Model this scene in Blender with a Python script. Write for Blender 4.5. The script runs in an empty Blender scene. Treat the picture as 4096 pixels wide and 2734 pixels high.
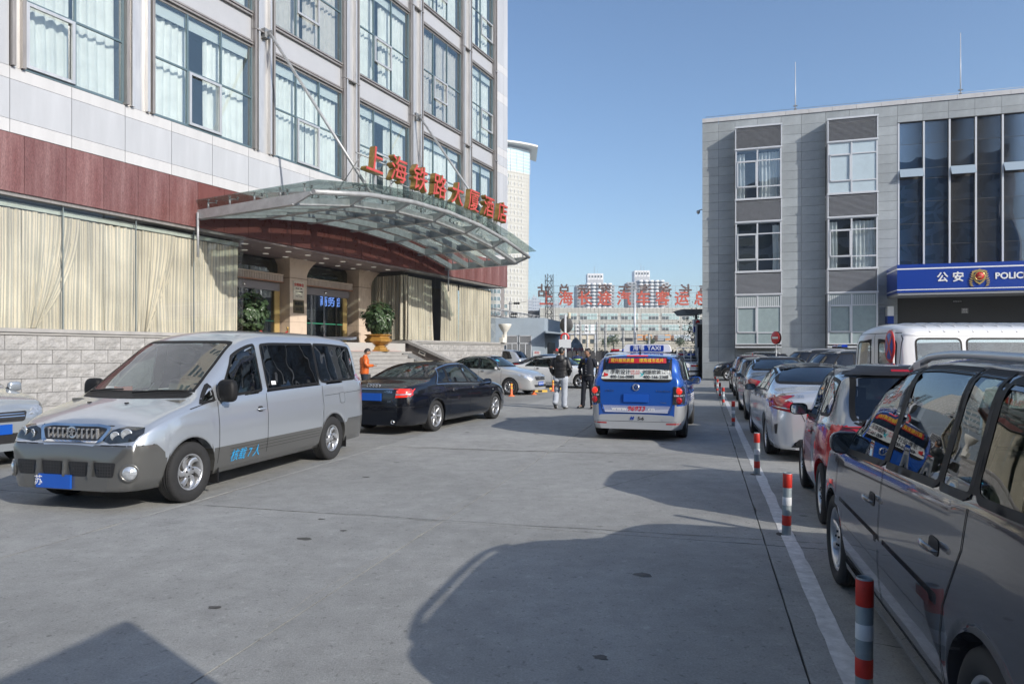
import bpy, bmesh, math, random
from mathutils import Vector, Matrix, noise
from mathutils.bvhtree import BVHTree
from mathutils.geometry import delaunay_2d_cdt
R = random.Random(7)
PI = math.pi
sc = bpy.context.scene
# ---------------------------------------------------------------- camera, sky, sun
cam = bpy.data.objects.new('camera', bpy.data.cameras.new('camera'))
sc.collection.objects.link(cam); sc.camera = cam
cam.location = (0, 0, 1.65); cam.rotation_euler = (math.radians(90), 0, 0)
cam.data.lens = 24.01; cam.data.sensor_width = 36; cam.data.shift_y = 0.01025
cam.data.clip_start = 0.1; cam.data.clip_end = 5000
SUN_AZ, SUN_EL = math.radians(131.8), math.radians(27)
w = bpy.data.worlds.new('World'); sc.world = w; w.use_nodes = True
nt = w.node_tree; bg = nt.nodes['Background']
sky = nt.nodes.new('ShaderNodeTexSky'); sky.sky_type = 'NISHITA'; sky.sun_disc = False
sky.sun_elevation = SUN_EL; sky.sun_rotation = SUN_AZ
sky.altitude = 0; sky.air_density = 1.0; sky.dust_density = 1.3; sky.ozone_density = 3.3
nt.links.new(sky.outputs[0], bg.inputs[0]); bg.inputs[1].default_value = 0.15
sl = bpy.data.lights.new('sun', 'SUN'); sl.energy = 3.6; sl.angle = math.radians(0.5); sl.color = (1.0, 0.94, 0.85)
sun = bpy.data.objects.new('sun', sl); sc.collection.objects.link(sun)
SD = Vector((math.sin(SUN_AZ)*math.cos(SUN_EL), math.cos(SUN_AZ)*math.cos(SUN_EL), math.sin(SUN_EL)))
sun.rotation_euler = SD.to_track_quat('Z', 'Y').to_euler()
sc.view_settings.view_transform = 'Standard'; sc.view_settings.look = 'None'
sc.view_settings.exposure = 0.32; sc.view_settings.gamma = 1.0
sc.view_settings.use_curve_mapping = False
sc.cycles.max_bounces = 8; sc.cycles.transparent_max_bounces = 24
sc.cycles.caustics_reflective = False; sc.cycles.caustics_refractive = False
sc.cycles.use_denoising = True
# ---------------------------------------------------------------- helpers
def link(o): sc.collection.objects.link(o); return o
def tag(o, label=None, cat=None, group=None, kind=None):
    for k, v in (('label', label), ('category', cat), ('group', group), ('kind', kind)):
        if v: o[k] = v
    return o
def empty(name, loc=(0, 0, 0), rz=0, label=None, cat=None, group=None, kind=None):
    o = bpy.data.objects.new(name, None); o.empty_display_size = .2
    link(o); o.location = loc; o.rotation_euler = (0, 0, rz)
    return tag(o, label, cat, group, kind)
class MB:
    def __init__(s): s.v = []; s.f = []; s.m = []; s.s = []
    def add(s, vs, fs, mi=0, sm=False):
        b = len(s.v); s.v += [tuple(p) for p in vs]
        for f in fs: s.f.append([b+i for i in f]); s.m.append(mi); s.s.append(sm)
        return s
    def box(s, x0, x1, y0, y1, z0, z1, mi=0):
        return s.add([(x0,y0,z0),(x1,y0,z0),(x1,y1,z0),(x0,y1,z0),(x0,y0,z1),(x1,y0,z1),(x1,y1,z1),(x0,y1,z1)],
            [(0,3,2,1),(4,5,6,7),(0,1,5,4),(1,2,6,5),(2,3,7,6),(3,0,4,7)], mi)
    def prism(s, poly, axis, a, b, mi=0, sm=False):
        n = len(poly)
        def P(p, c): return {'x': (c, p[0], p[1]), 'y': (p[0], c, p[1]), 'z': (p[0], p[1], c)}[axis]
        vs = [P(p, a) for p in poly]+[P(p, b) for p in poly]
        s.add(vs, [list(range(n))[::-1], list(range(n, 2*n))], mi)
        b0 = len(s.v)-2*n
        for i in range(n):
            s.f.append([b0+i, b0+(i+1) % n, b0+n+(i+1) % n, b0+n+i]); s.m.append(mi); s.s.append(sm)
        return s
    def tube(s, pts, r, seg=8, mi=0, caps=True):
        pts = [Vector(p) for p in pts]; n = len(pts)
        rr = r if isinstance(r, (list, tuple)) else [r]*n
        ring = []; b = len(s.v)
        for i, p in enumerate(pts):
            d = (pts[min(i+1, n-1)]-pts[max(i-1, 0)]).normalized()
            up = Vector((0, 0, 1)) if abs(d.z) < .95 else Vector((1, 0, 0))
            a = d.cross(up).normalized(); c = a.cross(d)
            for k in range(seg):
                t = 2*PI*k/seg; s.v.append(tuple(p+(a*math.cos(t)+c*math.sin(t))*rr[i]))
        for i in range(n-1):
            for k in range(seg):
                s.f.append([b+i*seg+k, b+i*seg+(k+1) % seg, b+(i+1)*seg+(k+1) % seg, b+(i+1)*seg+k]); s.m.append(mi); s.s.append(True)
        if caps:
            s.f.append([b+k for k in range(seg)][::-1]); s.m.append(mi); s.s.append(False)
            s.f.append([b+(n-1)*seg+k for k in range(seg)]); s.m.append(mi); s.s.append(False)
        return s
    def lathe(s, prof, c=(0, 0, 0), axis='z', seg=24, mi=0, sm=True):
        b = len(s.v); n = len(prof)
        for r, h in prof:
            for k in range(seg):
                t = 2*PI*k/seg; a, d = r*math.cos(t), r*math.sin(t)
                s.v.append({'z': (c[0]+a, c[1]+d, c[2]+h), 'y': (c[0]+a, c[1]+h, c[2]+d), 'x': (c[0]+h, c[1]+a, c[2]+d)}[axis])
        for i in range(n-1):
            for k in range(seg):
                s.f.append([b+i*seg+k, b+i*seg+(k+1) % seg, b+(i+1)*seg+(k+1) % seg, b+(i+1)*seg+k]); s.m.append(mi); s.s.append(sm)
        return s
    def grid(s, P, nu, nv, mi=0, sm=True):
        b = len(s.v)
        for i in range(nu+1):
            for j in range(nv+1): s.v.append(tuple(P(i/nu, j/nv)))
        for i in range(nu):
            for j in range(nv):
                q = b+i*(nv+1)+j; s.f.append([q, q+nv+1, q+nv+2, q+1]); s.m.append(mi); s.s.append(sm)
        return s
    def mesh(s, name, mats):
        me = bpy.data.meshes.new(name); me.from_pydata(s.v, [], s.f)
        for m in (mats if isinstance(mats, (list, tuple)) else [mats]): me.materials.append(m)
        me.polygons.foreach_set('material_index', s.m); me.polygons.foreach_set('use_smooth', s.s)
        me.update(); return me
    def build(s, name, mats, parent=None, loc=None, recalc=False):
        me = s.mesh(name, mats)
        if recalc:
            bm = bmesh.new(); bm.from_mesh(me); bmesh.ops.recalc_face_normals(bm, faces=bm.faces); bm.to_mesh(me); bm.free()
        return inst(me, name, parent, loc)
def inst(me, name, parent=None, loc=None, rot=None, scale=None):
    o = bpy.data.objects.new(name, me); link(o)
    if parent: o.parent = parent
    if loc: o.location = loc
    if rot: o.rotation_euler = rot
    if scale: o.scale = scale
    return o
def BX(name, x0, x1, y0, y1, z0, z1, m, parent=None): return MB().box(x0, x1, y0, y1, z0, z1).build(name, m, parent)
MC = {}
def mat(name, col, rough=.6, metal=0, var=0, vs=3.0, bump=0, bs=40, coat=0, spec=.5, col2=None, stretch=None, fine=0, emit=None, es=0, world=False, rand=0):
    if name in MC: return MC[name]
    m = bpy.data.materials.new(name); m.use_nodes = True; t = m.node_tree; p = t.nodes['Principled BSDF']; MC[name] = m
    p.inputs['Base Color'].default_value = (*col, 1); p.inputs['Roughness'].default_value = rough
    p.inputs['Metallic'].default_value = metal; p.inputs['Specular IOR Level'].default_value = spec
    if coat: p.inputs['Coat Weight'].default_value = coat; p.inputs['Coat Roughness'].default_value = .03
    if emit: p.inputs['Emission Color'].default_value = (*emit, 1); p.inputs['Emission Strength'].default_value = es
    N = t.nodes.new; L = t.links.new
    if var or bump or col2:
        tc = N('ShaderNodeTexCoord'); mp = N('ShaderNodeMapping')
        if world:
            ge = N('ShaderNodeNewGeometry'); L(ge.outputs['Position'], mp.inputs[0])
        else: L(tc.outputs['Object'], mp.inputs[0])
        if stretch: mp.inputs['Scale'].default_value = stretch
    if var or col2:
        n = N('ShaderNodeTexNoise'); n.inputs['Scale'].default_value = vs; n.inputs['Detail'].default_value = 8; n.inputs['Roughness'].default_value = .65
        L(mp.outputs[0], n.inputs[0])
        cr = N('ShaderNodeValToRGB'); cr.color_ramp.elements[0].position = .3; cr.color_ramp.elements[1].position = .7
        c2 = col2 or [min(1, c*(1+var)) for c in col]; c1 = col if col2 else [c*(1-var) for c in col]
        cr.color_ramp.elements[0].color = (*c1, 1); cr.color_ramp.elements[1].color = (*c2, 1)
        L(n.outputs[0], cr.inputs[0]); out = cr.outputs[0]
        if fine:
            n2 = N('ShaderNodeTexNoise'); n2.inputs['Scale'].default_value = bs*3; n2.inputs['Detail'].default_value = 4
            L(mp.outputs[0], n2.inputs[0])
            mr = N('ShaderNodeMapRange'); mr.inputs[1].default_value = .3; mr.inputs[2].default_value = .7
            mr.inputs[3].default_value = 1-fine; mr.inputs[4].default_value = 1+fine; L(n2.outputs[0], mr.inputs[0])
            mx = N('ShaderNodeMix'); mx.data_type = 'RGBA'; mx.blend_type = 'MULTIPLY'; mx.inputs[0].default_value = 1
            L(out, mx.inputs[6]); L(mr.outputs[0], mx.inputs[7]); out = mx.outputs[2]
        L(out, p.inputs['Base Color'])
        rr = N('ShaderNodeMapRange'); rr.inputs[3].default_value = max(0, rough-.12*bool(rough > .2)); rr.inputs[4].default_value = min(1, rough+.1*bool(rough > .2))
        L(n.outputs[0], rr.inputs[0]); L(rr.outputs[0], p.inputs['Roughness'])
    if rand:
        oi = N('ShaderNodeObjectInfo'); rm = N('ShaderNodeMapRange'); rm.inputs[3].default_value = 1-rand; rm.inputs[4].default_value = 1+rand; L(oi.outputs['Random'], rm.inputs[0])
        m3 = N('ShaderNodeMix'); m3.data_type = 'RGBA'; m3.blend_type = 'MULTIPLY'; m3.inputs[0].default_value = 1; m3.inputs[6].default_value = (*col, 1)
        if var or col2: L(out, m3.inputs[6])
        L(rm.outputs[0], m3.inputs[7]); L(m3.outputs[2], p.inputs['Base Color'])
    if bump:
        nb = N('ShaderNodeTexNoise'); nb.inputs['Scale'].default_value = bs; nb.inputs['Detail'].default_value = 6
        L(mp.outputs[0], nb.inputs[0]); bn = N('ShaderNodeBump'); bn.inputs['Strength'].default_value = bump; bn.inputs['Distance'].default_value = .02
        L(nb.outputs[0], bn.inputs['Height']); L(bn.outputs[0], p.inputs['Normal'])
    return m
def glass(name, tint, refl=.06, rough=.0, wav=0, ws=1.5, mixmax=1.0, body=None, bw=0):
    if name in MC: return MC[name]
    m = bpy.data.materials.new(name); m.use_nodes = True; MC[name] = m; t = m.node_tree; t.nodes.clear(); N = t.nodes.new; L = t.links.new
    o = N('ShaderNodeOutputMaterial'); mix = N('ShaderNodeMixShader'); tr = N('ShaderNodeBsdfTransparent'); gl = N('ShaderNodeBsdfGlossy')
    tr.inputs[0].default_value = (*tint, 1); gl.inputs['Roughness'].default_value = rough; gl.inputs[0].default_value = (.95, .97, 1, 1)
    fw = N('ShaderNodeLayerWeight'); fw.inputs[0].default_value = .5
    lw = N('ShaderNodeMath'); lw.operation = 'POWER'; lw.inputs[1].default_value = 4; L(fw.outputs['Facing'], lw.inputs[0])
    mr = N('ShaderNodeMapRange'); mr.inputs[1].default_value = 0; mr.inputs[2].default_value = 1; mr.inputs[3].default_value = refl; mr.inputs[4].default_value = mixmax
    L(lw.outputs[0], mr.inputs[0]); L(mr.outputs[0], mix.inputs[0]); first = tr.outputs[0]
    if body:
        d = N('ShaderNodeBsdfDiffuse'); d.inputs[0].default_value = (*body, 1); m2 = N('ShaderNodeMixShader'); m2.inputs[0].default_value = bw
        L(tr.outputs[0], m2.inputs[1]); L(d.outputs[0], m2.inputs[2]); first = m2.outputs[0]
    L(first, mix.inputs[1]); L(gl.outputs[0], mix.inputs[2]); L(mix.outputs[0], o.inputs[0])
    if wav:
        ge = N('ShaderNodeNewGeometry'); n = N('ShaderNodeTexNoise'); n.inputs['Scale'].default_value = ws; n.inputs['Detail'].default_value = 1
        L(ge.outputs['Position'], n.inputs[0]); b = N('ShaderNodeBump'); b.inputs['Strength'].default_value = wav; b.inputs['Distance'].default_value = .05
        L(n.outputs[0], b.inputs['Height']); L(b.outputs[0], gl.inputs['Normal'])
    return m
_font = None
def text_mesh(s, size=1, ext=0, off=0, align='CENTER', shear=0, bev=0, res=3):
    cu = bpy.data.curves.new('lettering', 'FONT'); cu.body = s; cu.size = size; cu.extrude = ext; cu.align_x = align; cu.align_y = 'CENTER'
    cu.shear = shear; cu.bevel_depth = bev; cu.resolution_u = res
    o = bpy.data.objects.new('t', cu); link(o); dg = bpy.context.evaluated_depsgraph_get()
    me = bpy.data.meshes.new_from_object(o.evaluated_get(dg)); bpy.data.objects.remove(o); me.name = 'lettering'
    if off > 0:      # heavier strokes: shifted copies, each a hair deeper
        bm = bmesh.new()
        for k, (dx, dy) in enumerate(((0, 0), (1, 0), (-1, 0), (0, 1), (0, -1))):
            t = me.copy(); t.transform(Matrix.Translation((dx*off, dy*off, -k*max(.0006, off*.03)))); bm.from_mesh(t); bpy.data.meshes.remove(t)
        bm.to_mesh(me); bm.free()
    return me
def text(s, size, m, parent, loc, rot=(PI/2, 0, 0), ext=.005, off=0, align='CENTER', name='lettering', shear=0, sx=1, side=None):
    me = text_mesh(s, size, ext, off, align, shear); me.materials.clear(); me.materials.append(m)
    if side:
        me.materials.append(side)
        for p in me.polygons: p.material_index = 0 if p.normal.z > .7 else 1
    return inst(me, name, parent, loc, rot, (sx, 1, 1))
def jag(rr, a): return rr.uniform(-a, a)
# ---------------------------------------------------------------- materials
def concrete_mat():
    m = bpy.data.materials.new('worn_concrete'); m.use_nodes = True; t = m.node_tree; p = t.nodes['Principled BSDF']; N = t.nodes.new; L = t.links.new
    ge = N('ShaderNodeNewGeometry'); oi = N('ShaderNodeObjectInfo')
    def noi(sc_, det=8, r=.6):
        n = N('ShaderNodeTexNoise'); n.inputs['Scale'].default_value = sc_; n.inputs['Detail'].default_value = det; n.inputs['Roughness'].default_value = r
        L(ge.outputs['Position'], n.inputs[0]); return n.outputs[0]
    def rng(x, a, b, c, d):
        r = N('ShaderNodeMapRange'); r.inputs[1].default_value = a; r.inputs[2].default_value = b; r.inputs[3].default_value = c; r.inputs[4].default_value = d; L(x, r.inputs[0]); return r.outputs[0]
    def mul(a, b):
        x = N('ShaderNodeMath'); x.operation = 'MULTIPLY'; L(a, x.inputs[0]); L(b, x.inputs[1]); return x.outputs[0]
    f = mul(mul(rng(noi(.35), .3, .7, .80, 1.13), rng(noi(4, 10, .7), .3, .7, .84, 1.13)), mul(rng(noi(75, 5, .75), .3, .7, .78, 1.2), rng(oi.outputs['Random'], 0, 1, .88, 1.08)))
    vo = N('ShaderNodeTexVoronoi'); vo.inputs['Scale'].default_value = .9; vo.inputs['Randomness'].default_value = 1; L(ge.outputs['Position'], vo.inputs[0])
    sp = rng(vo.outputs['Distance'], .03, .05, .6, 1)       # oil drops
    v2 = N('ShaderNodeTexVoronoi'); v2.inputs['Scale'].default_value = 3.1; L(ge.outputs['Position'], v2.inputs[0]); sp2 = rng(v2.outputs['Distance'], .03, .06, .62, 1)
    f = mul(f, mul(sp, sp2)); f = mul(f, rng(noi(1.3, 12, .75), .6, .72, 1, .74)); f = mul(f, mul(rng(noi(21, 4, .6), .60, .68, 1, .68), rng(noi(13, 5, .6), .60, .70, 1, 1.2))); f = mul(f, rng(noi(6, 6, .7), .62, .7, 1, .8))
    cc = N('ShaderNodeCombineColor'); s1 = N('ShaderNodeMath'); s1.operation = 'MULTIPLY'; s1.inputs[1].default_value = .318; L(f, s1.inputs[0])
    s2 = N('ShaderNodeMath'); s2.operation = 'MULTIPLY'; s2.inputs[1].default_value = .32; L(f, s2.inputs[0])
    s3 = N('ShaderNodeMath'); s3.operation = 'MULTIPLY'; s3.inputs[1].default_value = .311; L(f, s3.inputs[0])
    L(s1.outputs[0], cc.inputs[0]); L(s2.outputs[0], cc.inputs[1]); L(s3.outputs[0], cc.inputs[2]); L(cc.outputs[0], p.inputs['Base Color'])
    p.inputs['Roughness'].default_value = .82; p.inputs['Specular IOR Level'].default_value = .3
    b = N('ShaderNodeBump'); b.inputs['Strength'].default_value = .6; b.inputs['Distance'].default_value = .012; L(noi(60, 8, .8), b.inputs['Height']); L(b.outputs[0], p.inputs['Normal'])
    return m
M_conc = concrete_mat()
M_dark = mat('joint_dirt', (.045, .043, .04), .9, var=.4, vs=20)
M_line = mat('worn_road_paint', (.42, .42, .42), .7, col2=(.72, .72, .72), vs=11, bump=.1, bs=60)
M_stone = mat('rough_granite_block', (.25, .245, .24), .85, col2=(.43, .42, .415), vs=2.2, bump=.9, bs=11, fine=.12, rand=.08)
M_stone_s = mat('dressed_granite', (.36, .35, .34), .7, var=.16, vs=2.5, bump=.2, bs=60, fine=.1)
M_step = mat('step_granite', (.32, .31, .3), .6, var=.14, vs=3, bump=.1, bs=70, fine=.1)
M_red = mat('polished_red_granite', (.12, .036, .032), .25, col2=(.23, .125, .12), vs=1.7, fine=.4, bs=30, stretch=(1.6, 1, .16), bump=.03, rand=.1)
M_mortar = mat('pale_mortar', (.42, .41, .39), .9)
M_white = mat('white_facade_panel', (.44, .455, .485), .38, var=.1, vs=.9, stretch=(1.5, 1, .25), rand=.03)
M_white2 = mat('bright_facade_strip', (.53, .53, .54), .4, var=.07, vs=1.2, stretch=(2, 1, .3), rand=.03)
M_span = mat('grey_spandrel_panel', (.41, .42, .445), .35, var=.04, vs=1)
M_alu = mat('brushed_aluminium', (.62, .61, .6), .33, .55, var=.12, vs=1.5, stretch=(6, 6, .5), bump=.08, bs=3)
M_fin = mat('bronze_grey_mullion', (.3, .28, .27), .45, .35, var=.2, vs=3, stretch=(4, 4, .4))
M_black = mat('black_gasket', (.02, .02, .022), .5)
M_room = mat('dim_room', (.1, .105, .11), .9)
M_steel = mat('painted_steel', (.4, .41, .42), .42, .25, var=.2, vs=4, bump=.05, bs=20)
M_steel_d = mat('galvanised_steel', (.3, .31, .32), .45, .4, var=.3, vs=5)
M_chrome = mat('polished_metal', (.75, .75, .76), .1, 1.0)
M_gold = mat('gilded_metal', (.42, .27, .09), .35, .75, var=.25, vs=8)
M_brass = mat('polished_brass', (.75, .5, .18), .2, 1.0)
M_signred = mat('faded_red_acrylic', (.5, .075, .07), .4, var=.4, vs=2.5)
G_win = glass('window_glass', (.945, .975, .975), .1, wav=.06, ws=.8, body=(.2, .33, .36), bw=.04, mixmax=.8)
G_shop = glass('shop_glass', (.98, .98, .975), .03, wav=.03, ws=.6, mixmax=.7)
G_door = glass('dark_door_glass', (.55, .6, .6), .09)
G_can = glass('canopy_glass', (.8, .87, .85), .05, body=(.45, .55, .52), bw=.14, mixmax=.7)
M_curt = mat('sheer_white_curtain', (.8, .8, .77), .9, var=.12, vs=1.4, rand=.1)
def curtain_mat():
    m = mat('striped_drape', (.8, .78, .6), .85); t = m.node_tree; p = t.nodes['Principled BSDF']; N = t.nodes.new; L = t.links.new
    at = N('ShaderNodeAttribute'); at.attribute_name = 'UVMap'; at.attribute_type = 'GEOMETRY'
    wv = N('ShaderNodeTexWave'); wv.inputs['Scale'].default_value = 4.6; wv.bands_direction = 'X'; wv.inputs['Distortion'].default_value = .35; wv.inputs['Detail'].default_value = 1
    L(at.outputs['Vector'], wv.inputs[0]); cr = N('ShaderNodeValToRGB'); cr.color_ramp.elements[0].position = .4; cr.color_ramp.elements[1].position = .62
    cr.color_ramp.elements[0].color = (.42, .41, .355, 1); cr.color_ramp.elements[1].color = (.64, .59, .475, 1)
    n = N('ShaderNodeTexNoise'); n.inputs['Scale'].default_value = .9; L(at.outputs['Vector'], n.inputs[0])
    mr = N('ShaderNodeMapRange'); mr.inputs[1].default_value = .35; mr.inputs[2].default_value = .65; mr.inputs[3].default_value = .8; mr.inputs[4].default_value = 1.08
    mx = N('ShaderNodeMix'); mx.data_type = 'RGBA'; mx.blend_type = 'MULTIPLY'; mx.inputs[0].default_value = 1
    L(n.outputs[0], mr.inputs[0]); L(wv.outputs[0], cr.inputs[0]); L(cr.outputs[0], mx.inputs[6]); L(mr.outputs[0], mx.inputs[7]); L(mx.outputs[2], p.inputs['Base Color'])
    p.inputs['Specular IOR Level'].default_value = .15
    return m
M_drape = curtain_mat()
M_greystone = mat('grey_stone_cladding', (.325, .355, .375), .55, var=.2, vs=.9, fine=.16, bs=25, bump=.06, rand=.09, stretch=(1, 1, .5))
M_frame = mat('pale_window_frame', (.62, .64, .67), .4, .2)
M_louv = mat('grey_louvre', (.36, .375, .41), .5, .1)
M_blue = mat('police_blue_panel', (.008, .045, .3), .3, coat=.3)
M_wht = mat('white_paint', (.8, .8, .8), .4)
M_redp = mat('red_paint', (.55, .02, .02), .4)
M_leaf = mat('glossy_leaf', (.022, .05, .02), .35, col2=(.075, .12, .05), vs=9)
M_leafd = mat('dark_hedge_leaf', (.02, .045, .015), .5, col2=(.05, .09, .03), vs=6)
M_bark = mat('brown_bark', (.1, .07, .05), .9, var=.3, vs=9)
M_beige = mat('beige_facade_tile', (.47, .465, .43), .6, var=.05, vs=.2)
M_lcd = mat('lit_led_sign', (.1, .2, .6), .5, emit=(.25, .4, 1), es=2.2)
M_lamp = mat('downlight_lens', (.9, .9, .85), .4, emit=(1, .93, .8), es=.15)
# ---------------------------------------------------------------- ground
CA, SA = math.cos(math.radians(15.7)), math.sin(math.radians(15.7))
def qs(q, s): return (q*CA+s*SA, -q*SA+s*CA)      # lateral q, forward s along the parking lane
gnd = MB().add([(-2500, -2500, -.07), (2500, -2500, -.07), (2500, 2500, -.07), (-2500, 2500, -.07)], [(0, 1, 2, 3)]).build('ground', mat('ground_earth', (.12, .115, .11), .9, var=.2, vs=.05))
tag(gnd, kind='structure')
pav = empty('pavement', (0, 0, 0), -math.radians(15.7), kind='structure')
SW, SL = 2.97, 4.86
bed = BX('joint_bed', -33, 33, -12, 66, -.06, -.016, M_dark, pav)
slabs = []
for k in range(5):
    rr = random.Random(k); pts = []; g = .004
    def edge(a, b, n, nx, ny):
        for i in range(n):
            t = i/n; d = rr.uniform(0, .004)+(.015 if rr.random() < .04 else 0)
            pts.append((a[0]+(b[0]-a[0])*t+nx*d, a[1]+(b[1]-a[1])*t+ny*d))
    edge((g, g), (SW-g, g), 18, 0, 1); edge((SW-g, g), (SW-g, SL-g), 28, -1, 0); edge((SW-g, SL-g), (g, SL-g), 18, 0, -1); edge((g, SL-g), (g, g), 28, 1, 0)
    slabs.append(MB().prism(pts, 'z', -.05, 0).mesh('slab', M_conc))
for i in range(-9, 9):
    for j in range(-3, 11):
        if i*SW > 24: continue
        inst(slabs[R.randrange(5)], 'slab', pav, (.51+i*SW, 6.23+j*SL, R.uniform(-.0012, .0012)))
apron = MB().add([(-900, 66, -.02), (900, 66, -.02), (900, 1500, -.02), (-900, 1500, -.02)], [(0, 1, 2, 3)]).build('road', M_conc)
apron.rotation_euler = (0, 0, -math.radians(15.7)); tag(apron, kind='structure')
# painted parking line
mb = MB(); rr = random.Random(3); n = 220; s0, s1 = 1.0, 41
for i in range(n+1):
    s = s0+(s1-s0)*i/n; a = .665+rr.uniform(-.006, .006); b = .785+rr.uniform(-.008, .006)
    for q in (a, b): x, y = qs(q, s); mb.v.append((x, y, .004))
for i in range(n): mb.f.append([2*i, 2*i+1, 2*i+3, 2*i+2]); mb.m.append(0); mb.s.append(False)
tag(mb.build('road_marking', M_line), kind='structure')
# cracks, crumbled joint edges, tyre marks
M_crumb = mat('pale_crumbled_concrete', (.3, .29, .27), .95, var=.3, vs=30)
def crack(a, b, w_, seed, m, nm, amp=.05, br=0):
    rr = random.Random(seed); mb = MB(); n = int(math.hypot(b[0]-a[0], b[1]-a[1])/.05); d = Vector((b[0]-a[0], b[1]-a[1], 0)).normalized(); nv = Vector((-d.y, d.x, 0))
    for i in range(n+1):
        c = Vector((a[0], a[1], 0)).lerp(Vector((b[0], b[1], 0)), i/n)+nv*amp*(noise.noise(Vector((i*.06, seed, 0)))+.5*noise.noise(Vector((i*.3, seed, 3))))*min(1, 4*min(i/n, 1-i/n)+.2)
        ww = w_*rr.uniform(.15, 1)*(1 if not br else max(.1, .5+1.2*noise.noise(Vector((i*.05, seed, 7)))))
        for s_ in (1, -1): p = c+nv*ww*s_/2; mb.v.append((p.x, p.y, .0028 if m is M_crumb else .0045))
    for i in range(n): mb.f.append([2*i, 2*i+1, 2*i+3, 2*i+2]); mb.m.append(0); mb.s.append(False)
    mb.build(nm, m, pav)
def LQ(X_, Y_): return (X_*CA-Y_*SA, X_*SA+Y_*CA)
for k, (a, b, w_, m) in enumerate([((-2.88, 12.05), (3.24, 10.89), .07, M_crumb), ((-1.2, 11.7), (2.2, 11.1), .03, M_dark), ((-4.4, 4.6), (-2.2, 11.6), .06, M_crumb), ((-1.69, 3.4), (.68, 11.9), .022, M_crumb), ((-3.5, 7.4), (2.7, 5.9), .012, M_dark), ((1.0, 8.2), (2.3, 9.6), .012, M_dark), ((4.6, 8.6), (6.2, 7.2), .015, M_dark), ((2.0, 3.9), (3.4, 3.2), .012, M_dark), ((-.3, 22), (1.8, 19), .05, M_crumb), ((-1.4, 19.5), (1.2, 24), .03, M_crumb)]):
    crack(LQ(*a), LQ(*b), w_, 70+k, m, 'crumbled_joint' if m is M_crumb else 'crack', br=m is M_crumb)
M_tyre = mat('faint_tyre_mark', (.13, .128, .122), .85, var=.3, vs=14); M_stain = mat('old_oil_stain', (.075, .072, .068), .7, var=.5, vs=9)
rr = random.Random(12)
for k in range(22):
    x, y = rr.uniform(-5, 3.6), rr.uniform(2.8, 20); q_, s_ = LQ(x, y); r = rr.uniform(.012, .05); mb = MB(); n = 11
    mb.add([(q_, s_, .0035)]+[(q_+r*rr.uniform(.6, 1.3)*math.cos(2*PI*i/n)*1.5, s_+r*rr.uniform(.6, 1.2)*math.sin(2*PI*i/n), .0035) for i in range(n)], [(0, 1+i, 1+(i+1) % n) for i in range(n)]); mb.build('oil_spot', M_stain, pav)
# ---------------------------------------------------------------- hotel
HA = math.radians(25.89)
hot = empty('hotel_building', (-12.835, 18.475, 0), PI/2-HA, 'hotel with red granite band, white panels and tall curtained windows behind the glass canopy', 'hotel')
def HB(name, t0, t1, n0, n1, z0, z1, m, par=None): return MB().box(t0, t1, -n1, -n0, z0, z1).build(name, m, par or hot)
def H2W(t, n, z): return hot.matrix_basis @ Vector((t, -n, z))
TL = -9.0
# core volumes
HB('core_wall', TL, 28.4, -14, -.45, 5.9, 9.1, M_room)
# stone base
sbs = []
for k in range(4):
    rr = random.Random(40+k); mb = MB(); W_, H_ = .775, .375
    def P(u, v, k=k):
        x = u*W_; z = v*H_; e = min(x, W_-x, z, H_-z)
        d = .045*min(1, max(0, (e-.03)/.05))*(.55+.9*noise.noise(Vector((x*5+k*9, z*6, k))))+(.012*noise.noise(Vector((x*22, z*22, k))) if e > .03 else 0)
        return (x, -max(0, d)-.01, z)
    mb.grid(P, 16, 9, sm=False)
    mb.add([(0, .3, 0), (W_, .3, 0), (W_, .3, H_), (0, .3, H_), (0, -.01, 0), (W_, -.01, 0), (W_, -.01, H_), (0, -.01, H_)], [(4, 5, 1, 0), (5, 6, 2, 1), (6, 7, 3, 2), (7, 4, 0, 3)])
    sbs.append(mb.mesh('stone_block', M_stone))
HB('plinth_core', TL, 17.3, -6, -.05, 0, 2.1, M_mortar); HB('plinth_core', 17.65, 28.38, -6, -.25, 0, 2.1, M_mortar)
for row in range(5):
    z = .18+.388*row
    t = -8.7+(.395 if row % 2 else 0)
    while t < 28.3:
        if t < 7.2 or t > 17.9:
            o = inst(sbs[R.randrange(4)], 'stone_block', hot, (t, 0 if t < 15 else .16, z))
            if t > 27.7: o.scale = ((28.36-t)/.775, 1, 1)
        t += .79
HB('plinth_course', TL, 8, -.3, .03, 0, .17, M_stone_s); HB('plinth_course', 17.7, 28.42, -.3, -.12, 0, .17, M_stone_s)
for a, b, e in ((TL, 7.4, .0), (17.9, 28.75, -.14)):
    HB('ledge', a, b, -.5, .05+e, 2.12, 2.19, M_stone_s); HB('ledge', a, b, -.5, .10+e, 2.192, 2.29, M_stone_s)
# side wall of plinth end
HB('plinth_end', 28.39, 28.5, -5, -.13, 0, 2.1, M_stone_s)
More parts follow.
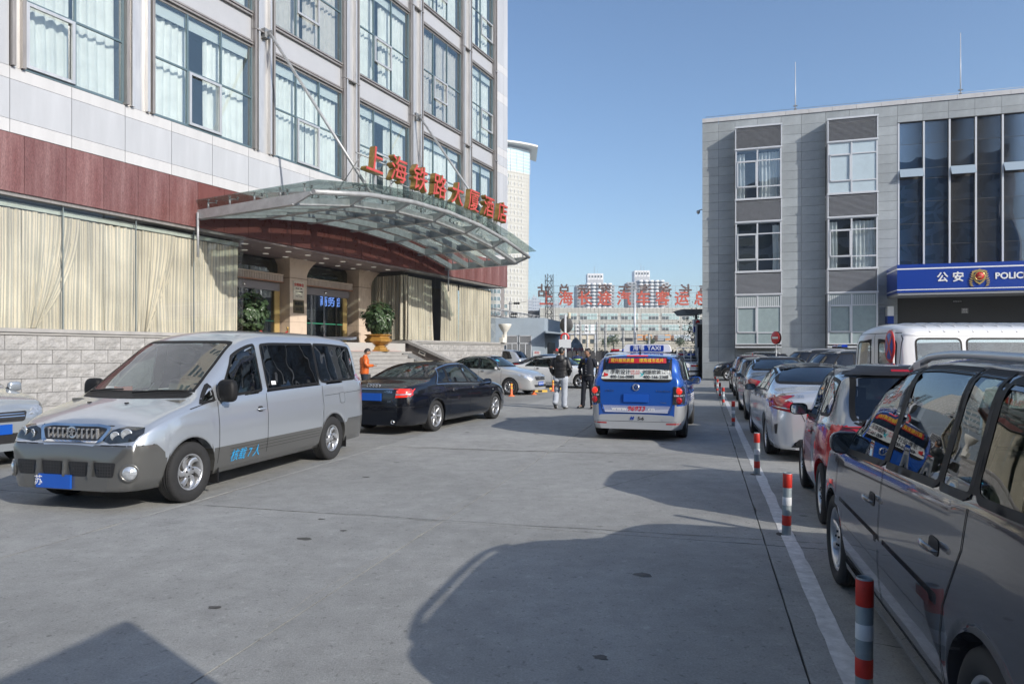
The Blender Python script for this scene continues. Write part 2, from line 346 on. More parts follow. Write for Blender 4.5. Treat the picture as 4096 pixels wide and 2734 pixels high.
# granite band
W1 = 1.085
pan = MB().box(.006, W1-.006, -.03, .2, 0, 1.53).mesh('granite_panel', M_red)
pan2 = MB().box(.006, W1-.006, -.03, .2, 0, 1.53).mesh('granite_panel', mat('canopy_shaded_granite', (.13, .042, .036), .3, col2=(.17, .062, .055), vs=2, fine=.3, bs=30))  # canopy shade put into the colour: darker copy for panels under it
HB('panel_backing', TL, 28.6, -.3, -.01, 5.87, 9.14, M_mortar)
i = -8
while -.35+i*W1 < 28.4:
    t = -.35+i*W1
    if t > TL:
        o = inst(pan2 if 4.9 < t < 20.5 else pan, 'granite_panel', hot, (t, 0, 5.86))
        if t+W1 > 28.64: o.scale.x = (28.64-t)/W1
    i += 1
HB('window_head', TL, 7.2, -.5, -.03, 5.76, 5.86, M_fin); HB('window_head', 17.66, 27.65, -.5, -.05, 5.76, 5.86, M_fin)
HB('soffit', 27.6, 28.64, -6, -.03, 5.8, 5.87, mat('soffit_grey', (.3, .29, .28), .7))
# white panels
for nm, z0, z1, m in (('strip', 7.40, 7.74, M_white2), ('panel', 7.75, 8.79, M_white), ('strip', 8.8, 9.12, M_white2)):
    me = MB().box(.008, 1.582, -.05, .2, 0, z1-z0).mesh('facade_'+nm, m)
    for i in range(-5, 19):
        t = -.71+i*1.59
        o = inst(me, 'facade_'+nm, hot, (t, 0, z0))
        if t+1.59 > 28.64: o.scale.x = (28.64-t)/1.59
# upper storeys
floors = [(9.15, 12.96), (14.17, 18.65), (19.77, 24.2)]
bays = [(-.35, 2.43, [1.0]), (3.42, 7.42, [4.69, 6.05]), (8.47, 12.40, [9.69, 11.02]), (13.5, 17.5, [14.69, 16.06]), (18.67, 22.65, [19.8, 21.2]), (23.78, 26.6, [25.05])]
def room_curtain(w, h, seed):
    rr = random.Random(seed); mb = MB(); a0 = 0; 
    for seg in range(2):
        x0, x1 = (0, w*rr.uniform(.36, .52)) if seg == 0 else (w*rr.uniform(.5, .66), w)
        if rr.random() < .4: x0, x1 = (0, w*.49) if seg == 0 else (w*.5, w)
        ph = rr.uniform(0, 6)
        def P(u, v):
            x = x0+(x1-x0)*(u if seg else u)
            x += .05*math.sin(v*2+ph)*math.sin(u*PI)
            return (x, .05*math.sin(u*(x1-x0)*24+ph)+.02*math.sin(u*57+v*2), -h*.5+h*v-(.03*abs(math.sin(u*(x1-x0)*12)) if v == 1 else 0))
        mb.grid(P, max(10, int((x1-x0)*18)), 5)
    return mb
fr_h = {}
for fi, (z0, z1) in enumerate(floors):
    zt = z0+(z1-z0)*.49
    for bi, (a, b, mul_) in enumerate(bays):
        xs = [a]+mul_+[b]
        wn = HB('window', a, b, -.07, .01, z1-.09, z1, M_fin)
        mb = MB(); mb.box(a, b, -.01, .07, z0, z0+.07); mb.box(a, b, -.015, .05, zt-.03, zt+.03)
        for x in xs: mb.box(x-.03, x+.03, -.02, .06, z0+.07, z1-.09)
        mb.build('frame', mat('blue_grey_frame', (.13, .19, .22), .4, .3), wn)
        # opening sash
        k = 0 if bi == 0 else 1
        sx0, sx1 = xs[k]+.03, xs[k+1]-.03; sz0, sz1 = (z0+.07, zt-.04) if fi == 0 else (z0+(zt-z0)*.45, zt-.04)
        mb = MB(); f = .085
        mb.box(sx0, sx1, -.08, .0, sz0, sz0+f); mb.box(sx0, sx1, -.08, 0, sz1-f, sz1); mb.box(sx0, sx0+f, -.08, 0, sz0+f, sz1-f); mb.box(sx1-f, sx1, -.08, 0, sz0+f, sz1-f)
        mb.build('sash', M_alu, wn)
        for i in range(len(xs)-1):
            for (p0, p1) in ((z0+.07, zt-.03), (zt+.03, z1-.09)):
                MB().box(xs[i]+.03, xs[i+1]-.03, .02, .026, p0, p1).build('pane', G_win, wn)
        h = z1-z0-.25
        if fi == 0: h = z1-z0-.55
        cm = room_curtain(b-a-.1, h, fi*10+bi)
        o = cm.build('curtain', M_curt if (fi, bi) not in ((1, 2), (1, 4)) else mat('pinkish_curtain', (.6, .55, .52), .9, var=.1), wn); o.location = (a+.05, .32, z0+.1+h/2)
        if fi == 0 or bi % 2:
            MB().box(a+.05, b-.05, .16, .19, z1-.5, z1-.14).build('blind', mat('roller_blind', (.62, .66, .66), .8), wn)
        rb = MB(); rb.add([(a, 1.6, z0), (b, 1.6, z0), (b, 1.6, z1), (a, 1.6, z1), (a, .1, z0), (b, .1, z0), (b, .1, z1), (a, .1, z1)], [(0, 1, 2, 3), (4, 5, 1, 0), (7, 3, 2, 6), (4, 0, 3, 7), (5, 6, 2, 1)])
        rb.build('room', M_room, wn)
    # spandrels above
    zn = floors[fi+1][0] if fi+1 < len(floors) else z1+1.15
    for (a, b, _) in bays:
        sp = HB('spandrel', a, b, -.3, -.03, z1+.16, zn-.16, M_span)
        for q0, q1, nn in ((z1, z1+.06, .1), (z1+.06, z1+.1, .02), (z1+.1, z1+.16, .08), (zn-.16, zn-.1, .08), (zn-.1, zn-.06, .02), (zn-.06, zn, .1)):
            MB().box(a, b, -nn, .1, q0, q1).build('rail', M_fin, sp)
ZT = 25.4
prs = [(-.72, -.35), (2.43, 3.42), (7.42, 8.47), (12.4, 13.5), (17.5, 18.67), (22.65, 23.78), (26.6, 26.98)]
for (a, b) in prs:
    pm = MB().box(a+.02, b-.02, -.02, .3, 9.14, ZT).build('pier', M_alu, hot)
    xs = [a+.06, b-.06] if b-a < .6 else [a+.07, a+.24, b-.24, b-.07]
    for j, x in enumerate(xs):
        w_ = .045
        MB().box(x-w_, x+w_, -.17, -.021, 9.14, ZT).build('fin', M_fin if j in (0, len(xs)-1) else M_alu, pm)
    for z in (13.55, 19.1): MB().box(a+.01, b-.01, -.19, -.02, z, z+.05).build('joint_cover', M_fin, pm)
# end panels right
for z0, z1, m in [(9.13, 10.2, M_white), (10.21, 10.5, M_white2), (10.51, 13.0, M_white), (13.01, 13.5, M_white2), (13.51, 14.1, M_white), (14.11, 14.6, M_white2), (14.61, 17.5, M_white), (17.51, 18.1, M_white2), (18.11, 19.4, M_white), (19.41, 19.9, M_white2), (19.91, ZT, M_white)]:
    HB('facade_panel', 26.99, 28.05, -.3, .05, z0, z1, m); HB('facade_panel', 28.06, 28.64, -.3, .05, z0, z1, m)
for z0, z1 in ((9.13, 13.5), (13.51, 19.4), (19.41, ZT)):
    HB('facade_panel', -2.3, -.73, -.3, .05, z0, z1, M_white); HB('facade_panel', -3.9, -2.31, -.3, .05, z0, z1, M_white); HB('facade_panel', TL, -3.91, -.3, .05, z0, z1, M_white)
HB('side_wall', 28.35, 28.6, -14, -.31, 5.88, ZT, M_white)
def tower_mat():
    m = mat('tower_window_bands', (.55, .53, .48), .6); t = m.node_tree; p = t.nodes['Principled BSDF']; N = t.nodes.new; L = t.links.new
    tc = N('ShaderNodeTexCoord'); mp = N('ShaderNodeMapping'); mp.inputs['Rotation'].default_value = (PI/2, 0, 0); L(tc.outputs['Object'], mp.inputs[0])
    b = N('ShaderNodeTexBrick'); b.offset = 0; b.inputs['Scale'].default_value = 1; b.inputs['Brick Width'].default_value = 3; b.inputs['Row Height'].default_value = 3.3; b.inputs['Mortar Size'].default_value = .75; b.inputs['Mortar Smooth'].default_value = 0
    b.inputs['Color1'].default_value = (.07, .12, .15, 1); b.inputs['Color2'].default_value = (.12, .18, .2, 1); b.inputs['Mortar'].default_value = (.62, .58, .5, 1)
    L(mp.outputs[0], b.inputs[0]); L(b.outputs[0], p.inputs['Base Color']); return m
HB('upper_tower', TL, 28.64, -14, -.1, ZT+.01, 62, tower_mat())
HB('rear_wall', TL, 28.3, -14.2, -13.9, 0, ZT, M_white)
# ---- drapes
def drape(t0, t1, n, z0, z1, par, seed, tail=0):
    rr = random.Random(seed); W_ = t1-t0; nu = max(12, int(W_/.022)); nv = 14; mb = MB(); ph = rr.uniform(0, 9)
    gx = rr.uniform(.2, .8); full = 1.7
    us = []
    for i in range(nu+1):
        u = i/nu
        for j in range(nv+1):
            v = j/nv
            x = t0+W_*u+.07*math.sin(u*4+ph+v*1.4)*(1-v)*math.sin(PI*u)+tail*(1-v)*(1-v)*(u)
            a = .035*math.sin(u*W_*26+ph+.6*math.sin(v*3+u*5))+.02*math.sin(u*W_*61+ph*2)+.05*(1-v)*math.sin(u*W_*5+ph)+.03*noise.noise(Vector((u*W_*2, v*1.5, seed)))
            mb.v.append((x, -n+a, z0+(z1-z0)*v-.02*abs(math.sin(u*W_*13))*(1 if j == nv else 0))); us.append((t0+W_*u*full*.5, v*2))
    for i in range(nu):
        for j in range(nv):
            q = i*(nv+1)+j; mb.f.append([q, q+nv+1, q+nv+2, q+1]); mb.m.append(0); mb.s.append(True)
    me = mb.mesh('drape', M_drape); uv = me.uv_layers.new(name='UVMap')
    for li, l in enumerate(me.loops): uv.data[li].uv = us[l.vertex_index]
    return inst(me, 'drape', par)
t = TL; k = 0
for t1 in (-6.6, -4.4, -2.3, -.2, 2.05, 3.15, 5.0, 7.08):
    drape(t, t1+.05, -.35, 2.3, 5.5, hot, k, tail=(-.12 if t1 == 3.15 else .0)); t = t1+(.0 if t1 != 3.15 else .06); k += 1
HB('curtain_rail', TL, 7.1, -.40, -.30, 5.52, 5.66, mat('pale_green_valance', (.4, .46, .42), .8, var=.1)); 
for k, (a, b, tl) in enumerate(((-8.9, -7.3, -1.3), (-6.5, -4.9, -1.25), (-4.3, -2.7, -1.3), (-2.2, -.9, -1.0), (-.1, 1.35, -1.2), (3.3, 4.5, -1.0))): drape(a, b, -.25-.01*k, 2.32, 5.5, hot, 80+k, tail=tl)
for t1 in (TL+2.6, -3.9, -1.45, .75, 2.95, 5.05): HB('glass_joint', t1-.012, t1+.012, -.16, -.12, 2.3, 5.76, mat('silicone_joint', (.2, .24, .25), .4))
for a, b in ((TL, -3.9), (-3.9, -1.45), (-1.45, .75), (.75, 2.95), (2.95, 5.05), (5.05, 7.17)): HB('shop_pane', a+.004, b-.004, -.145, -.135, 2.3, 5.76, G_shop)
HB('shop_pane', 7.155, 7.165, -2.6, -.15, 2.3, 5.76, G_shop)
for k, (a, b) in enumerate(((17.72, 18.9), (18.92, 20.6), (21.55, 23.35), (23.6, 25.6), (25.62, 27.5))): drape(a, b, -.6, 2.3, 5.6, hot, 20+k, tail=.15 if k in (1,) else 0)
for a, b in ((17.66, 19.6), (19.6, 21.6), (21.6, 23.6), (23.6, 25.6), (25.6, 27.6)): HB('shop_pane', a+.004, b-.004, -.30, -.29, 2.3, 5.76, G_shop)
HB('shop_pane', 17.65, 17.66, -2.3, -.3, 2.3, 5.76, G_shop); HB('shop_pane', 27.6, 27.61, -5, -.3, 2.3, 5.76, G_shop)
HB('inner_wall', TL, 7.0, -3, -2.9, 2.3, 5.76, M_room); HB('inner_wall', 18.5, 27.4, -4, -3.9, 2.3, 5.76, mat('warm_dim_room', (.16, .14, .11), .9))
# drape across the return
me = bpy.data.objects[[o.name for o in bpy.data.objects if o.name.startswith('drape')][-1]].data
for k in range(2):
    o = drape(0, 1.15, 0, 2.3, 5.6, hot, 60+k); o.rotation_euler = (0, 0, PI/2); o.location = (17.85, .25+k*1.15, 0)
# ---- entrance recess
M_soff = mat('mauve_soffit_panel', (.3, .24, .24), .45, var=.05)
for i in range(5):
    for j in range(2): HB('ceiling_panel', 7.17+i*2.1, 7.17+(i+1)*2.1-.012, -3.2+j*1.6, -3.2+(j+1)*1.6-.012-.02*j, 5.78, 5.85, M_soff)
for i in range(9):
    for j in range(2):
        o = MB().lathe([(.0001, 0), (.1, 0), (.12, -.012), (.13, 0)], seg=16).build('downlight', M_lamp, hot, (7.9+i*1.13, .85+j*1.25, 5.778))
HB('landing', 7.0, 17.6, -6, .25, 1.52, 1.7, M_step); HB('landing_core', 7.0, 17.6, -6, .2, 0, 1.52, M_dark)
HB('red_carpet', 8.5, 16.6, -2.6, .2, 1.7, 1.715, mat('red_carpet_pile', (.35, .05, .03), .95, var=.2, vs=30))
HB('lobby_wall', 7, 24, -9.2, -9, 1.7, 5.8, mat('lobby_dark_wood', (.06, .04, .03), .5, var=.3)); HB('lobby_ceiling', 7, 18.4, -9, -3.3, 5.0, 5.78, mat('lobby_cream_ceiling', (.5, .44, .33), .7))
M_col = mat('cream_marble', (.62, .5, .4), .3, var=.08, vs=1.5, stretch=(1, 1, .4))
for (a, b) in ((7.0, 7.6), (11.75, 12.8), (16.5, 17.5)):
    c = HB('column', a, b, -3.2, -2.3, 1.7, 4.95, M_col)
    mid = (a+b)/2; hw = (b-a)/2
    mb = MB()
    for i in range(8):
        u0, u1 = i/8, (i+1)/8; o0, o1 = .32*u0**2.2, .32*u1**2.2
        z0, z1 = 4.96+.8*u0, 4.96+.8*u1
        vs = [(mid-hw-o0, 2.3-o0, z0), (mid+hw+o0, 2.3-o0, z0), (mid+hw+o0, 3.2, z0), (mid-hw-o0, 3.2, z0), (mid-hw-o1, 2.3-o1, z1), (mid+hw+o1, 2.3-o1, z1), (mid+hw+o1, 3.2, z1), (mid-hw-o1, 3.2, z1)]
        mb.add(vs, [(0, 1, 5, 4), (1, 2, 6, 5), (2, 3, 7, 6), (3, 0, 4, 7)])
    mb.build('capital', M_col, c)
    MB().box(a-.02, b+.02, 2.28, 3.2, 4.93, 4.96).build('moulding', mat('column_joint', (.3, .22, .17), .6), c)
    MB().box(a-.003, b+.003, 2.297, 3.2, 3.0, 3.012).build('moulding', MC['column_joint'], c)
M_lint = mat('ribbed_lintel_stone', (.5, .42, .36), .6, var=.1)
for (a, b) in ((7.6, 11.6), (12.82, 16.3)):
    li = HB('lintel', a, b, -3.1, -2.55, 4.72, 5.06, M_lint)
    n_ = int((b-a)/.09)
    mb = MB()
    for i in range(n_): x = a+(i+.5)*(b-a)/n_; mb.box(x-.03, x+.03, 2.53, 2.549, 4.76, 5.02)
    mb.build('rib', M_lint, li)
    MB().box(a, b, 2.5, 2.56, 5.03, 5.07).build('cap', M_col, li); MB().box(a, b, 2.5, 2.56, 4.7, 4.74).build('cap', mat('copper_trim', (.45, .2, .12), .35, .6), li)
    HB('transom_pane', a, b, -2.9, -2.88, 5.08, 5.76, G_door)
    HB('door_header', a, b, -3.0, -2.75, 4.35, 4.7, mat('grey_header', (.28, .26, .27), .4, .3))
    o = MB().lathe([(.0001, -.07), (.05, -.06), (.075, -.02), (.08, .0)], (0, 0, 0), 'y', 16).build('sensor_dome', M_chrome, hot, ((a+b)/2, 2.74, 4.5))
    n_ = 4; w_ = (b-a)/n_
    for i in range(n_):
        d = HB('door', a+i*w_+.02, a+(i+1)*w_-.02, -2.86, -2.85, 1.75, 4.35, G_door)
        for x in (a+i*w_+.02, a+(i+1)*w_-.05): MB().box(x, x+.03, 2.83, 2.87, 1.72, 4.35).build('stile', M_chrome, d)
        MB().box(a+i*w_+.05, a+(i+1)*w_-.05, 2.842, 2.848, 3.0, 3.05).build('safety_strip', mat('green_film', (.03, .2, .12), .5), d)
for x in (11.35, 15.9): HB('door_jamb', x, x+.3, -3.0, -2.8, 1.7, 4.4, mat('gilded_jamb', (.5, .36, .15), .4, .3))
HB('led_sign_board', 16.4, 21.6, -6.0, -5.9, 4.05, 4.85, M_black)
text('商务会议', .62, M_lcd, hot, (18.9, 5.85, 4.42), ext=.01, off=.008, name='led_lettering')
pl = HB('wall_plaque', 11.93, 12.62, -2.3, -2.27, 4.02, 4.82, mat('ivory_plaque', (.62, .57, .48), .35)); 
text('文明单位', .155, M_redp, pl, (12.275, 2.262, 4.65), ext=.003, off=.003)
text('Model   Unit', .08, M_black, pl, (12.275, 2.262, 4.5), ext=.003)
text('上海市人民政府颁发', .055, M_black, pl, (12.275, 2.262, 4.35), ext=.003)
text('Issued by', .045, M_black, pl, (12.275, 2.262, 4.24), ext=.003); text('Shanghai   Municipality', .045, M_black, pl, (12.275, 2.262, 4.15), ext=.003)
pl = HB('wall_plaque', 11.95, 12.6, -2.3, -2.27, 3.4, 3.98, mat('old_bronze_plaque', (.13, .11, .07), .4, .5))
text('秣陵路', .17, M_black, pl, (12.275, 2.262, 3.82), ext=.003, off=.003); text('355号', .17, M_black, pl, (12.275, 2.262, 3.57), ext=.003, off=.003)
# stairs, ramp, parapet
nst = 10; tr_ = .36
for i in range(nst): 
    z1 = 1.7-.17*(i+1) 
    if z1 > .01: HB('stair_step', 7.0, 16.55-.0*i, .25+i*tr_ - (.0), .25+(i+1)*tr_, 0, z1, M_step); HB('step_nosing', 7.0, 16.57, .25+i*tr_-.03+tr_, .25+(i+1)*tr_+.03, z1-.035, z1+.003, M_stone_s)
HB('step_nosing', 7.0, 16.57, .2, .28, 1.665, 1.703, M_stone_s)
MB().prism([(-.25, 1.62), (-3.9, .08), (-3.9, 0), (-.25, 0)], 'x', 16.58, 17.44).build('ramp', mat('checker_plate', (.33, .33, .33), .4, .5, bump=1, bs=14), hot)
mb = MB()
for i in range(22):
    for j in range(5):
        u = i/22; n0 = .3+3.5*u; z = 1.625-(n0-.25)*.4219
        mb.box(16.64+j*.16, 16.72+j*.16, -n0-.05, -n0, z-.03, z+.006)
mb.build('ramp_tread', M_steel, hot)
M_pg = mat('brown_granite_parapet', (.12, .1, .09), .3, var=.2, vs=5, fine=.25, bs=30)
par_ = MB().prism([(2.3, 1.7), (2.3, 2.12), (0, 2.12), (-4.6, .32), (-4.6, 0), (0, 0)], 'x', 17.46, 17.8).build('parapet', M_pg, hot)
MB().prism([(2.3, 2.12), (2.3, 2.24), (-.05, 2.24), (-4.7, .44), (-4.7, .30), (0, 2.12)], 'x', 17.38, 17.88).build('coping', M_stone_s, par_)
pd = HB('newel_pier', 17.3, 17.95, 4.7, 5.3, 0, .42, M_stone_s); MB().box(17.2, 18.05, -5.4, -4.6, .42, .5).build('cap', M_stone_s, pd); MB().box(17.25, 18.0, -5.35, -4.65, .36, .42).build('cap', M_stone_s, pd)
for n_, z in ((-1.0, 1.9), (.85, 1.62), (2.5, .97)):
    mb = MB(); mb.box(-.02, .01, -.2, .2, -.09, .09)
    o = mb.build('step_light', mat('stone_light_frame', (.6, .56, .5), .5), par_); o.location = (17.455, -n_, z)
    if n_ > 0: o.rotation_euler = (-math.atan(.39)*-1, 0, 0)
    MB().box(-.024, .0, -.13, .13, -.035, .035).build('step_light_lens', M_black, o)
# ---- canopy
can = empty('entrance_canopy', (0, 0, 0), 0, 'arched glass and steel canopy over the hotel entrance steps', 'canopy')
can.location = hot.location; can.rotation_euler = hot.rotation_euler
vt = [5.1+i*(21.0-5.1)/6 for i in range(7)]
def cz(t): s_ = (t-13.05)/7.95; return 6.55+.84*(1-s_*s_)
NF = 5.05
for i, t in enumerate(vt):
    z = cz(t); zb = z-.32
    # rafter: tapered at front, follows outward
    MB().prism([(-.0, z-.42), (-.0, z-.1), (-NF+.1, z+.02), (-NF+.05, z-.06), (-NF+.75, zb)], 'x', t-.045, t+.045).build('rafter', M_steel, can)
    MB().prism([(-.0, z-.43), (-NF+.75, zb-.015), (-NF+.75, zb+.015), (0, z-.41)], 'x', t-.11, t+.11).build('flange', M_steel, can)
for i in range(6):
    a, b = vt[i], vt[i+1]
    for k, n_ in enumerate((.45, 1.45, 2.45, 3.45, 4.3)):
        za, zb_ = cz(a), cz(b); hh = .3 if k < 4 else .24
        e = n_/NF*.1
        mb = MB(); mb.add([(a+.05, -n_-.02, za-.42+e), (b-.05, -n_-.02, zb_-.42+e), (b-.05, -n_-.02, zb_-.42+e+hh), (a+.05, -n_-.02, za-.42+e+hh), (a+.05, -n_+.02, za-.42+e), (b-.05, -n_+.02, zb_-.42+e), (b-.05, -n_+.02, zb_-.42+e+hh), (a+.05, -n_+.02, za-.42+e+hh)],
            [(0, 1, 2, 3), (5, 4, 7, 6), (0, 4, 5, 1), (3, 2, 6, 7)])
        mb.add([(a+.05, -n_-.08, za-.425+e), (b-.05, -n_-.08, zb_-.425+e), (b-.05, -n_+.08, zb_-.425+e), (a+.05, -n_+.08, za-.425+e)], [(0, 1, 2, 3)])
        mb.build('purlin', M_steel, can)
MB().tube([(t, -NF, cz(t)) for t in vt], .085, 14).build('front_pipe', M_steel, can)
def sp(o, x, y, z, s1):
    o.tube([(x, y, z-.2), (x, y, z-.03)], .035, 6); o.tube([(x, y, z-.03), (x+s1*.32, y, z+.03)], .014, 5)
    o.lathe([(.0001, .0), (.02, .0), (.02, .07), (.055, .09), (.055, .1), (.0001, .1)], (x, y, z-.03), seg=8); o.lathe([(.0001, .0), (.022, .0), (.022, .07), (.055, .09), (.055, .1), (.0001, .1)], (x+s1*.32, y, z), seg=8)
for i, t in enumerate(vt):
    for n_ in (.5, 1.5, 2.6, 3.7, 4.7):
        mb = MB()
        for s1 in ((1,) if i == 0 else (-1,) if i == 6 else (1, -1)): sp(mb, t, -n_, cz(t)+.12+n_*.02, s1)
        mb.build('spider_fitting', M_steel_d, can)
for i in range(6):
    a, b = vt[i], vt[i+1]
    if i == 0: a -= .12
    if i == 5: b += .25
    for j in range(3):
        n0, n1 = .03+j*1.78, .03+(j+1)*1.78-.015; za, zb_ = cz(vt[i])+.2, cz(vt[i+1])+.2
        f0, f1 = n0*.02, n1*.02
        mb = MB(); vs = [(a+.005, -n0, za+f0), (b-.005, -n0, zb_+f0), (b-.005, -n1, zb_+f1), (a+.005, -n1, za+f1)]
        mb.add(vs+[(x, y, z+.016) for x, y, z in vs], [(3, 2, 1, 0), (4, 5, 6, 7), (0, 1, 5, 4), (1, 2, 6, 5), (2, 3, 7, 6), (3, 0, 4, 7)]); mb.build('glass_panel', G_can, can)
for t in (5.0, 21.15): MB().tube([(t, -.12, 6.35), (t, -.12, 4.85 if t < 9 else 5.0)], .04, 8).build('drain_pipe', M_steel, can)
for t, te in ((7.98, 8.1), (18.0, 18.1)):
    rod = MB().tube([(t, -.35, 13.55), (te, -NF+.15, cz(te)+.1)], .055, 10).build('tie_rod', M_steel, can)
    MB().box(t-.12, t+.12, -.22, -.02, 13.4, 13.75).box(t-.02, t+.02, -.45, -.1, 13.45, 13.65).build('anchor_plate', M_steel_d, rod)
for i, t in enumerate([7.2, 9.5, 11.9, 14.2, 16.6, 18.3]):
    pass
# sign letters on the canopy front
sg = empty('hotel_sign', (0, 0, 0), 0, 'row of red and gold brush lettering standing on the canopy edge', 'sign')
sg.location = hot.location; sg.rotation_euler = hot.rotation_euler
for i, ch in enumerate('上海铁路大厦酒店'):
    t = 7.98+i*1.392; zc = 8.18
    me = text_mesh(ch, 1.02, .11, .018, shear=.14, bev=.0); me.materials.clear(); me.materials.append(M_gold)
    o = inst(me, 'letter', sg, (t, 5.0*-1-.05, zc), (PI/2, 0, 0)); 
    me2 = text_mesh(ch, 1.02, .004, .003, shear=.14); me2.materials.clear(); me2.materials.append(M_signred)
    f = inst(me2, 'letter_face', o); f.location = (0, 0, .118)
    MB().tube([(t-.2, -4.95, cz(t)+.1), (t-.2, -4.95, 7.9)], .016, 6).tube([(t+.25, -4.95, cz(t)+.1), (t+.25, -4.95, 7.9)], .016, 6).build('support_leg', M_steel_d, sg)
for z in (7.85, 8.35): MB().tube([(7.3, -4.9, z), (18.2, -4.9, z)], .022, 6).build('support_rail', M_steel_d, sg)
for t in (7.6, 10.0, 12.6, 15.2, 17.6): MB().tube([(t, -4.9, 8.35), (t+.3, -3.6, cz(t)+.3)], .018, 6).build('support_brace', M_steel_d, sg)
# ---------------------------------------------------------------- police station
PA = math.atan2(-.2898, .9571)
pol = empty('police_station', (11.95, 42.9, 0), PA, 'three storey police station in grey stone with blue sign canopy and dark glass front', 'police station')
def PB(name, x0, x1, n0, n1, z0, z1, m, par=None): return MB().box(x0, x1, -n1, -n0, z0, z1).build(name, m, par or pol)
PB('core_wall', .05, 40, -14, -.09, 0, 15.9, mat('dark_joint', (.06, .06, .06), .9))
cols = [0, .98, 1.96, 3.27, 4.62, 5.77, 7.1, 8.4, 9.75, 10.95]
stone_me = {}
def stone(x0, x1, z0, z1, back=.0):
    key = (round(x1-x0, 3), round(z1-z0, 3))
    if key not in stone_me: stone_me[key] = MB().box(.006, key[0]-.006, -.002, .12, .006, key[1]-.006).mesh('stone_panel', M_greystone)
    inst(stone_me[key], 'stone_panel', pol, (x0, back, z0))
zr = [0, 1.0, 2.0, 2.8]+[2.8+.5475*i for i in range(1, 24)]+[16.03]
zr = [z for z in zr if z < 15.6]+[16.03]
for i in range(9):
    for j in range(len(zr)-1):
        boxed = (i in (2, 3) or i in (6, 7)) and 2.0 <= zr[j] < 15.3
        if not boxed: stone(cols[i], cols[i+1], zr[j], zr[j+1])
for i in range(9):
    x = 10.95+i*1.3
    stone(x, x+1.3, 15.4, 16.03); stone(x, x+1.3, 15.0, 15.4)
for x in cols+[10.95+i*1.3 for i in range(1, 10)]:
    pass
cp = [0, .98]+[.98+1.3*i for i in range(1, 15)]
for a, b in zip(cp, cp[1:]): PB('coping', a+.006, b-.006, -.5, .05, 16.035, 16.29, M_white2)
mbx = MB().tube([(.2, .1, 16.42), (20, .1, 16.42)], .012, 6)
for i in range(16): mbx.tube([(.3+i*1.3, .1, 16.28), (.3+i*1.3, .1, 16.42)], .01, 5)
mbx.build('lightning_rail', M_steel_d, pol)
M_wroom = mat('office_dim', (.07, .075, .08), .9)
G_pol = glass('office_glass', (.92, .95, .96), .09, wav=.12, ws=.9)
def bay(x0, x1, kinds):
    zl = [(15.27, 14.02), (10.87, 9.6), (6.47, 5.2)]; zw = [(13.95, 10.93), (9.53, 6.53), (5.13, 2.12)]
    b = PB('bay_window', x0, x1, .02, .1, 1.95, 15.2, M_steel_d)
    for xx in (x0, x1-.04): MB().box(xx, xx+.04, -.7, -.1, 2.0, 15.2).build('side_cheek', M_steel_d, b)
    MB().box(x0, x1, -.72, -.1, 1.93, 2.03).build('sill', M_frame, b)
    for z1, z0 in zl:
        MB().box(x0-.03, x1+.03, -.78, -.0, z1, z1+.1).box(x0-.03, x1+.03, -.78, 0, z0-.09, z0).box(x0-.01, x0+.05, -.75, 0, z0, z1).box(x1-.05, x1+.01, -.75, 0, z0, z1).build('louvre_frame', M_frame, b)
        me = MB().prism([(-.74, 0), (-.66, .03), (-.66, .055), (-.74, .012)], 'x', x0+.05, x1-.05).mesh('louvre_slat', M_louv)
        n = int((z1-z0)/.068)
        for i in range(n): inst(me, 'louvre_slat', b, (0, 0, z0+.01+i*.068))
    for (z1, z0), kd in zip(zw, kinds):
        wn = MB().box(x0, x0+.09, -.73, -.1, z0, z1).box(x1-.09, x1, -.73, -.1, z0, z1).box(x0+.09, x1-.09, -.73, -.65, z0, z0+.07).box(x0+.09, x1-.09, -.73, -.65, z1-.07, z1).build('window', M_frame, b)
        xm = x0+(x1-x0)*.48; h = z1-z0; za, zb = z1-.24*h, z0+.24*h
        f = MB(); f.box(xm-.045, xm+.045, -.74, -.66, z0+.07, z1-.07)
        for z in (za, zb): f.box(x0+.09, x1-.09, -.735, -.665, z-.035, z+.035)
        f.box(x0+.1, x0+.17, -.76, -.7, zb, za).box(xm-.11, xm-.045, -.76, -.7, zb, za).box(x0+.1, xm-.05, -.76, -.7, zb, zb+.07).box(x0+.1, xm-.05, -.76, -.7, za-.07, za)
        f.build('frame', M_frame, wn)
        for a_, b_ in ((x0+.09, xm-.045), (xm+.045, x1-.09)):
            for p0, p1 in ((z0+.07, zb), (zb, za), (za, z1-.07)):
                MB().box(a_, b_, -.69, -.685, p0, p1).build('pane', G_pol if kd != 'film' else (mat('bright_frosted_pane', (.5, .6, .66), .2, var=.06, spec=.6) if x0 > 5 and z0 > 9 else mat('dull_frosted_pane', (.3, .37, .38), .2, var=.1, spec=.6)), wn)
        MB().add([(x0, -.12, z0), (x1, -.12, z0), (x1, -.12, z1), (x0, -.12, z1)], [(0, 1, 2, 3)]).build('room', M_wroom, wn)
        if kd in ('cur', 'cur2'):
            for c0, c1 in ((x0+.12, x0+.55), (xm+.1, x1-.12)) if kd == 'cur' else ((x0+.12, x0+.2), (x1-.5, x1-.12)):
                def P(u, v): return (c0+(c1-c0)*u+.04*math.sin(v*4)*(1-v), -.45+.05*math.sin(u*(c1-c0)*30)+.02*math.sin(u*40+v*3), z0+.1+(h-.3)*v)
                MB().grid(P, 24, 4).build('curtain', M_curt, wn)
        if kd == 'blind' or kd == 'film' and z0 < 4:
            for i in range(18): pass
bay(1.96, 4.60, ('cur', 'cur2', 'film')); bay(7.12, 9.78, ('film', 'cur', 'film'))
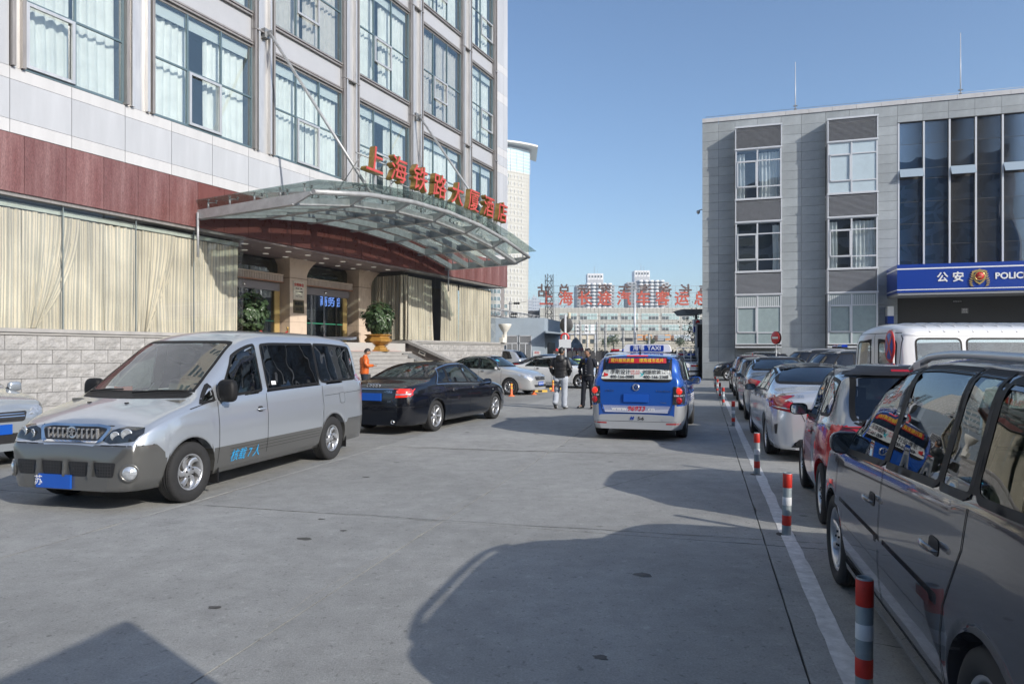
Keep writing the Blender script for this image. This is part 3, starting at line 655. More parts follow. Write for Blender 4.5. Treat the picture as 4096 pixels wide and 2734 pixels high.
for x0, x1 in ((1.96, 4.6), (7.12, 9.78)):
    mb = MB()
    for i in range(22):
        x = x0+.12+i*(x1-x0-.24)/22
        mb.box(x, x+.075, -.72, -.70, 4.42, 5.0)
    o = mb.build('vertical_blind', mat('pale_blind', (.5, .54, .55), .8), pol)
# glass curtain wall
M_cw = glass('dark_curtain_wall_glass', (.1, .2, .35), .3, wav=.55, ws=.5, mixmax=1, body=(.03, .10, .22), bw=.6)
PB('curtain_wall_backing', 10.98, 30, -.4, -.35, 5, 14.98, mat('near_black', (.006, .012, .02), .4))
rows = [14.98, 13.7, 12.28, 11.68, 10.36, 9.1, 7.87, 6.7, 5.4]
for i in range(14):
    x = 11.0+i*1.3
    for j in range(8):
        hop = j == 2 and i % 2 == 0
        g = MB().box(x+.04, x+1.26, .09, .12, rows[j+1]+.012, rows[j]-.012).mesh('glass_pane', M_cw)
        if hop:
            inst(MB().box(x+.04, x+1.26, 0, .03, -.58, 0).mesh('open_pane', mat('sunlit_open_pane', (.42, .5, .55), .15, .3)), 'open_pane', pol, (0, 0, rows[j]-.012), (-math.radians(28), 0, 0))
        else: inst(g, 'glass_pane', pol)
    PB('mullion', x-.045, x+.045, -.1, .02, 6.4, 14.98, M_frame)
PB('head_flashing', 10.95, 30, -.1, .03, 14.96, 15.0, M_black)
# blue sign canopy
sb = empty('police_sign_canopy', tuple(pol.location), PA, 'blue police canopy sign with white lettering and gold badge', 'sign')
f = MB().box(10.38, 30, -2.45, 0, 4.92, 6.46).build('fascia', M_blue, sb)
for z0, z1 in ((6.18, 6.25), (5.05, 5.1)): MB().box(10.375, 30, -2.456, .0, z0, z1).build('white_stripe', M_wht, sb)
MB().box(10.42, 30, -2.4, 0, 4.8, 4.915).build('underside', mat('canopy_underside', (.35, .36, .38), .4), sb)
text('公', .56, M_wht, sb, (12.56, -2.46, 5.68), ext=.02, off=.014); text('安', .56, M_wht, sb, (13.3, -2.46, 5.68), ext=.02, off=.014)
text('POLICE', .46, M_wht, sb, (15.0, -2.46, 5.69), ext=.02, off=.014, align='LEFT')
bd = MB().prism([(14.29+.42*a, 5.64+.46*b) for a, b in ((0, 1), (.25, .9), (.5, .88), (.85, .75), (.78, .3), (.7, -.1), (.45, -.5), (0, -.82), (-.45, -.5), (-.7, -.1), (-.78, .3), (-.85, .75), (-.5, .88), (-.25, .9))], 'y', -2.50, -2.457).build('badge', mat('badge_gold', (.6, .42, .16), .3, .6, var=.1), sb)
MB().prism([(14.29+.32*a, 5.64+.36*b) for a, b in ((0, .95), (.5, .84), (.85, .7), (.7, -.1), (.45, -.45), (0, -.75), (-.45, -.45), (-.7, -.1), (-.85, .7), (-.5, .84))], 'y', -2.51, -2.499).build('badge_shield', mat('navy_enamel', (.02, .03, .08), .3), bd)
o = MB().lathe([(.0001, 0), (.20, 0), (.21, -.02), (.24, -.03), (.25, .0)], (14.29, -2.51, 5.72), 'y', 28).build('badge_ring', MC['badge_gold'], bd)
MB().lathe([(.0001, -.03), (.19, -.03), (.195, -.0)], (14.29, -2.512, 5.72), 'y', 28).build('badge_disc', M_redp, bd)
mb = MB()
def star(cx, cz_, r, y): mb.prism([(cx+(r if k % 2 == 0 else r*.4)*math.sin(k*PI/5), cz_+(r if k % 2 == 0 else r*.4)*math.cos(k*PI/5)) for k in range(10)], 'y', y-.01, y)
star(14.29, 5.82, .045, -2.542)
for dx, dz in ((-.1, -.01), (-.05, .0-.03), (.05, -.03), (.1, -.01)): star(14.29+dx, 5.80+dz, .02, -2.542)
mb.box(14.18, 14.4, -2.55, -2.54, 5.63, 5.665).box(14.22, 14.36, -2.55, -2.54, 5.67, 5.70); mb.build('badge_emblem', MC['badge_gold'], bd)
for s_ in (-1, 1):
    for k in range(6):
        a = -.55+.2*k; c = (14.29+s_*(.36+.04*math.sin(k)), 5.2+.115*k)
        m_ = MB().prism([(c[0]-s_*.1, c[1]-.03), (c[0]+s_*.04, c[1]-.0), (c[0]+s_*.1, c[1]+.09), (c[0]-s_*.02, c[1]+.06)], 'y', -2.495, -2.457).build('badge_leaf', MC['badge_gold'], bd)
# lobby
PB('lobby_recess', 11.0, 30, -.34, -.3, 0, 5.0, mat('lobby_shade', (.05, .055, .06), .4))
PB('lobby_lintel', 11.0, 30, -.3, -.1, 3.86, 4.2, mat('grey_lintel', (.3, .31, .33), .5)); 
hp = PB('house_number_plate', 14.2, 14.55, -.1, -.07, 3.87, 4.17, mat('plate_grey', (.2, .2, .2), .5)); text('333', .17, M_wht, hp, (14.37, .065, 4.07), ext=.003, off=.004); text('恒丰路', .09, M_wht, hp, (14.37, .065, 3.93), ext=.003)
pp = PB('notice_plate', 13.75, 14.25, -.1, -.08, 4.45, 4.65, M_black); text('报警接待', .11, M_steel, pp, (14.0, .075, 4.55), ext=.003)
for x, zt in ((5.63, 20.0), (14.73, 20.6)):
    a_ = MB().tube([(x, 2, 16.2), (x, 2, zt)], [.04, .02], 6).build('roof_antenna', M_frame, pol)
    MB().box(x-.12, x+.12, 1.95, 2.05, 17.2, 17.25).box(x-.08, x+.08, 1.95, 2.05, 17.0, 17.04).build('antenna_fitting', M_steel_d, a_)
ls = empty('wall_light_sign', tuple((pol.matrix_basis @ Vector((10.45, -.35, 0)))), PA, 'small white and blue police light box fixed on the grey wall beside the lobby', 'sign')
MB().box(-.16, .16, -.3, .3, 3.75, 4.3).build('lamp_box', M_wht, ls); MB().box(-.16, .16, -.3, .3, 3.3, 3.745).build('blue_box', M_blue, ls); MB().box(-.17, .17, .3, .4, 3.5, 4.2).build('bracket', M_steel_d, ls)
cc = empty('security_camera', tuple(pol.matrix_basis @ Vector((-.25, .3, 10.55))), PA, 'small grey dome security camera on the corner of the police station', 'security camera')
MB().lathe([(.0001, -.16), (.09, -.1), (.11, 0), (.1, .07), (.0001, .09)], seg=12).build('dome', M_steel_d, cc); MB().tube([(0, 0, .08), (.3, -.1, .12)], .03, 6).build('bracket', M_steel_d, cc)
# ---------------------------------------------------------------- far setting (XY from picture bearings)
def at(px, Y): return (px-512)/683*Y
def zat(py, Y): return (352-py)/683*Y+1.65
# station building
YS = 350
st = empty('coach_station', (at(540, YS), YS, 0), 0, 'long beige station building with two rows of windows under the red roof lettering', 'station building')
WS = 95
MB().box(0, WS, 0, 30, zat(345, YS), zat(307.3, YS)).build('wall', M_beige, st)
MB().box(-8, 0, 10, 30, 2, zat(309, YS)).build('dark_annex', mat('dark_annex_wall', (.05, .05, .055), .8), st)
mj = MB()
for i in range(48): mj.box(i*2-.04, i*2+.04, -.12, -.02, zat(345, YS), zat(307.3, YS))
for py in (309.5, 311.6, 320.5, 322.2, 331.5, 333, 335, 337): z = zat(py, YS); mj.box(0, WS, -.12, -.02, z-.05, z+.05)
tag(mj.build('tile_joints', mat('beige_joint', (.34, .33, .29), .8), st), kind='stuff')
gl = mat('pale_green_station_glass', (.36, .48, .48), .15, var=.15, vs=.3); gd = mat('dark_station_pane', (.09, .11, .12), .2)
wm = {}
for r, (pt, pb) in enumerate(((312.9, 319.2), (324.2, 330.3))):
    for k in range(9):
        x0 = (559.5-540+k*20.45)/683*YS
        if r == 0 and k == 0: pass
        z1, z0 = zat(pt, YS), zat(pb, YS)
        o = MB().box(x0, x0+9, -.2, -.1, z0, z1).build('window', M_wht, st)
        for c in range(5):
            xa = x0+.15+c*1.77
            for q0, q1, lo in ((z0+.1, z0+(z1-z0)*.5, 1), (z0+(z1-z0)*.55, z1-.1, 0)):
                mm = gd if (lo and R.random() < .45) else gl
                MB().box(xa, xa+1.6, -.26, -.21, q0, q1).build('pane', mm, o)
        MB().box(x0, x0+9, -.3, -.21, z0+(z1-z0)*.51, z0+(z1-z0)*.54).build('rail', M_wht, o)
for k in range(7): 
    x0 = (605-540+k*16)/683*YS; MB().box(x0, x0+6, -.3, -.1, zat(341, YS), zat(337.5, YS)).build('bay_opening', M_black, st)
rs = empty('station_roof_lettering', (at(540, YS), YS-1, zat(307.3, YS)), 0, 'big red front lettering on a frame along the station roof', 'sign')
sr = mat('weathered_red_letter', (.43, .07, .035), .7, var=.15); sbk = mat('rusty_letter_back', (.1, .05, .035), .8, var=.4, vs=1)
for i, ch in enumerate('上海长途汽车客运总站'):
    x = (546.4-540+i*19.27)/683*YS
    text(ch, 7.6, sr, rs, (x, 0, 4.2), ext=.25, off=.19, name='letter')
bs = empty('rear_roof_lettering', (at(540, YS+15), YS+15, zat(307.3, YS)), 0, 'brown backs of the rear roof lettering seen mirrored above the station', 'sign')
for i, ch in enumerate('站总运客车汽途长海上'):
    x = (544-540+i*20.2)/683*(YS+15)
    text(ch, 7.2, sbk, bs, (x, 0, 9.6), rot=(PI/2, 0, PI), ext=.4, off=.17, name='letter')
mf = MB()
for i in range(30): mf.tube([(i*3.2, .6, 0), (i*3.2, .6, 7.6)], .05, 4)
for z in (1, 4, 7.6): mf.tube([(0, .6, z), (WS, .6, z)], .05, 4)
mf.build('support_frame', M_steel_d, rs)
mf = MB()
for i in range(26): mf.tube([(i*3.8, -.6, -2), (i*3.8, -.6, 12.5)], .06, 4); mf.tube([(i*3.8, -.6, 1), (i*3.8+3.8, -.6, 6)], .04, 4)
for z in (6.5, 9, 12.5): mf.tube([(0, -.6, z), (98, -.6, z)], .08, 4)
mf.build('support_frame', M_steel_d, bs)
# embankment and raised deck
emb = MB().box(at(560, 320), at(760, 320), 318, 352, -1, zat(341, 320)).build('embankment', mat('embankment_stone', (.42, .39, .32), .85, var=.15, vs=.3)); tag(emb, kind='structure')
# twin apartment towers
def aptower(px0, px1, topy, roof, label, seed):
    Y = 600; t = empty('apartment_tower', (at((px0+px1)/2, Y), Y, 0), 0, label, 'apartment tower', 'twin apartment towers behind the station')
    hw = (px1-px0)/2/683*Y; zt = zat(topy, Y); g1 = mat('tower_grey_wall', (.42, .43, .45), .7); w1 = mat('tower_white_wall', (.74, .74, .75), .6)
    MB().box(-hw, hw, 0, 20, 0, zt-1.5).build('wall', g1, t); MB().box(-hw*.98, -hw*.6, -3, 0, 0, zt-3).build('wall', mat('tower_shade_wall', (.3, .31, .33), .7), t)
    rx0, rx1, ry = roof
    a0, a1 = (rx0-(px0+px1)/2)/683*Y, (rx1-(px0+px1)/2)/683*Y
    rb = MB().box(a0, a1, 2, 16, zt-3, zat(ry, Y)).build('roof', w1, t)
    MB().box(a0+.5, a1-.2, 1.9, 15, zt-2, zt+3.5).build('roof_neck', g1, rb)
    for k in range(5): x = a0+1.6+k*(a1-a0-3.2)/4; MB().box(x-.5, x+.5, 1.7, 1.98, zat(ry, Y)-3.6, zat(ry, Y)-1.8).build('roof_window', gd, rb)
    for k in range(4): x = a0+3.2+k*(a1-a0-3.2)/4; MB().box(x-.1, x+.1, 1.7, 1.98, zat(ry, Y)-6, zat(ry, Y)-.4).build('roof_fin', g1, rb)
    MB().tube([((a0+a1)/2, 8, zat(ry, Y)), ((a0+a1)/2, 8, zat(ry, Y)+7)], .15, 5).tube([((a0+a1)/2+2.5, 8, zat(ry, Y)), ((a0+a1)/2+2.5, 8, zat(ry, Y)+5)], .1, 5).build('antenna', M_steel_d, rb)
    bal = MB().lathe([(2.3, 0), (2.35, .1), (2.35, 1.1), (2.25, 1.2)], seg=14).mesh('balcony', w1); gla = MB().lathe([(2.0, 0), (2.0, 1.7)], seg=10).mesh('balcony_glazing', mat('balcony_glass', (.14, .17, .2), .2, var=.5, vs=.6))
    x0 = -hw+hw*.62
    fl = int((zt-40)/3.0)
    for c in range(5):
        x = x0+c*4.7
        for f_ in range(fl):
            z = zt-1.2-(f_+1)*2.95
            inst(bal, 'balcony', t, (x, 0, z)); inst(gla, 'balcony_glazing', t, (x, 0, z+1.2))
        MB().lathe([(.0001, 1.4), (2.2, 1.4), (2.35, 1.2), (2.35, .0)], (x, 0, zt-1.3), seg=14).build('balcony_cap', w1, t)
    me = MB().box(-.9, .9, -.15, 0, 0, 1.3).mesh('window', gd)
    for f_ in range(fl):
        z = zt-1.5-(f_+1)*2.95
        for x in (-hw*.9, -hw*.72): inst(me, 'window', t, (x, -3, z+.6))
        for x in (hw*.72, hw*.9): inst(me, 'window', t, (x, 0, z+.6))
aptower(576, 614.5, 283, (587.8, 603.6, 272.8), 'white apartment tower with round balconies, nearer the lattice mast', 1)
aptower(627.5, 669, 280, (635, 650.3, 269.8), 'white apartment tower with round balconies and roof dishes, nearer the police station', 2)
# distant housing
for i, (a, b, ty) in enumerate(((524, 528, 301), (528.3, 532, 299), (532.2, 537, 296.5), (537, 541, 299.5), (549, 553, 303), (553.5, 561, 302), (565, 572, 305.5))):
    Y = 700; t = empty('housing_block', (at(a, Y), Y, 0), 0, ['pale housing block at the left of the distant group beside the tall tower', 'second pale block from the tall tower', 'tallest grey block in the distant group', 'low pale block touching the station annex', 'narrow pale block behind the lattice mast', 'stepped cream block just right of the lattice mast', 'low dark block under the second red letter'][i], 'housing block')
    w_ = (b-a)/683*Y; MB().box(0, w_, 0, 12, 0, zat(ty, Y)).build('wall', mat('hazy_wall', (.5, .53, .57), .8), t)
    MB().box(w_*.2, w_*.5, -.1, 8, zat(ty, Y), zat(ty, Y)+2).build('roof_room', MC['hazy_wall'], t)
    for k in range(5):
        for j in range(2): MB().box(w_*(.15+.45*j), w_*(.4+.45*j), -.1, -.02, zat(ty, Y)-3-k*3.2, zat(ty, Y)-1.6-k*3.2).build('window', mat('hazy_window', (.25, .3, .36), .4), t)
# tall beige tower
YT = 300
tw = empty('office_tower', (at(505, YT), YT, 0), 0, 'tall beige railway tower with curved glass crown behind the hotel', 'office tower')
def X(px): return (px-505)/683*YT
R0 = X(530.5)
g_t = mat('tower_window_glass', (.16, .24, .27), .15, var=.3, vs=.2); g_c = mat('tower_crown_glass', (.45, .6, .66), .12, var=.12, vs=.15)
def tface(name, z0, z1, m, r=0, x1=None, x0=-12):
    lean0, lean1 = (z0-95)*.012, (z1-95)*.012; n = 10; mb = MB(); xe = R0 if x1 is None else x1
    for i in range(n+1):
        u = i/n; x = x0+(xe-x0)*u; y = 9*(max(0, u-.2)/.8)**2
        xs = x if x1 is not None else x
        mb.v += [(x+lean0*u, y-r, z0), (x+lean1*u, y-r, z1)]
    b = n*2
    for i in range(n): mb.f.append([2*i, 2*i+2, 2*i+3, 2*i+1]); mb.m.append(0); mb.s.append(True)
    e = len(mb.v); mb.v += [(xe+lean0, 30, z0), (xe+lean1, 30, z1)]; mb.f.append([b, e, e+1, b+1]); mb.m.append(0); mb.s.append(False)
    if r > .2:   # cap lips
        mb.f.append([2*i+1 for i in range(n+1)]+[e+1]); mb.m.append(0); mb.s.append(False); mb.f.append([2*i for i in range(n+1)][::-1]+[e]); mb.m.append(0); mb.s.append(False)
    return mb.build(name, m, tw)
ztop = zat(140, YT)
tface('wall', 0, zat(169, YT), M_beige)
tface('glass_crown', zat(169, YT), zat(145.5, YT), g_c)
for k in range(8): z = zat(169, YT)+k*1.48; tface('crown_band', z, z+.18, M_wht, .1)
for k in range(9):
    x = -12+k*2.9; MB().box(x-.07, x+.07, .0+9*(max(0, (k/8-.2))/.8)**2-.2, .1+9*(max(0, (k/8-.2))/.8)**2-.1, zat(169, YT), zat(145.5, YT)).build('crown_mullion', M_wht, tw)
rf = tface('roof', zat(142.6, YT), zat(140.6, YT), mat('roof_canopy_white', (.75, .73, .7), .5), 2.5, X(538.5), -12)
rows_ = [zat(172.5+i*7.3, YT) for i in range(25)]
for i, z in enumerate(rows_):
    if z < 12: break
    o = tface('window', z-1.5, z+.1, g_t, .08, R0-.3, -12)
    for x in [-10+k*1.6 for k in range(12)]:
        u = (x+12)/(R0+12); y = 9*(max(0, u-.2)/.8)**2
        MB().box(x-.12, x+.12, y-.22, y-.1, z-1.5, z+.1).build('mullion', M_wht, o)
    if i < 9: tface('sun_shade', z+.9, z+1.2, mat('shade_blade', (.1, .09, .08), .6), .9, -12+(R0+12)*(.62-.06*i), -12)
    u = .47; x = -12+(R0+12)*u; MB().box(x-.8, x+.8, 9*((u-.2)/.8)**2-.3, 9*((u-.2)/.8)**2-.12, z-3.1, z+.15).build('panel', mat('taupe_panel', (.3, .27, .25), .6), tw)
mj = MB()
for z in [zat(172.5+i*3.65, YT) for i in range(46)]:
    for k in range(10):
        u0, u1 = k/10, (k+1)/10; x0, x1 = -12+(R0+12)*u0, -12+(R0+12)*u1; y0, y1 = [9*(max(0, u-.2)/.8)**2-.05 for u in (u0, u1)]
        mj.add([(x0, y0, z+.9), (x1, y1, z+.9), (x1, y1, z+.98), (x0, y0, z+.98)], [(0, 1, 2, 3)])
tag(mj.build('facade_joints', MC['beige_joint'], tw), kind='stuff')
# gatehouse
M_gh = mat('blue_grey_render', (.31, .37, .43), .8, var=.1, vs=.8)
gh = empty('gatehouse', (at(544.6, 50), 50, 0), 0, 'blue grey gatehouse with barred windows beyond the hotel corner', 'gatehouse')
Gx = lambda px: (px-544.6)/683*50
MB().prism([(Gx(470), 0), (0, 0), (1.05+.55, 6), (Gx(470), 6)], 'z', 0, 4.18).build('wall', M_gh, gh)
for a, b, z0, z1 in ((Gx(506.2), Gx(517.8), .75, 2.9), (Gx(519), Gx(531.5), .75, 2.9)):
    wn = MB().box(a, b, -.04, .02, z0, z1).build('window', M_black, gh)
    for k in range(12): x = a+(k+.5)*(b-a)/12; MB().box(x-.012, x+.012, -.1, -.05, z0, z1).build('bar', M_frame, wn)
    MB().box(a, b, -.12, -.04, z1-.62, z1-.55).box(a, b, -.12, -.04, z0, z0+.05).box(a, b, -.12, -.04, z1-.05, z1).box(a, a+.06, -.12, -.04, z0, z1).box(b-.06, b, -.12, -.04, z0, z1).box((a+b)/2-.025, (a+b)/2+.025, -.12, -.04, z0, z1-.6).build('frame', M_frame, wn)
nb_ = MB().box(Gx(533), Gx(540.5), -.05, .0, .9, 1.75).build('notice_board', mat('notice_white', (.6, .62, .64), .5), gh)
text('须知', .2, M_redp, nb_, (Gx(536.7), -.06, 1.62), ext=.004)
for k in range(6): MB().box(Gx(534), Gx(539.5), -.06, -.05, 1.0+k*.08, 1.03+k*.08).build('print_line', M_steel_d, nb_)
MB().prism([(0, 3.05), (0, 3.2), (1.55, 3.0), (1.55, 2.95)], 'y', -1.2, 5).build('awning', M_gh, gh)
dr = MB().add([(.3, .9, 0), (.95, 3.3, 0), (.95, 3.3, 2.3), (.3, .9, 2.3)], [(0, 1, 2, 3)]).build('door', M_black, gh); dr.location = (.03, -.05, .1)
# fence
fc = empty('picket_fence', (at(556, 48), 48, 0), 0, 'dark fence of wide round-topped boards with small lamps across the yard', 'fence')
me = MB().prism([(-.15, 0), (.15, 0), (.15, 1.6), (.12, 1.7), (.06, 1.76), (0, 1.78), (-.06, 1.76), (-.12, 1.7), (-.15, 1.6)], 'y', -.03, .03).mesh('board', mat('charcoal_board', (.045, .045, .05), .55, var=.3))
mp_ = MB().lathe([(.03, 0), (.03, 1.88), (.06, 1.9), (.07, 1.96), (.0001, 2.0)], seg=8).mesh('lamp_post', M_steel_d)
for k in range(34):
    inst(me, 'board', fc, (k*.325, 0, 0))
    if k % 3 == 0: inst(mp_, 'lamp_post', fc, (k*.325+.16, .05, 0))
MB().box(0, 11, .03, .08, .4, .5).box(0, 11, .03, .08, 1.3, 1.4).build('rail', M_steel_d, fc)
rb_ = empty('guard_post', (at(556.5, 47), 46.8, 0), 0, 'short chevron guard post with red lamp at the fence end', 'guard post')
pb_ = MB().box(-.25, .25, -.1, .1, 0, 1.75).build('panel', mat('guard_dark', (.06, .05, .05), .5), rb_); MB().lathe([(.1, 0), (.11, .1), (.0001, .2)], (0, 0, 1.75), seg=10).build('lamp', M_redp, rb_)
for k in range(4): MB().prism([(-.22, .9+k*.2), (0, .8+k*.2), (.22, .9+k*.2), (.22, .98+k*.2), (0, .88+k*.2), (-.22, .98+k*.2)], 'y', -.12, -.101).build('chevron', M_wht if k % 2 else M_redp, pb_)
# sign pole with round mirror seen from behind
sp_ = empty('mirror_pole', (at(565.3, 38), 38, 0), 0, 'pole with round mirror, ring sign and white board seen from behind', 'sign pole')
MB().tube([(0, 0, 0), (0, 0, zat(314, 38))], .07, 10).build('pole', M_frame, sp_)
o = MB().lathe([(.0001, .1), (.25, .09), (.42, .03), (.44, 0), (.43, -.05), (.0001, -.05)], (0, 0, 0), 'y', 28).build('mirror', mat('grey_mirror_back', (.13, .13, .13), .5, var=.2), sp_); o.location = (.08, .1, zat(324.5, 38)); o.rotation_euler = (0, 0, -.7)
MB().lathe([(.17, 0), (.25, 0), (.26, .02), (.25, .04), (.17, .04)], (0, 0, 0), 'y', 24).build('ring_sign', M_redp, sp_, (-.03, -.08, zat(337, 38))); MB().lathe([(.0001, .01), (.17, .01)], (0, 0, 0), 'y', 24).build('ring_sign_face', M_steel_d, sp_, (-.03, -.06, zat(337, 38)))
MB().box(-.36, .31, -.12, -.08, zat(347.5, 38), zat(339, 38)).build('board', M_frame, sp_)
o = MB().lathe([(.07, 0), (.09, .1), (.09, .35), (.06, .36)], seg=12).build('camera_housing', mat('cream_camera', (.55, .5, .38), .5), sp_); o.location = (.22, 0, zat(318.5, 38))
MB().tube([(-.3, 0, zat(315, 38)), (.25, 0, zat(315.5, 38))], .03, 6).build('cross_arm', M_steel_d, sp_)
# lattice mast, truss beam, poles
def lattice(mb, p0, p1, w_, n):
    p0, p1 = Vector(p0), Vector(p1); d = (p1-p0).normalized(); a = d.cross(Vector((0, 1, 0)) if abs(d.z) > .5 else Vector((0, 0, 1))).normalized(); b = d.cross(a)
    cs = [a*w_/2*i+b*w_/2*j for i, j in ((1, 1), (1, -1), (-1, -1), (-1, 1))]
    for c in cs: mb.tube([p0+c, p1+c], w_*.055, 4)
    for k in range(n):
        q0 = p0+(p1-p0)*k/n; q1 = p0+(p1-p0)*(k+1)/n
        for i in range(4):
            c0, c1 = cs[i], cs[(i+1) % 4]
            mb.tube([q0+c0, q1+c1], w_*.035, 4); mb.tube([q0+c0, q0+c1], w_*.03, 4)
lm = empty('lattice_mast', (at(549.2, 80), 80, 0), .3, 'dark steel lattice mast standing behind the gatehouse', 'mast')
mb = MB(); lattice(mb, (0, 0, 0), (0, 0, zat(274, 80)), .72, 14); mb.build('lattice', mat('dark_steel', (.06, .06, .065), .6), lm)
tb = empty('catenary_beam', (0, 70, 0), 0, 'grey truss beam with insulators above the gatehouse roof', 'truss beam')
mb = MB(); lattice(mb, (at(470, 70), 0, zat(308, 70)), (at(538, 70), 3, zat(317.5, 70)), .7, 16); mb.build('truss', M_steel, tb)
for px, py in ((517, 302.2), (514.5, 313), (514, 316.5)):
    MB().lathe([(.05, -.35), (.14, -.3), (.14, -.2), (.07, -.18), (.14, -.1), (.14, 0), (.07, .02), (.14, .1), (.14, .2), (.05, .3)], (at(px, 69), 0, zat(py, 69)), 'x', 10).build('insulator', M_black, tb)
MB().tube([(at(505, 69), 0, zat(303.5, 69)), (at(527, 69), 0, zat(300.5, 69))], .02, 5).build('wire', M_black, tb)
poles = [(510.5, 301.1, 'pole at the left, behind the truss beam'), (553.8, 310, 'short pole behind the lattice mast foot'), (575.4, 322.5, 'short pole between the mirror pole and the cream hut'), (580.4, 320.5, 'tall pole left of the cream hut doorway'), (597, 321.5, 'tall pole at the right end of the cream hut'), (605.5, 323.4, 'pole right of the cream hut beside the shrubs'), (623.5, 330.3, 'short pole over the sago palms'), (636, 331.8, 'short pole beside the left orange coach'), (649, 333.3, 'short pole between the two orange coaches')]
for px, ty, lb in poles:
    Y = 75 if px < 512 else 92
    o = MB().tube([(0, 0, 0), (0, 0, zat(ty, Y))], [.2, .15], 10).lathe([(.18, 0), (.21, .0), (.21, .1), (.18, .1)], (0, 0, zat(ty, Y)*.8), seg=10).build('concrete_pole', mat('pole_concrete', (.36, .36, .35), .8, var=.15), None, (at(px, Y), Y, 0)); tag(o, 'grey concrete '+lb, 'pole', 'concrete poles along the railway')
o = empty('street_lamp', (at(623.7+11, 120), 120, 0), 0, 'tall thin white lamp mast rising past the sign letters', 'street lamp')
MB().tube([(0, 0, 0), (0, 0, zat(289, 120))], [.2, .12], 8).build('pole', M_frame, o); MB().box(-1.3, 1.3, -.2, .2, zat(289, 120), zat(288, 120)).build('lamp_head', M_steel_d, o)
wr = MB()
for py, s_ in ((314.5, 1.2), (322.3, .8), (326, .5), (329.3, .9), (333.2, .3), (338.2, .4), (343.3, .2), (345.3, .2)):
    wr.tube([(at(540, 90), 90, zat(py+1, 90)), (at(620, 90), 90, zat(py+s_, 90)), (at(703, 90), 90, zat(py, 90))], .018, 4)
tag(wr.build('overhead_wires', M_black), 'thin overhead railway wires strung between the concrete poles', 'wires', kind='stuff')
# cream hut
hu = empty('railway_hut', (at(570.5, 96), 96, 0), 0, 'cream two storey railway hut with air conditioners on its roof', 'hut')
cr_ = mat('cream_render', (.6, .55, .45), .8, var=.08)
hw_ = (595.5-570.5)/683*96; hz = zat(334.3, 96)
MB().box(0, hw_, 0, 6, 0, hz).build('wall', cr_, hu); MB().box(-.1, hw_+.1, -.15, 6, hz, hz+.2).build('roof', M_frame, hu)
for x in (.6, 1.9, 3.0): 
    for z in (hz-1.2, hz-3.4): MB().box(x-.2, x+.25, -.06, -.01, z, z+.55).build('window', gd, hu)
for x in (2.42, 3.45): MB().box(x-.06, x+.06, -.12, -.01, 0, hz).build('downpipe', M_wht, hu)
for i, (px, w_) in enumerate(((581.5-3, 4), (588.8-1.8, 3.8), (596-3, 4))):
    o = empty('air_conditioner', (at(px, 95.9), 96.5, hz+.2), 0, ['air conditioner outdoor unit at the left of the hut roof', 'air conditioner outdoor unit in the middle of the hut roof', 'plain white cabinet at the right of the hut roof'][i], 'air conditioner' if i < 2 else 'cabinet')
    MB().box(-.28, .28, -.2, .2, 0, 1.25).build('casing', M_wht, o)
    if i < 2:
        for z in (.35, .9): MB().lathe([(.0001, -.03), (.17, -.03), (.2, 0)], (0, -.2, z), 'y', 14).build('fan', M_steel_d, o)
# rock
mb = MB()
def P(u, v):
    a = u*2*PI; b = v*PI/2; r = 1+.28*noise.noise(Vector((math.cos(a)*1.6, math.sin(a)*1.6, v*2.2)))+.08*noise.noise(Vector((math.cos(a)*6, math.sin(a)*6, v*7)))
    return (1.3*r*math.cos(a)*math.cos(b), .8*r*math.sin(a)*math.cos(b), 2.45*r*math.sin(b))
mb.grid(P, 36, 14); rk = empty('scholar_rock', (at(575, 58), 58, 0), 0, 'grey landscape rock with faded red lettering beyond the fence', 'rock')
mb.build('rock', mat('grey_rock', (.2, .23, .24), .85, var=.35, vs=2, bump=.5, bs=5), rk); text('静安铁路', .55, mat('faded_red_ink', (.4, .06, .05), .7), rk, (.15, -1.05, 1.75), ext=.1, name='rock_lettering')
# foliage helpers
def leafcloud(n, fn, ls, seed, aspect=1.6):
    rr = random.Random(seed); mb = MB()
    for i in range(n):
        p, up = fn(rr); d = Vector((rr.gauss(0, 1), rr.gauss(0, 1), rr.gauss(0, .6))).normalized(); e = d.cross(Vector((rr.gauss(0, 1), rr.gauss(0, 1), rr.gauss(0, 1)))).normalized()
        s_ = ls*rr.uniform(.7, 1.3); a = p+d*s_*aspect; m_ = p+d*s_*aspect*.5
        mb.add([p, m_+e*s_*.45, a, m_-e*s_*.45], [(0, 1, 2, 3)])
    return mb
def hedge(name, x0, x1, y, h, label, seed, px=True, dens=60):
    o = empty(name, ((x0+x1)/2, y, 0), 0, label, 'hedge' if 'hedge' in name else 'shrub'); w_ = (x1-x0)/2
    def fn(rr):
        while 1:
            q = Vector((rr.uniform(-1, 1), rr.uniform(-1, 1), rr.uniform(0, 1)))
            if q.x*q.x*.8+q.y*q.y+max(0, q.z-.2)**2 < 1: break
        return Vector((q.x*w_, q.y*.6, q.z*h*(.9+.2*noise.noise(Vector((q.x*w_*2, seed, 0)))))), 0
    leafcloud(int(dens*max(1, w_*h)*3), fn, .11, seed).build('foliage', M_leafd, o); MB().tube([(0, 0, 0), (0, 0, h*.5)], .06, 6).build('stem', M_bark, o); return o
for i, (a, b, ty, Y, lb) in enumerate(((557.5, 566, 347, 53, 'low dark shrub at the foot of the mirror pole'), (583, 597, 346.5, 60, 'shrub with yellowish leaves in front of the cream hut'), (596, 613, 347.3, 56, 'clipped round shrub between the palms and the cream hut'), (612, 700, 345.2, 60, 'long dark clipped hedge behind the fence and parked patrol car'))):
    hedge('clipped_hedge' if i == 3 else 'shrub', at(a, Y), at(b, Y), Y, zat(ty, Y), lb, 90+i, dens=60 if i < 3 else 40)
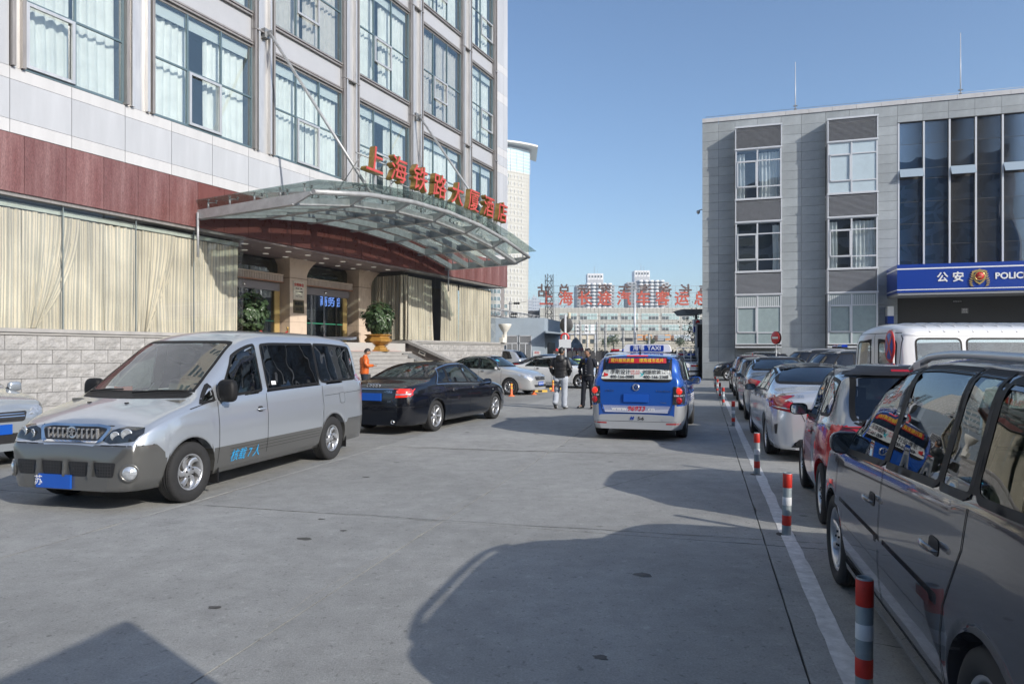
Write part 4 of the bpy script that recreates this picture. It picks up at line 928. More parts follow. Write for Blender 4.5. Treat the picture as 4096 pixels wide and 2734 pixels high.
for i, (px, py, r, Y, lb) in enumerate(((606, 341, 4, 300, 'green round tree above the embankment beside the hut'), (613.5, 337, 6, 305, 'dark olive tree left of the white coach'), (650, 338.5, 4.2, 300, 'round bush between the orange coaches'), (680, 339, 4.5, 300, 'round bush at the right of the orange coach'))):
    rr_ = r/683*Y; o = empty('embankment_tree', (at(px, Y), Y, zat(345, Y)), 0, lb, 'tree')
    def fn(rr): 
        q = Vector((rr.gauss(0, .5), rr.gauss(0, .5), rr.gauss(0, .45))); return Vector((q.x*rr_, q.y*rr_, rr_*.9+q.z*rr_)), 0
    leafcloud(420, fn, .5, 200+i).build('crown', mat('olive_leaf', (.09, .12, .05), .7, var=.3), o); MB().tube([(0, 0, -1), (0, 0, rr_)], .2, 6).build('trunk', M_bark, o)
# sago palms
def palm(px, Y, h, sp_r, label, seed):
    o = empty('sago_palm', (at(px, Y), Y, 0), 0, label, 'palm'); rr = random.Random(seed)
    MB().lathe([(.22, 0), (.25, h*.4), (.18, h*.6), (.0001, h*.62)], seg=10).build('trunk', M_bark, o)
    for k in range(22):
        a = rr.uniform(0, 2*PI); el = rr.uniform(.15, 1.25); mb = MB(); prev = None
        pts = []
        for i in range(8):
            u = i/7; r = sp_r*u*math.cos(el*(1-.35*u)); z = h*.6+sp_r*.9*(math.sin(el)*u-.55*u*u*1.1)
            pts.append(Vector((r*math.cos(a), r*math.sin(a), z)))
        mb.tube(pts, .012, 3)
        for i in range(1, 8):
            for q in range(3):
                p = pts[i-1].lerp(pts[i], q/3); d = (pts[i]-pts[i-1]).normalized(); s_ = d.cross(Vector((0, 0, 1))).normalized(); ln = .33*math.sin(PI*min(1, (i+q/3)/7.6))+.06
                for sg_ in (-1, 1): e = p+s_*sg_*ln+d*ln*.4+Vector((0, 0, -.04)); mb.add([p, p+d*.045, e], [(0, 1, 2)])
        mb.build('frond', M_leafd, o)
for i, (px, Y, h, s_, lb) in enumerate(((617.5, 50, 1.9, 1.15, 'sago palm at the left, partly behind the officer'), (626.5, 50.5, 2.3, 1.3, 'middle and tallest sago palm left of the taxi sign'), (645, 52, 2.1, 1.2, 'sago palm just above the taxi roof sign'), (668, 51, 2.0, 1.2, 'sago palm right of the taxi roof sign'), (686, 52, 1.9, 1.1, 'rightmost sago palm beside the police station corner'))): palm(px, Y, h, s_, lb, 300+i)
# coaches on the raised deck
oc = mat('coach_orange', (.7, .3, .06), .4); wc = mat('coach_white', (.6, .62, .64), .4); bc = mat('coach_blue', (.08, .2, .5), .4)
def coach(px, w_, m, label, L_=9):
    Y = 325; zb = zat(341.2, Y); o = empty('parked_coach', (at(px, Y), Y, zb), 0, label, 'coach', 'coaches parked on the raised deck')
    hw = w_/2/683*Y
    MB().prism([(-hw, .5), (hw, .5), (hw, 2.9), (hw-.3, 3.3), (-hw+.3, 3.3), (-hw, 2.9)], 'y', 0, L_).build('body', m, o)
    MB().box(-hw+.25, hw-.25, -.05, .0, 1.6, 2.8).build('windscreen', mat('coach_screen', (.3, .36, .4), .15), o); MB().box(-hw, hw, -.06, 0, .5, .8).build('bumper', M_steel_d, o)
    for s_ in (-1, 1):
        MB().lathe([(.0001, -.15), (.4, -.15), (.4, .15), (.0001, .15)], (s_*(hw-.2), 1.5, .4), 'x', 12).build('wheel', M_black, o); MB().box(s_*(hw-.5)-.12, s_*(hw-.5)+.12, -.08, -.05, 1.0, 1.2).build('headlight', M_wht, o)
for a in ((593.5, 4.5, bc, 'blue coach at the left behind a shrub'), (611+2.5, 5, wc, 'white coach standing right of the olive tree'), (640, 6, oc, 'left orange coach of the first pair'), (648.5, 7, oc, 'orange coach showing a rounded front, second from left'), (659.5+2, 7.5, mat('coach_grey', (.35, .35, .36), .4), 'grey coach beside the widest orange coach'), (667.5, 6.5, oc, 'rightmost orange coach next to the grey coach'), (677, 6, wc, 'white coach right of the orange coaches'), (687.5, 6.5, wc, 'rightmost white coach near the police station')): coach(*a)
# light box sign and canopy left of the police station
o = empty('light_box_sign', (at(697.5, 47), 47, 0), 0, 'standing light box with red emblem and blue foot beside the police station corner', 'sign')
MB().box(-.3, .32, -.1, .1, zat(326, 47), zat(319, 47)).build('lamp_box', M_frame, o); MB().box(-.3, .32, -.1, .1, zat(332, 47), zat(326.1, 47)).build('blue_panel', M_blue, o)
MB().lathe([(.0001, -.02), (.14, -.02), (.15, 0)], (0, -.1, zat(322, 47)), 'y', 18).build('emblem', M_redp, o); MB().box(-.04, .04, -.04, .04, 0, zat(332, 47)).build('post', M_steel_d, o)
text('交警', .16, M_wht, o, (0, -.11, zat(328.5, 47)), ext=.003)
o = empty('yard_shelter', (at(682.5, 50), 50, 0), 0, 'grey flat shelter roof projecting left of the police station', 'shelter')
MB().prism([(0, zat(308.7, 50)), (1.5, zat(308.7, 50)), (1.5, zat(313.5, 50)), (.35, zat(313.5, 50))], 'y', 0, 3).build('roof', M_steel_d, o); MB().box(1.2, 1.35, 1, 1.15, 0, zat(313, 50)).build('post', M_steel_d, o)
o = empty('yard_gate_frame', (at(696.5, 46), 46, 0), 0, 'tall narrow steel gate frame beside the police station corner', 'gate'); MB().box(-.05, .05, -.05, .05, 0, zat(322.5, 46)).box(.4, .5, -.05, .05, 0, zat(322.5, 46)).box(-.05, .5, -.05, .05, zat(322.5, 46)-.1, zat(322.5, 46)).build('frame', M_frame, o); MB().box(.05, .4, 0, .02, .3, zat(323.5, 46)).build('panel', M_black, o)
o = empty('roadside_evergreen', (at(696, 60), 60, 0), 0, 'dark evergreen crown behind the light box sign', 'tree')
def fn(rr): q = Vector((rr.gauss(0, .45), rr.gauss(0, .45), rr.gauss(0, .9))); return Vector((q.x, q.y, 3.6+q.z)), 0
leafcloud(700, fn, .12, 401).build('crown', M_leafd, o); MB().tube([(0, 0, 0), (0, 0, 4.5)], .08, 6).build('trunk', M_bark, o)
# bicycles rail
o = empty('steel_railing', (at(677, 44), 44, 0), 0, 'pale steel railing in front of bicycles left of the police station', 'railing')
mb = MB(); 
for z in (1.2, 1.65, 1.95): mb.tube([(0, 0, z), (1.4, 0, z)], .025, 6)
for x in (0, .45, .9, 1.35): mb.tube([(x, 0, 0), (x, 0, 1.95)], .025, 6)
mb.build('rails', M_frame, o)
# ---------------------------------------------------------------- flood lamp on the hotel ledge, potted plants, rope
p = H2W(28.0, .0, 2.29); o = empty('floodlight', tuple(p), hot.rotation_euler.z, 'white bowl shaped floodlight on the ledge at the hotel corner', 'floodlight')
MB().lathe([(.12, 0), (.13, .18), (.2, .28), (.36, .5), (.42, .68), (.42, .74), (.38, .74), (.0001, .7)], (.35, 0, .45), seg=20).build('bowl', mat('cream_white_metal', (.72, .7, .64), .45, var=.1), o); MB().box(-.2, .35, -.12, .12, .0, .3).box(.1, .45, -.1, .1, .25, .5).build('bracket', MC['cream_white_metal'], o)
def potplant(t, n, zb, label, seed, sc_=1.0, lit=0):
    p = H2W(t, n, zb); o = empty('planter', tuple(p), hot.rotation_euler.z+.45, label, 'potted plant')
    gp = mat('orange_gold_planter', (.42, .22, .05), .35, .35, var=.15, vs=3)
    def sq(r): return r*1.0
    prof = [(.46, 0), (.46, .08), (.38, .1), (.36, .2), (.3, .26), (.28, .34), (.44, .42), (.56, .54), (.56, .62), (.47, .74), (.46, .8), (.56, .86), (.56, .9), (.44, .9), (.44, .8)]
    mb = MB(); seg = 8; b = 0
    for r, h in prof:
        for k in range(seg):
            a = PI/8+k*PI/4; mb.v.append((r*sc_*math.cos(a)*1.35, r*sc_*math.sin(a)*1.15, h*sc_*.88))
    for i in range(len(prof)-1):
        for k in range(seg): mb.f.append([i*seg+k, i*seg+(k+1) % seg, (i+1)*seg+(k+1) % seg, (i+1)*seg+k]); mb.m.append(0); mb.s.append(False)
    mb.build('pot', gp, o); MB().lathe([(.0001, .84), (.44, .84)], seg=12).build('soil', M_bark, o)
    rr = random.Random(seed); st_ = MB(); lf = MB()
    for k in range(9): 
        a = rr.uniform(0, 6.3); st_.tube([(0, 0, .8), (.18*math.cos(a), .18*math.sin(a), 1.4), (.34*math.cos(a), .34*math.sin(a), 2.1)], .016, 5)
    st_.build('stem', M_bark, o)
    for k in range(760):
        while 1:
            q = Vector((rr.uniform(-1, 1), rr.uniform(-1, 1), rr.uniform(-1, 1)))
            l_ = q.length
            if .45 < l_ < 1: break
        bump_ = 1+.22*noise.noise(q*2.2+Vector((seed, 0, 0)))
        c = Vector((q.x*.8*bump_, q.y*.75*bump_, 1.56+q.z*.85*bump_)); up = (q.normalized()+Vector((rr.gauss(0, .3), rr.gauss(0, .3), .5))).normalized()
        a_ = up.cross(Vector((.3, .5, .8))).normalized(); b_ = up.cross(a_)
        nl = rr.randint(6, 8); ph = rr.uniform(0, 6)
        for j in range(nl):
            an = ph+j*2*PI/nl; d = (a_*math.cos(an)+b_*math.sin(an)-up*.25).normalized(); s_ = d.cross(up).normalized(); L_ = rr.uniform(.09, .14)
            lf.add([c, c+d*L_*.5+s_*.028+up*.008, c+d*L_, c+d*L_*.5-s_*.028+up*.008], [(0, 1, 2, 3)])
    lf.build('foliage', M_leaf, o)
potplant(15.25, -.15, 1.7, 'umbrella plant in gold planter right of the hotel doors', 11)
potplant(8.75, -1.5, 1.7, 'umbrella plant in gold planter left of the hotel doors', 12, .95)
for i, (t, n) in enumerate(((9.55, -1.8), (11.1, -1.8))):
    o = empty('rope_post', tuple(H2W(t, n, 1.7)), 0, ['brass rope post beside the left planter', 'brass rope post next to the plaque column'][i], 'rope post')
    MB().lathe([(.16, 0), (.16, .02), (.04, .05), (.028, .08), (.028, .88), (.05, .9), (.03, .93), (.06, .98), (.05, 1.03), (.0001, 1.05)], seg=14).build('post', M_brass, o)
p0, p1 = H2W(9.55, -1.8, 2.55), H2W(11.1, -1.8, 2.55)
o = MB().tube([tuple(p0.lerp(p1, k/12)-Vector((0, 0, .28*math.sin(PI*k/12)))) for k in range(13)], .03, 8).build('barrier_rope', mat('red_velvet', (.45, .01, .03), .8)); tag(o, 'red velvet rope hanging between the two brass posts', 'rope')
# ---------------------------------------------------------------- vehicles
def pw(pts, x):
    n = len(pts)
    if x <= pts[0][0]: return pts[0][1]
    if x >= pts[-1][0]: return pts[-1][1]
    for i in range(n-1):
        if x <= pts[i+1][0]: break
    def sl_(k):
        if k <= 0 or k >= n-1: return None
        d0 = (pts[k][1]-pts[k-1][1])/(pts[k][0]-pts[k-1][0]); d1 = (pts[k+1][1]-pts[k][1])/(pts[k+1][0]-pts[k][0])
        return 0 if d0*d1 <= 0 else 2*d0*d1/(d0+d1)
    h = pts[i+1][0]-pts[i][0]; d = (pts[i+1][1]-pts[i][1])/h
    a = sl_(i); b = sl_(i+1); a = d if a is None else a; b = d if b is None else b
    t = (x-pts[i][0])/h
    return pts[i][1]*(1+2*t)*(1-t)**2+a*h*t*(1-t)**2+pts[i+1][1]*t*t*(3-2*t)+b*h*t*t*(t-1)
def inside(p, poly):
    c = False; n = len(poly); j = n-1
    for i in range(n):
        if (poly[i][1] > p[1]) != (poly[j][1] > p[1]) and p[0] < (poly[j][0]-poly[i][0])*(p[1]-poly[i][1])/(poly[j][1]-poly[i][1])+poly[i][0]: c = not c
        j = i
    return c
def dseg(p, poly):
    m = 9; n = len(poly)
    for i in range(n):
        a, b = poly[i], poly[(i+1) % n]; dx, dy = b[0]-a[0], b[1]-a[1]; l = dx*dx+dy*dy
        t = 0 if l == 0 else max(0, min(1, ((p[0]-a[0])*dx+(p[1]-a[1])*dy)/l)); m = min(m, math.hypot(p[0]-a[0]-t*dx, p[1]-a[1]-t*dy))
    return m
def resamp(poly, h):
    out = []
    for i in range(len(poly)):
        a, b = poly[i], poly[(i+1) % len(poly)]; n = max(1, int(math.hypot(b[0]-a[0], b[1]-a[1])/h))
        out += [(a[0]+(b[0]-a[0])*k/n, a[1]+(b[1]-a[1])*k/n) for k in range(n)]
    return out
def grow(poly, d):
    n = len(poly); A = sum(poly[i][0]*poly[(i+1) % n][1]-poly[(i+1) % n][0]*poly[i][1] for i in range(n)); s = 1 if A > 0 else -1; out = []
    for i in range(n):
        p0, p, p1 = Vector(poly[i-1]), Vector(poly[i]), Vector(poly[(i+1) % n])
        a, b = (p-p0), (p1-p)
        if a.length < 1e-6 or b.length < 1e-6: out.append(tuple(p)); continue
        a.normalize(); b.normalize(); na, nb = Vector((a.y, -a.x))*s, Vector((b.y, -b.x))*s; m = na+nb
        if m.length < .3: m = na
        m.normalize(); out.append(tuple(p+m*d/max(.5, m.dot(na))))
    return out
def rnd(poly, r, k=4):
    out = []; n = len(poly)
    for i in range(n):
        p0, p, p1 = Vector(poly[i-1]), Vector(poly[i]), Vector(poly[(i+1) % n]); a = p0-p; b = p1-p
        ra = min(r, a.length*.45); rb = min(r, b.length*.45); A = p+a.normalized()*ra; B = p+b.normalized()*rb
        for j in range(k+1): t = j/k; out.append(tuple(A*(1-t)**2+p*2*t*(1-t)+B*t*t))
    return out
class Car:
    def __init__(s, **k):
        s.__dict__.update(dict(tumble=.42, crown=.06, zb=.2, zm=.58, ts=.045, tb=.05, curve=.13, cabx=0, Ra=.37, R=.32, tw=.21, lift=0), **k)
        L2 = s.L/2
        s.plan = getattr(s, 'plan', None) or [(-L2, s.hw*.66), (-L2+.03, s.hw*.78), (-L2+.12, s.hw*.89), (-L2+.35, s.hw*.96), (-L2+.9, s.hw), (L2-1.1, s.hw), (L2-.6, s.hw*.965), (L2-.3, s.hw*.9), (L2-.12, s.hw*.8), (L2-.03, s.hw*.64), (L2, s.hw*.5)]
    def T(s, x): return pw(s.top, x)
    def B(s, x): return min(pw(s.belt, x), s.T(x)-.035)
    def w(s, x, z):
        h = pw(s.plan, x); zB = s.B(x)
        if z < s.zm: return h-s.tb*((s.zm-z)/(s.zm-s.zb+.01))**2
        return h-s.ts*((z-s.zm)/max(.1, zB-s.zm))**2
    def zlow(s, x):
        for xw in (s.xf, s.xr):
            if abs(x-xw) < s.Ra: return s.R+math.sqrt(max(0, s.Ra**2-(x-xw)**2))
        return s.zb
    def corner(s, x):
        zB = s.B(x); hc = s.T(x)-zB; cr = min(s.crown, hc*.5)
        return s.w(x, zB)-.025-s.tumble*max(0, hc-cr)-.0, s.T(x)-cr
    def ring(s, x, xz=None):
        zl = s.zlow(x if xz is None else xz); zB = s.B(x); pts = []
        zl = min(zl, zB-.02)
        wl = s.w(x, zl); pts.append((wl-.11, zl+.0)); 
        zs = s.split(x) if hasattr(s, 'split') else None
        for k in range(9):
            z = zl+(zB-zl)*k/8
            if zs and zl+.03 < zs < zB-.03: z = zl+(zs-zl)*k/4 if k <= 4 else zs+(zB-zs)*(k-4)/4
            pts.append((s.w(x, z)+(s.feat(x, z) if hasattr(s, 'feat') else 0), z))
        wB = s.w(x, zB); yc, zc = s.corner(x); T = s.T(x); hc = T-zB
        rc = min(.11, hc*.35, .11)
        S0 = Vector((wB-.012, zB+min(.012, hc*.1))); C = Vector((yc, zc)); d = (C-S0); l = d.length; d.normalize()
        A = C-d*min(rc, l*.6)
        for k in range(1, 7): pts.append(tuple(S0.lerp(A, (k-1)/5) if k > 1 else S0))
        yE = max(.02, yc-min(rc*1.2, yc*.4)); Ez = T-(T-zc)*(yE/yc)**2.2 if yc > .01 else T; E_ = Vector((yE, Ez))
        for k in (1, 2, 3): t = k/4; p = A*(1-t)**2+C*2*t*(1-t)+E_*t*t; pts.append(tuple(p))
        for k in range(7):
            y = yE*(1-k/6); pts.append((y, T-(T-Ez)*(y/yE)**2))
        return pts
    def build_shell(s):
        L2 = s.L/2; xs = []
        x = -L2
        while x < L2: 
            xs.append((x, x)); e = min(x+L2, L2-x); x += .012 if e < .1 else .03 if e < .4 else .042
        xs.append((L2, L2))
        for xw in (s.xf, s.xr):
            xs = [q for q in xs if abs(abs(q[0]-xw)-s.Ra) > .02 and abs(q[0]-xw) > .0]
            xs = [q for q in xs if abs(q[0]-xw) > s.Ra]+[(xw+s.Ra*math.cos(PI*k/16)*(1 if 0 < k < 16 else .9999), None) for k in range(17)]+[(xw+s.Ra+.004, None), (xw-s.Ra-.004, None)]
        xs.sort(key=lambda q: q[0]); xs = [q[0] for q in xs]
        s.mb = MB(); n = None
        for x in xs:
            r = s.ring(x); n = len(r); full = [(y, z) for y, z in r]+[(-y, z) for y, z in r[-2::-1]]
            for (y, z) in full:
                a = max(-1, min(1, (x-s.cabx)/.7)); q = max(0, min(1, (z-s.B(x))/.12)) if s.T(x)-s.B(x) > .13 else 0
                s.mb.v.append((x-a*s.curve*(abs(y)/s.hw)**2*q, y, z+s.lift))
        m = 2*n-1
        for i in range(len(xs)-1):
            for j in range(m-1):
                b = i*m+j; s.mb.f.append([b, b+m, b+m+1, b+1])
                zc = sum(s.mb.v[q][2] for q in s.mb.f[-1])/4-s.lift; xc = sum(s.mb.v[q][0] for q in s.mb.f[-1])/4
                s.mb.m.append(s.fm(xc, zc, j) if hasattr(s, 'fm') else 0); s.mb.s.append(0 < j < m-2)
        for e, r_ in ((0, 1), (len(xs)-1, -1)):
            f = [e*m+j for j in range(1, m-1)]; s.mb.f.append(f[::r_]); s.mb.m.append(s.mb.m[0] if e == 0 else s.mb.m[-1]); s.mb.s.append(False)
        s.bvh = BVHTree.FromPolygons([Vector(v) for v in s.mb.v], s.mb.f); s.holes = []
    DIR = {'L': (Vector((0, -1, 0)), lambda p: Vector((p[0], 3, p[1]))), 'R': (Vector((0, 1, 0)), lambda p: Vector((p[0], -3, p[1]))),
           'F': (Vector((-1, 0, 0)), lambda p: Vector((6, p[0], p[1]))), 'B': (Vector((1, 0, 0)), lambda p: Vector((-6, p[0], p[1]))), 'T': (Vector((0, 0, -1)), lambda p: Vector((p[0], p[1], 4)))}
    def hit(s, side, p, off=0):
        d, f = s.DIR[side]; o = f((p[0], p[1]+(s.lift if side != 'T' else 0)))
        h = s.bvh.ray_cast(o, d)
        if h[0] is None:
            h = s.bvh.find_nearest(o+d*(5.2 if side in 'FB' else 2.4))
            nrm = h[1]; 
            if nrm.dot(d) > 0: nrm = -nrm
            return h[0]+nrm*off
        nrm = h[1] if h[1].dot(d) < 0 else -h[1]
        return h[0]+nrm*off
    def patch(s, name, side, poly, m, off=.004, par=None, hole=None, h=.06, bulge=0, br=.03, flat=None):
        bd = resamp(poly, h*.8); edges = [(i, (i+1) % len(bd)) for i in range(len(bd))]; vs = [Vector(p) for p in bd]
        if hole:
            hb = resamp(hole, h*.8); n0 = len(vs); vs += [Vector(p) for p in hb]; edges += [(n0+i, n0+(i+1) % len(hb)) for i in range(len(hb))]
        xs = [p[0] for p in bd]; zs = [p[1] for p in bd]
        if not hole:
            x = min(xs)+h*.5
            while x < max(xs):
                z = min(zs)+h*.5
                while z < max(zs):
                    if inside((x, z), bd) and dseg((x, z), bd) > h*.4: vs.append(Vector((x, z)))
                    z += h
                x += h
        r = delaunay_2d_cdt(vs, edges, [], 0, 1e-5)
        mb = MB(); P2 = [tuple(v) for v in r[0]]
        for p in P2:
            b = bulge*min(1, dseg(p, bd)/br)**.6 if bulge else 0
            mb.v.append(tuple(s.hit(side, p, off+b)))
        d = s.DIR[side][0]
        for f in r[2]:
            c = (sum(P2[i][0] for i in f)/len(f), sum(P2[i][1] for i in f)/len(f))
            if not inside(c, bd) or (hole and inside(c, hb)): continue
            A, B_, C_ = [Vector(mb.v[i]) for i in f[:3]]; nn = (B_-A).cross(C_-A)
            mb.f.append(list(f) if nn.dot(d) < 0 else list(f)[::-1]); mb.m.append(0); mb.s.append(True)
        return mb.build(name, m, par or s.root)
    def both(s, name, poly, m, **k): return [s.patch(name, sd, poly, m, **k) for sd in 'LR']
    def line(s, name, side, pts, m, w_=.009, off=.0025, par=None):
        mb = MB(); P_ = []
        for i in range(len(pts)-1):
            a, b = pts[i], pts[i+1]; n = max(1, int(math.hypot(b[0]-a[0], b[1]-a[1])/.04)); P_ += [(a[0]+(b[0]-a[0])*k/n, a[1]+(b[1]-a[1])*k/n) for k in range(n)]
        P_.append(pts[-1]); d0 = s.DIR[side][0]
        for i, p in enumerate(P_):
            q = P_[min(i+1, len(P_)-1)]; r = P_[max(i-1, 0)]; t = Vector((q[0]-r[0], q[1]-r[1])); t.normalize(); nv = Vector((-t.y, t.x))*w_/2
            mb.v += [tuple(s.hit(side, (p[0]+nv.x, p[1]+nv.y), off)), tuple(s.hit(side, (p[0]-nv.x, p[1]-nv.y), off))]
        for i in range(len(P_)-1):
            f = [2*i, 2*i+1, 2*i+3, 2*i+2]; A, B_, C_ = [Vector(mb.v[k]) for k in f[:3]]
            mb.f.append(f if (B_-A).cross(C_-A).dot(d0) < 0 else f[::-1]); mb.m.append(0); mb.s.append(True)
        return mb.build(name, m, par or s.root)
    def lines2(s, name, pts, m, **k):
        for sd in 'LR': s.line(name, sd, pts, m, **k)
    # openings
    def side_poly(s, xa, xb, zoff=.035, m=.035, ta=None, tb=None, r=.03):
        ta = xa if ta is None else ta; tb = xb if tb is None else tb; lo = []; up = []; n = 14
        for i in range(n+1):
            u = i/n; x = xa+(xb-xa)*u; lo.append((x, pw(s.belt, x)+zoff))
            x = ta+(tb-ta)*u; z = s.corner(x)[1]-m; up.append((x, z))
        up2 = [p for p in up if p[1] > pw(s.belt, p[0])+zoff+.03]
        pl = lo+up2[::-1]; pl = [(lo[0])]+lo[1:]+up2[::-1]
        # simplify straight bottom
        return rnd([lo[0], lo[-1]]+up2[::-1], r, 3)
    def front_poly(s, zlo, zhi, rear=False, m=.06, r=.05):
        def xat(z):
            xs_ = [s.cabx+(-1 if rear else 1)*k*.01 for k in range(0, 330)]
            for x in xs_:
                if abs(x) > s.L/2: return x
                if s.T(x) < z and abs(x-s.cabx) > .25: return x
            return xs_[-1]
        R_ = []
        n = 8
        for i in range(n+1):
            z = zlo+(zhi-zlo)*i/n; x = xat(z); hc = z-pw(s.belt, x); y = s.w(x, s.B(x))-.025-s.tumble*max(0, hc); R_.append((max(.2, y-m), z))
        return rnd([(-p[0], p[1]) for p in R_[::-1]]+R_, r, 3)
    def opening(s, name, side, poly, g, seal=None, sw=.022, glass_off=.002):
        s.holes.append((side, grow(poly, -.012)))
        o = s.patch(name, side, poly, g, off=glass_off, h=.09)
        if seal: s.patch(name+'_seal', side, grow(poly, sw), seal, off=.004, par=o, hole=grow(poly, -.01), h=.07)
        return o
    def finish(s, mats, inner=None):
        keep = []
        for i, f in enumerate(s.mb.f):
            c = Vector((0, 0, 0))
            for q in f: c += Vector(s.mb.v[q])
            c /= len(f); A, B_, C_ = [Vector(s.mb.v[q]) for q in f[:3]]; nn = (B_-A).cross(C_-A).normalized(); rm = False
            for side, pl in s.holes:
                d = s.DIR[side][0]
                if side in 'LR': ok = (c.y > 0) == (side == 'L') and abs(c.y) > .3 and inside((c.x, c.z-s.lift), pl) and abs(nn.y) > .35
                else: ok = (c.x > s.cabx) == (side == 'F') and inside((c.y, c.z-s.lift), pl) and abs(nn.x) > .15
                if ok: rm = True; break
            keep.append(not rm)
        mb = MB(); mb.v = s.mb.v; mb.f = [f for f, k in zip(s.mb.f, keep) if k]; mb.m = [f for f, k in zip(s.mb.m, keep) if k]; mb.s = [f for f, k in zip(s.mb.s, keep) if k]
        body = mb.build('body', mats, s.root)
        bm = bmesh.new(); bm.from_mesh(body.data); bmesh.ops.recalc_face_normals(bm, faces=bm.faces); 
        v0 = [v for v in bm.verts if not v.link_faces]; bmesh.ops.delete(bm, geom=v0, context='VERTS')
        # body normals should point outward
        t = sum(f.normal.z*f.calc_area() for f in bm.faces)
        if t < 0: bmesh.ops.reverse_faces(bm, faces=bm.faces)
        bm.to_mesh(body.data)
        for v in bm.verts: v.co -= v.normal*.022
        for f in bm.faces: f.material_index = 0; f.smooth = True
        me = bpy.data.meshes.new('headliner'); bm.to_mesh(me); bm.free(); me.materials.append(inner or M_liner); inst(me, 'headliner', s.root)
        # underbody and wheel wells
        L2 = s.L/2; hw = s.hw; z0 = s.lift
        u = MB().box(-L2+.25, L2-.25, -hw+.36, hw-.36, s.zb+.0+z0, s.zb+.25+z0)
        u.box(s.xr+s.Ra+.03, s.xf-s.Ra-.03, -hw+.1, hw-.1, s.zb+.01+z0, s.zb+.14+z0)
        u.box(-L2+.1, s.xr-s.Ra-.03, -hw+.22, hw-.22, s.zb+.02+z0, s.zb+.25+z0).box(s.xf+s.Ra+.03, L2-.16, -hw+.22, hw-.22, s.zb+.02+z0, s.zb+.25+z0)
        u.build('underbody', M_under, s.root)
        for xw in (s.xf, s.xr):
            for sg in (-1, 1):
                q = MB()
                def P(a, b): t_ = PI*(a*1.16-.08); return (xw+(s.Ra+.008)*math.cos(t_), sg*(hw-.055-.26*b), s.R+z0+(s.Ra+.008)*math.sin(t_))
                q.grid(P, 16, 1); q.add([(xw-s.Ra, sg*(hw-.3), s.zb+z0)]+[(xw+s.Ra*math.cos(PI-PI*k/10), sg*(hw-.3), s.R+z0+s.Ra*math.sin(PI*k/10)) for k in range(11)]+[(xw+s.Ra, sg*(hw-.3), s.zb+z0)], [list(range(13))])
                q.build('wheel_well', M_under, s.root)
        return body
    def seats(s, rows, zb=.5, m=None, wd=.5, h=.62):
        m = m or M_seat
        fl = MB().box(rows[-1]-.7, rows[0]+.9, -s.hw+.16, s.hw-.16, s.zb+.16+s.lift, s.zb+.2+s.lift).build('cabin_floor', M_under, s.root)
        MB().box(rows[0]+.75, rows[0]+1.15, -s.hw+.14, s.hw-.14, .55+s.lift, s.B(rows[0]+.9)+s.lift-.04).build('dashboard', M_liner, s.root)
        for sg in (-1, 1): MB().box(rows[-1]-.5, rows[0]+.8, sg*(s.hw-.13)-.03, sg*(s.hw-.13)+.03, s.zb+.1+s.lift, s.B(0)+s.lift-.03).build('door_trim', M_liner, s.root)
        for x in rows:
            for y in ((-.38, .38) if s.hw > .7 else (-.33, .33)):
                q = MB(); z = zb+s.lift
                q.prism(rnd([(x-.12, z), (x+.45, z+.02), (x+.47, z+.14), (x+.02, z+.12), (x-.13, z+h), (x-.25, z+h)], .05, 2), 'y', y-wd/2, y+wd/2)
                o = q.build('seat', m, s.root); MB().prism(rnd([(x-.28, z+h+.03), (x-.17, z+h+.03), (x-.19, z+h+.22), (x-.29, z+h+.22)], .03, 2), 'y', y-.13, y+.13).build('headrest', m, o)
        x = rows[0]+.55; MB().tube([(x+.04*math.sin(a), .38+.18*math.cos(a), s.B(rows[0])+s.lift-.02+.17*math.sin(a)) for a in [k*2*PI/18 for k in range(19)]], .014, 6, caps=False).build('steering_wheel', M_black, s.root)
    def mirror(s, x, z, m, sg, size=(.13, .24, .17), gl=True, ins=.05):
        w_ = s.hw-.02-ins; hx, hy, hz = [v/2 for v in size]; y = w_+hy-.0
        q = MB()
        def P(u, v):
            a = u*2*PI; b = (v-.5)*PI; f = lambda t, e: math.copysign(abs(t)**e, t)
            return (max(-hx*.35, hx*f(math.cos(b), .6)*f(math.cos(a), .6)), hy*f(math.cos(b), .6)*f(math.sin(a), .6), hz*f(math.sin(b), .7))
        q.grid(P, 20, 10); o = q.build('wing_mirror', m, s.root); o.location = (x, sg*y, z+s.lift)
        g = MB().prism(rnd([(-hy*.84, -hz*.8), (hy*.84, -hz*.8), (hy*.84, hz*.8), (-hy*.84, hz*.8)], hz*.6, 4), 'x', -hx*.35-.006, -hx*.35+.0).build('mirror_glass', M_mirror, o)
        MB().tube([(0, -sg*hy*.7, -hz*.4), (.03, -sg*(hy+.07), -hz*.6)], .03, 8).build('mirror_arm', M_black, o)
    def handle(s, x, z, m, ln=.2):
        for sd in 'LR':
            p = s.hit(sd, (x, z)); sg = 1 if sd == 'L' else -1
            cup = s.patch('handle_recess', sd, rnd([(x-ln*.3, z-.035), (x+ln*.3, z-.035), (x+ln*.3, z+.035), (x-ln*.3, z+.035)], .03, 4), M_plast, off=.003, h=.05)
            q = MB()
            def P(u, v): a = v*2*PI; e = math.sin(PI*min(.999, max(.001, u)))**.35; return (-ln/2+ln*u, sg*(.012+.026*e+.012*math.cos(a)*e), .016*math.sin(a)*e)
            q.grid(P, 12, 8); q.build('door_handle', m, cup, tuple(p))
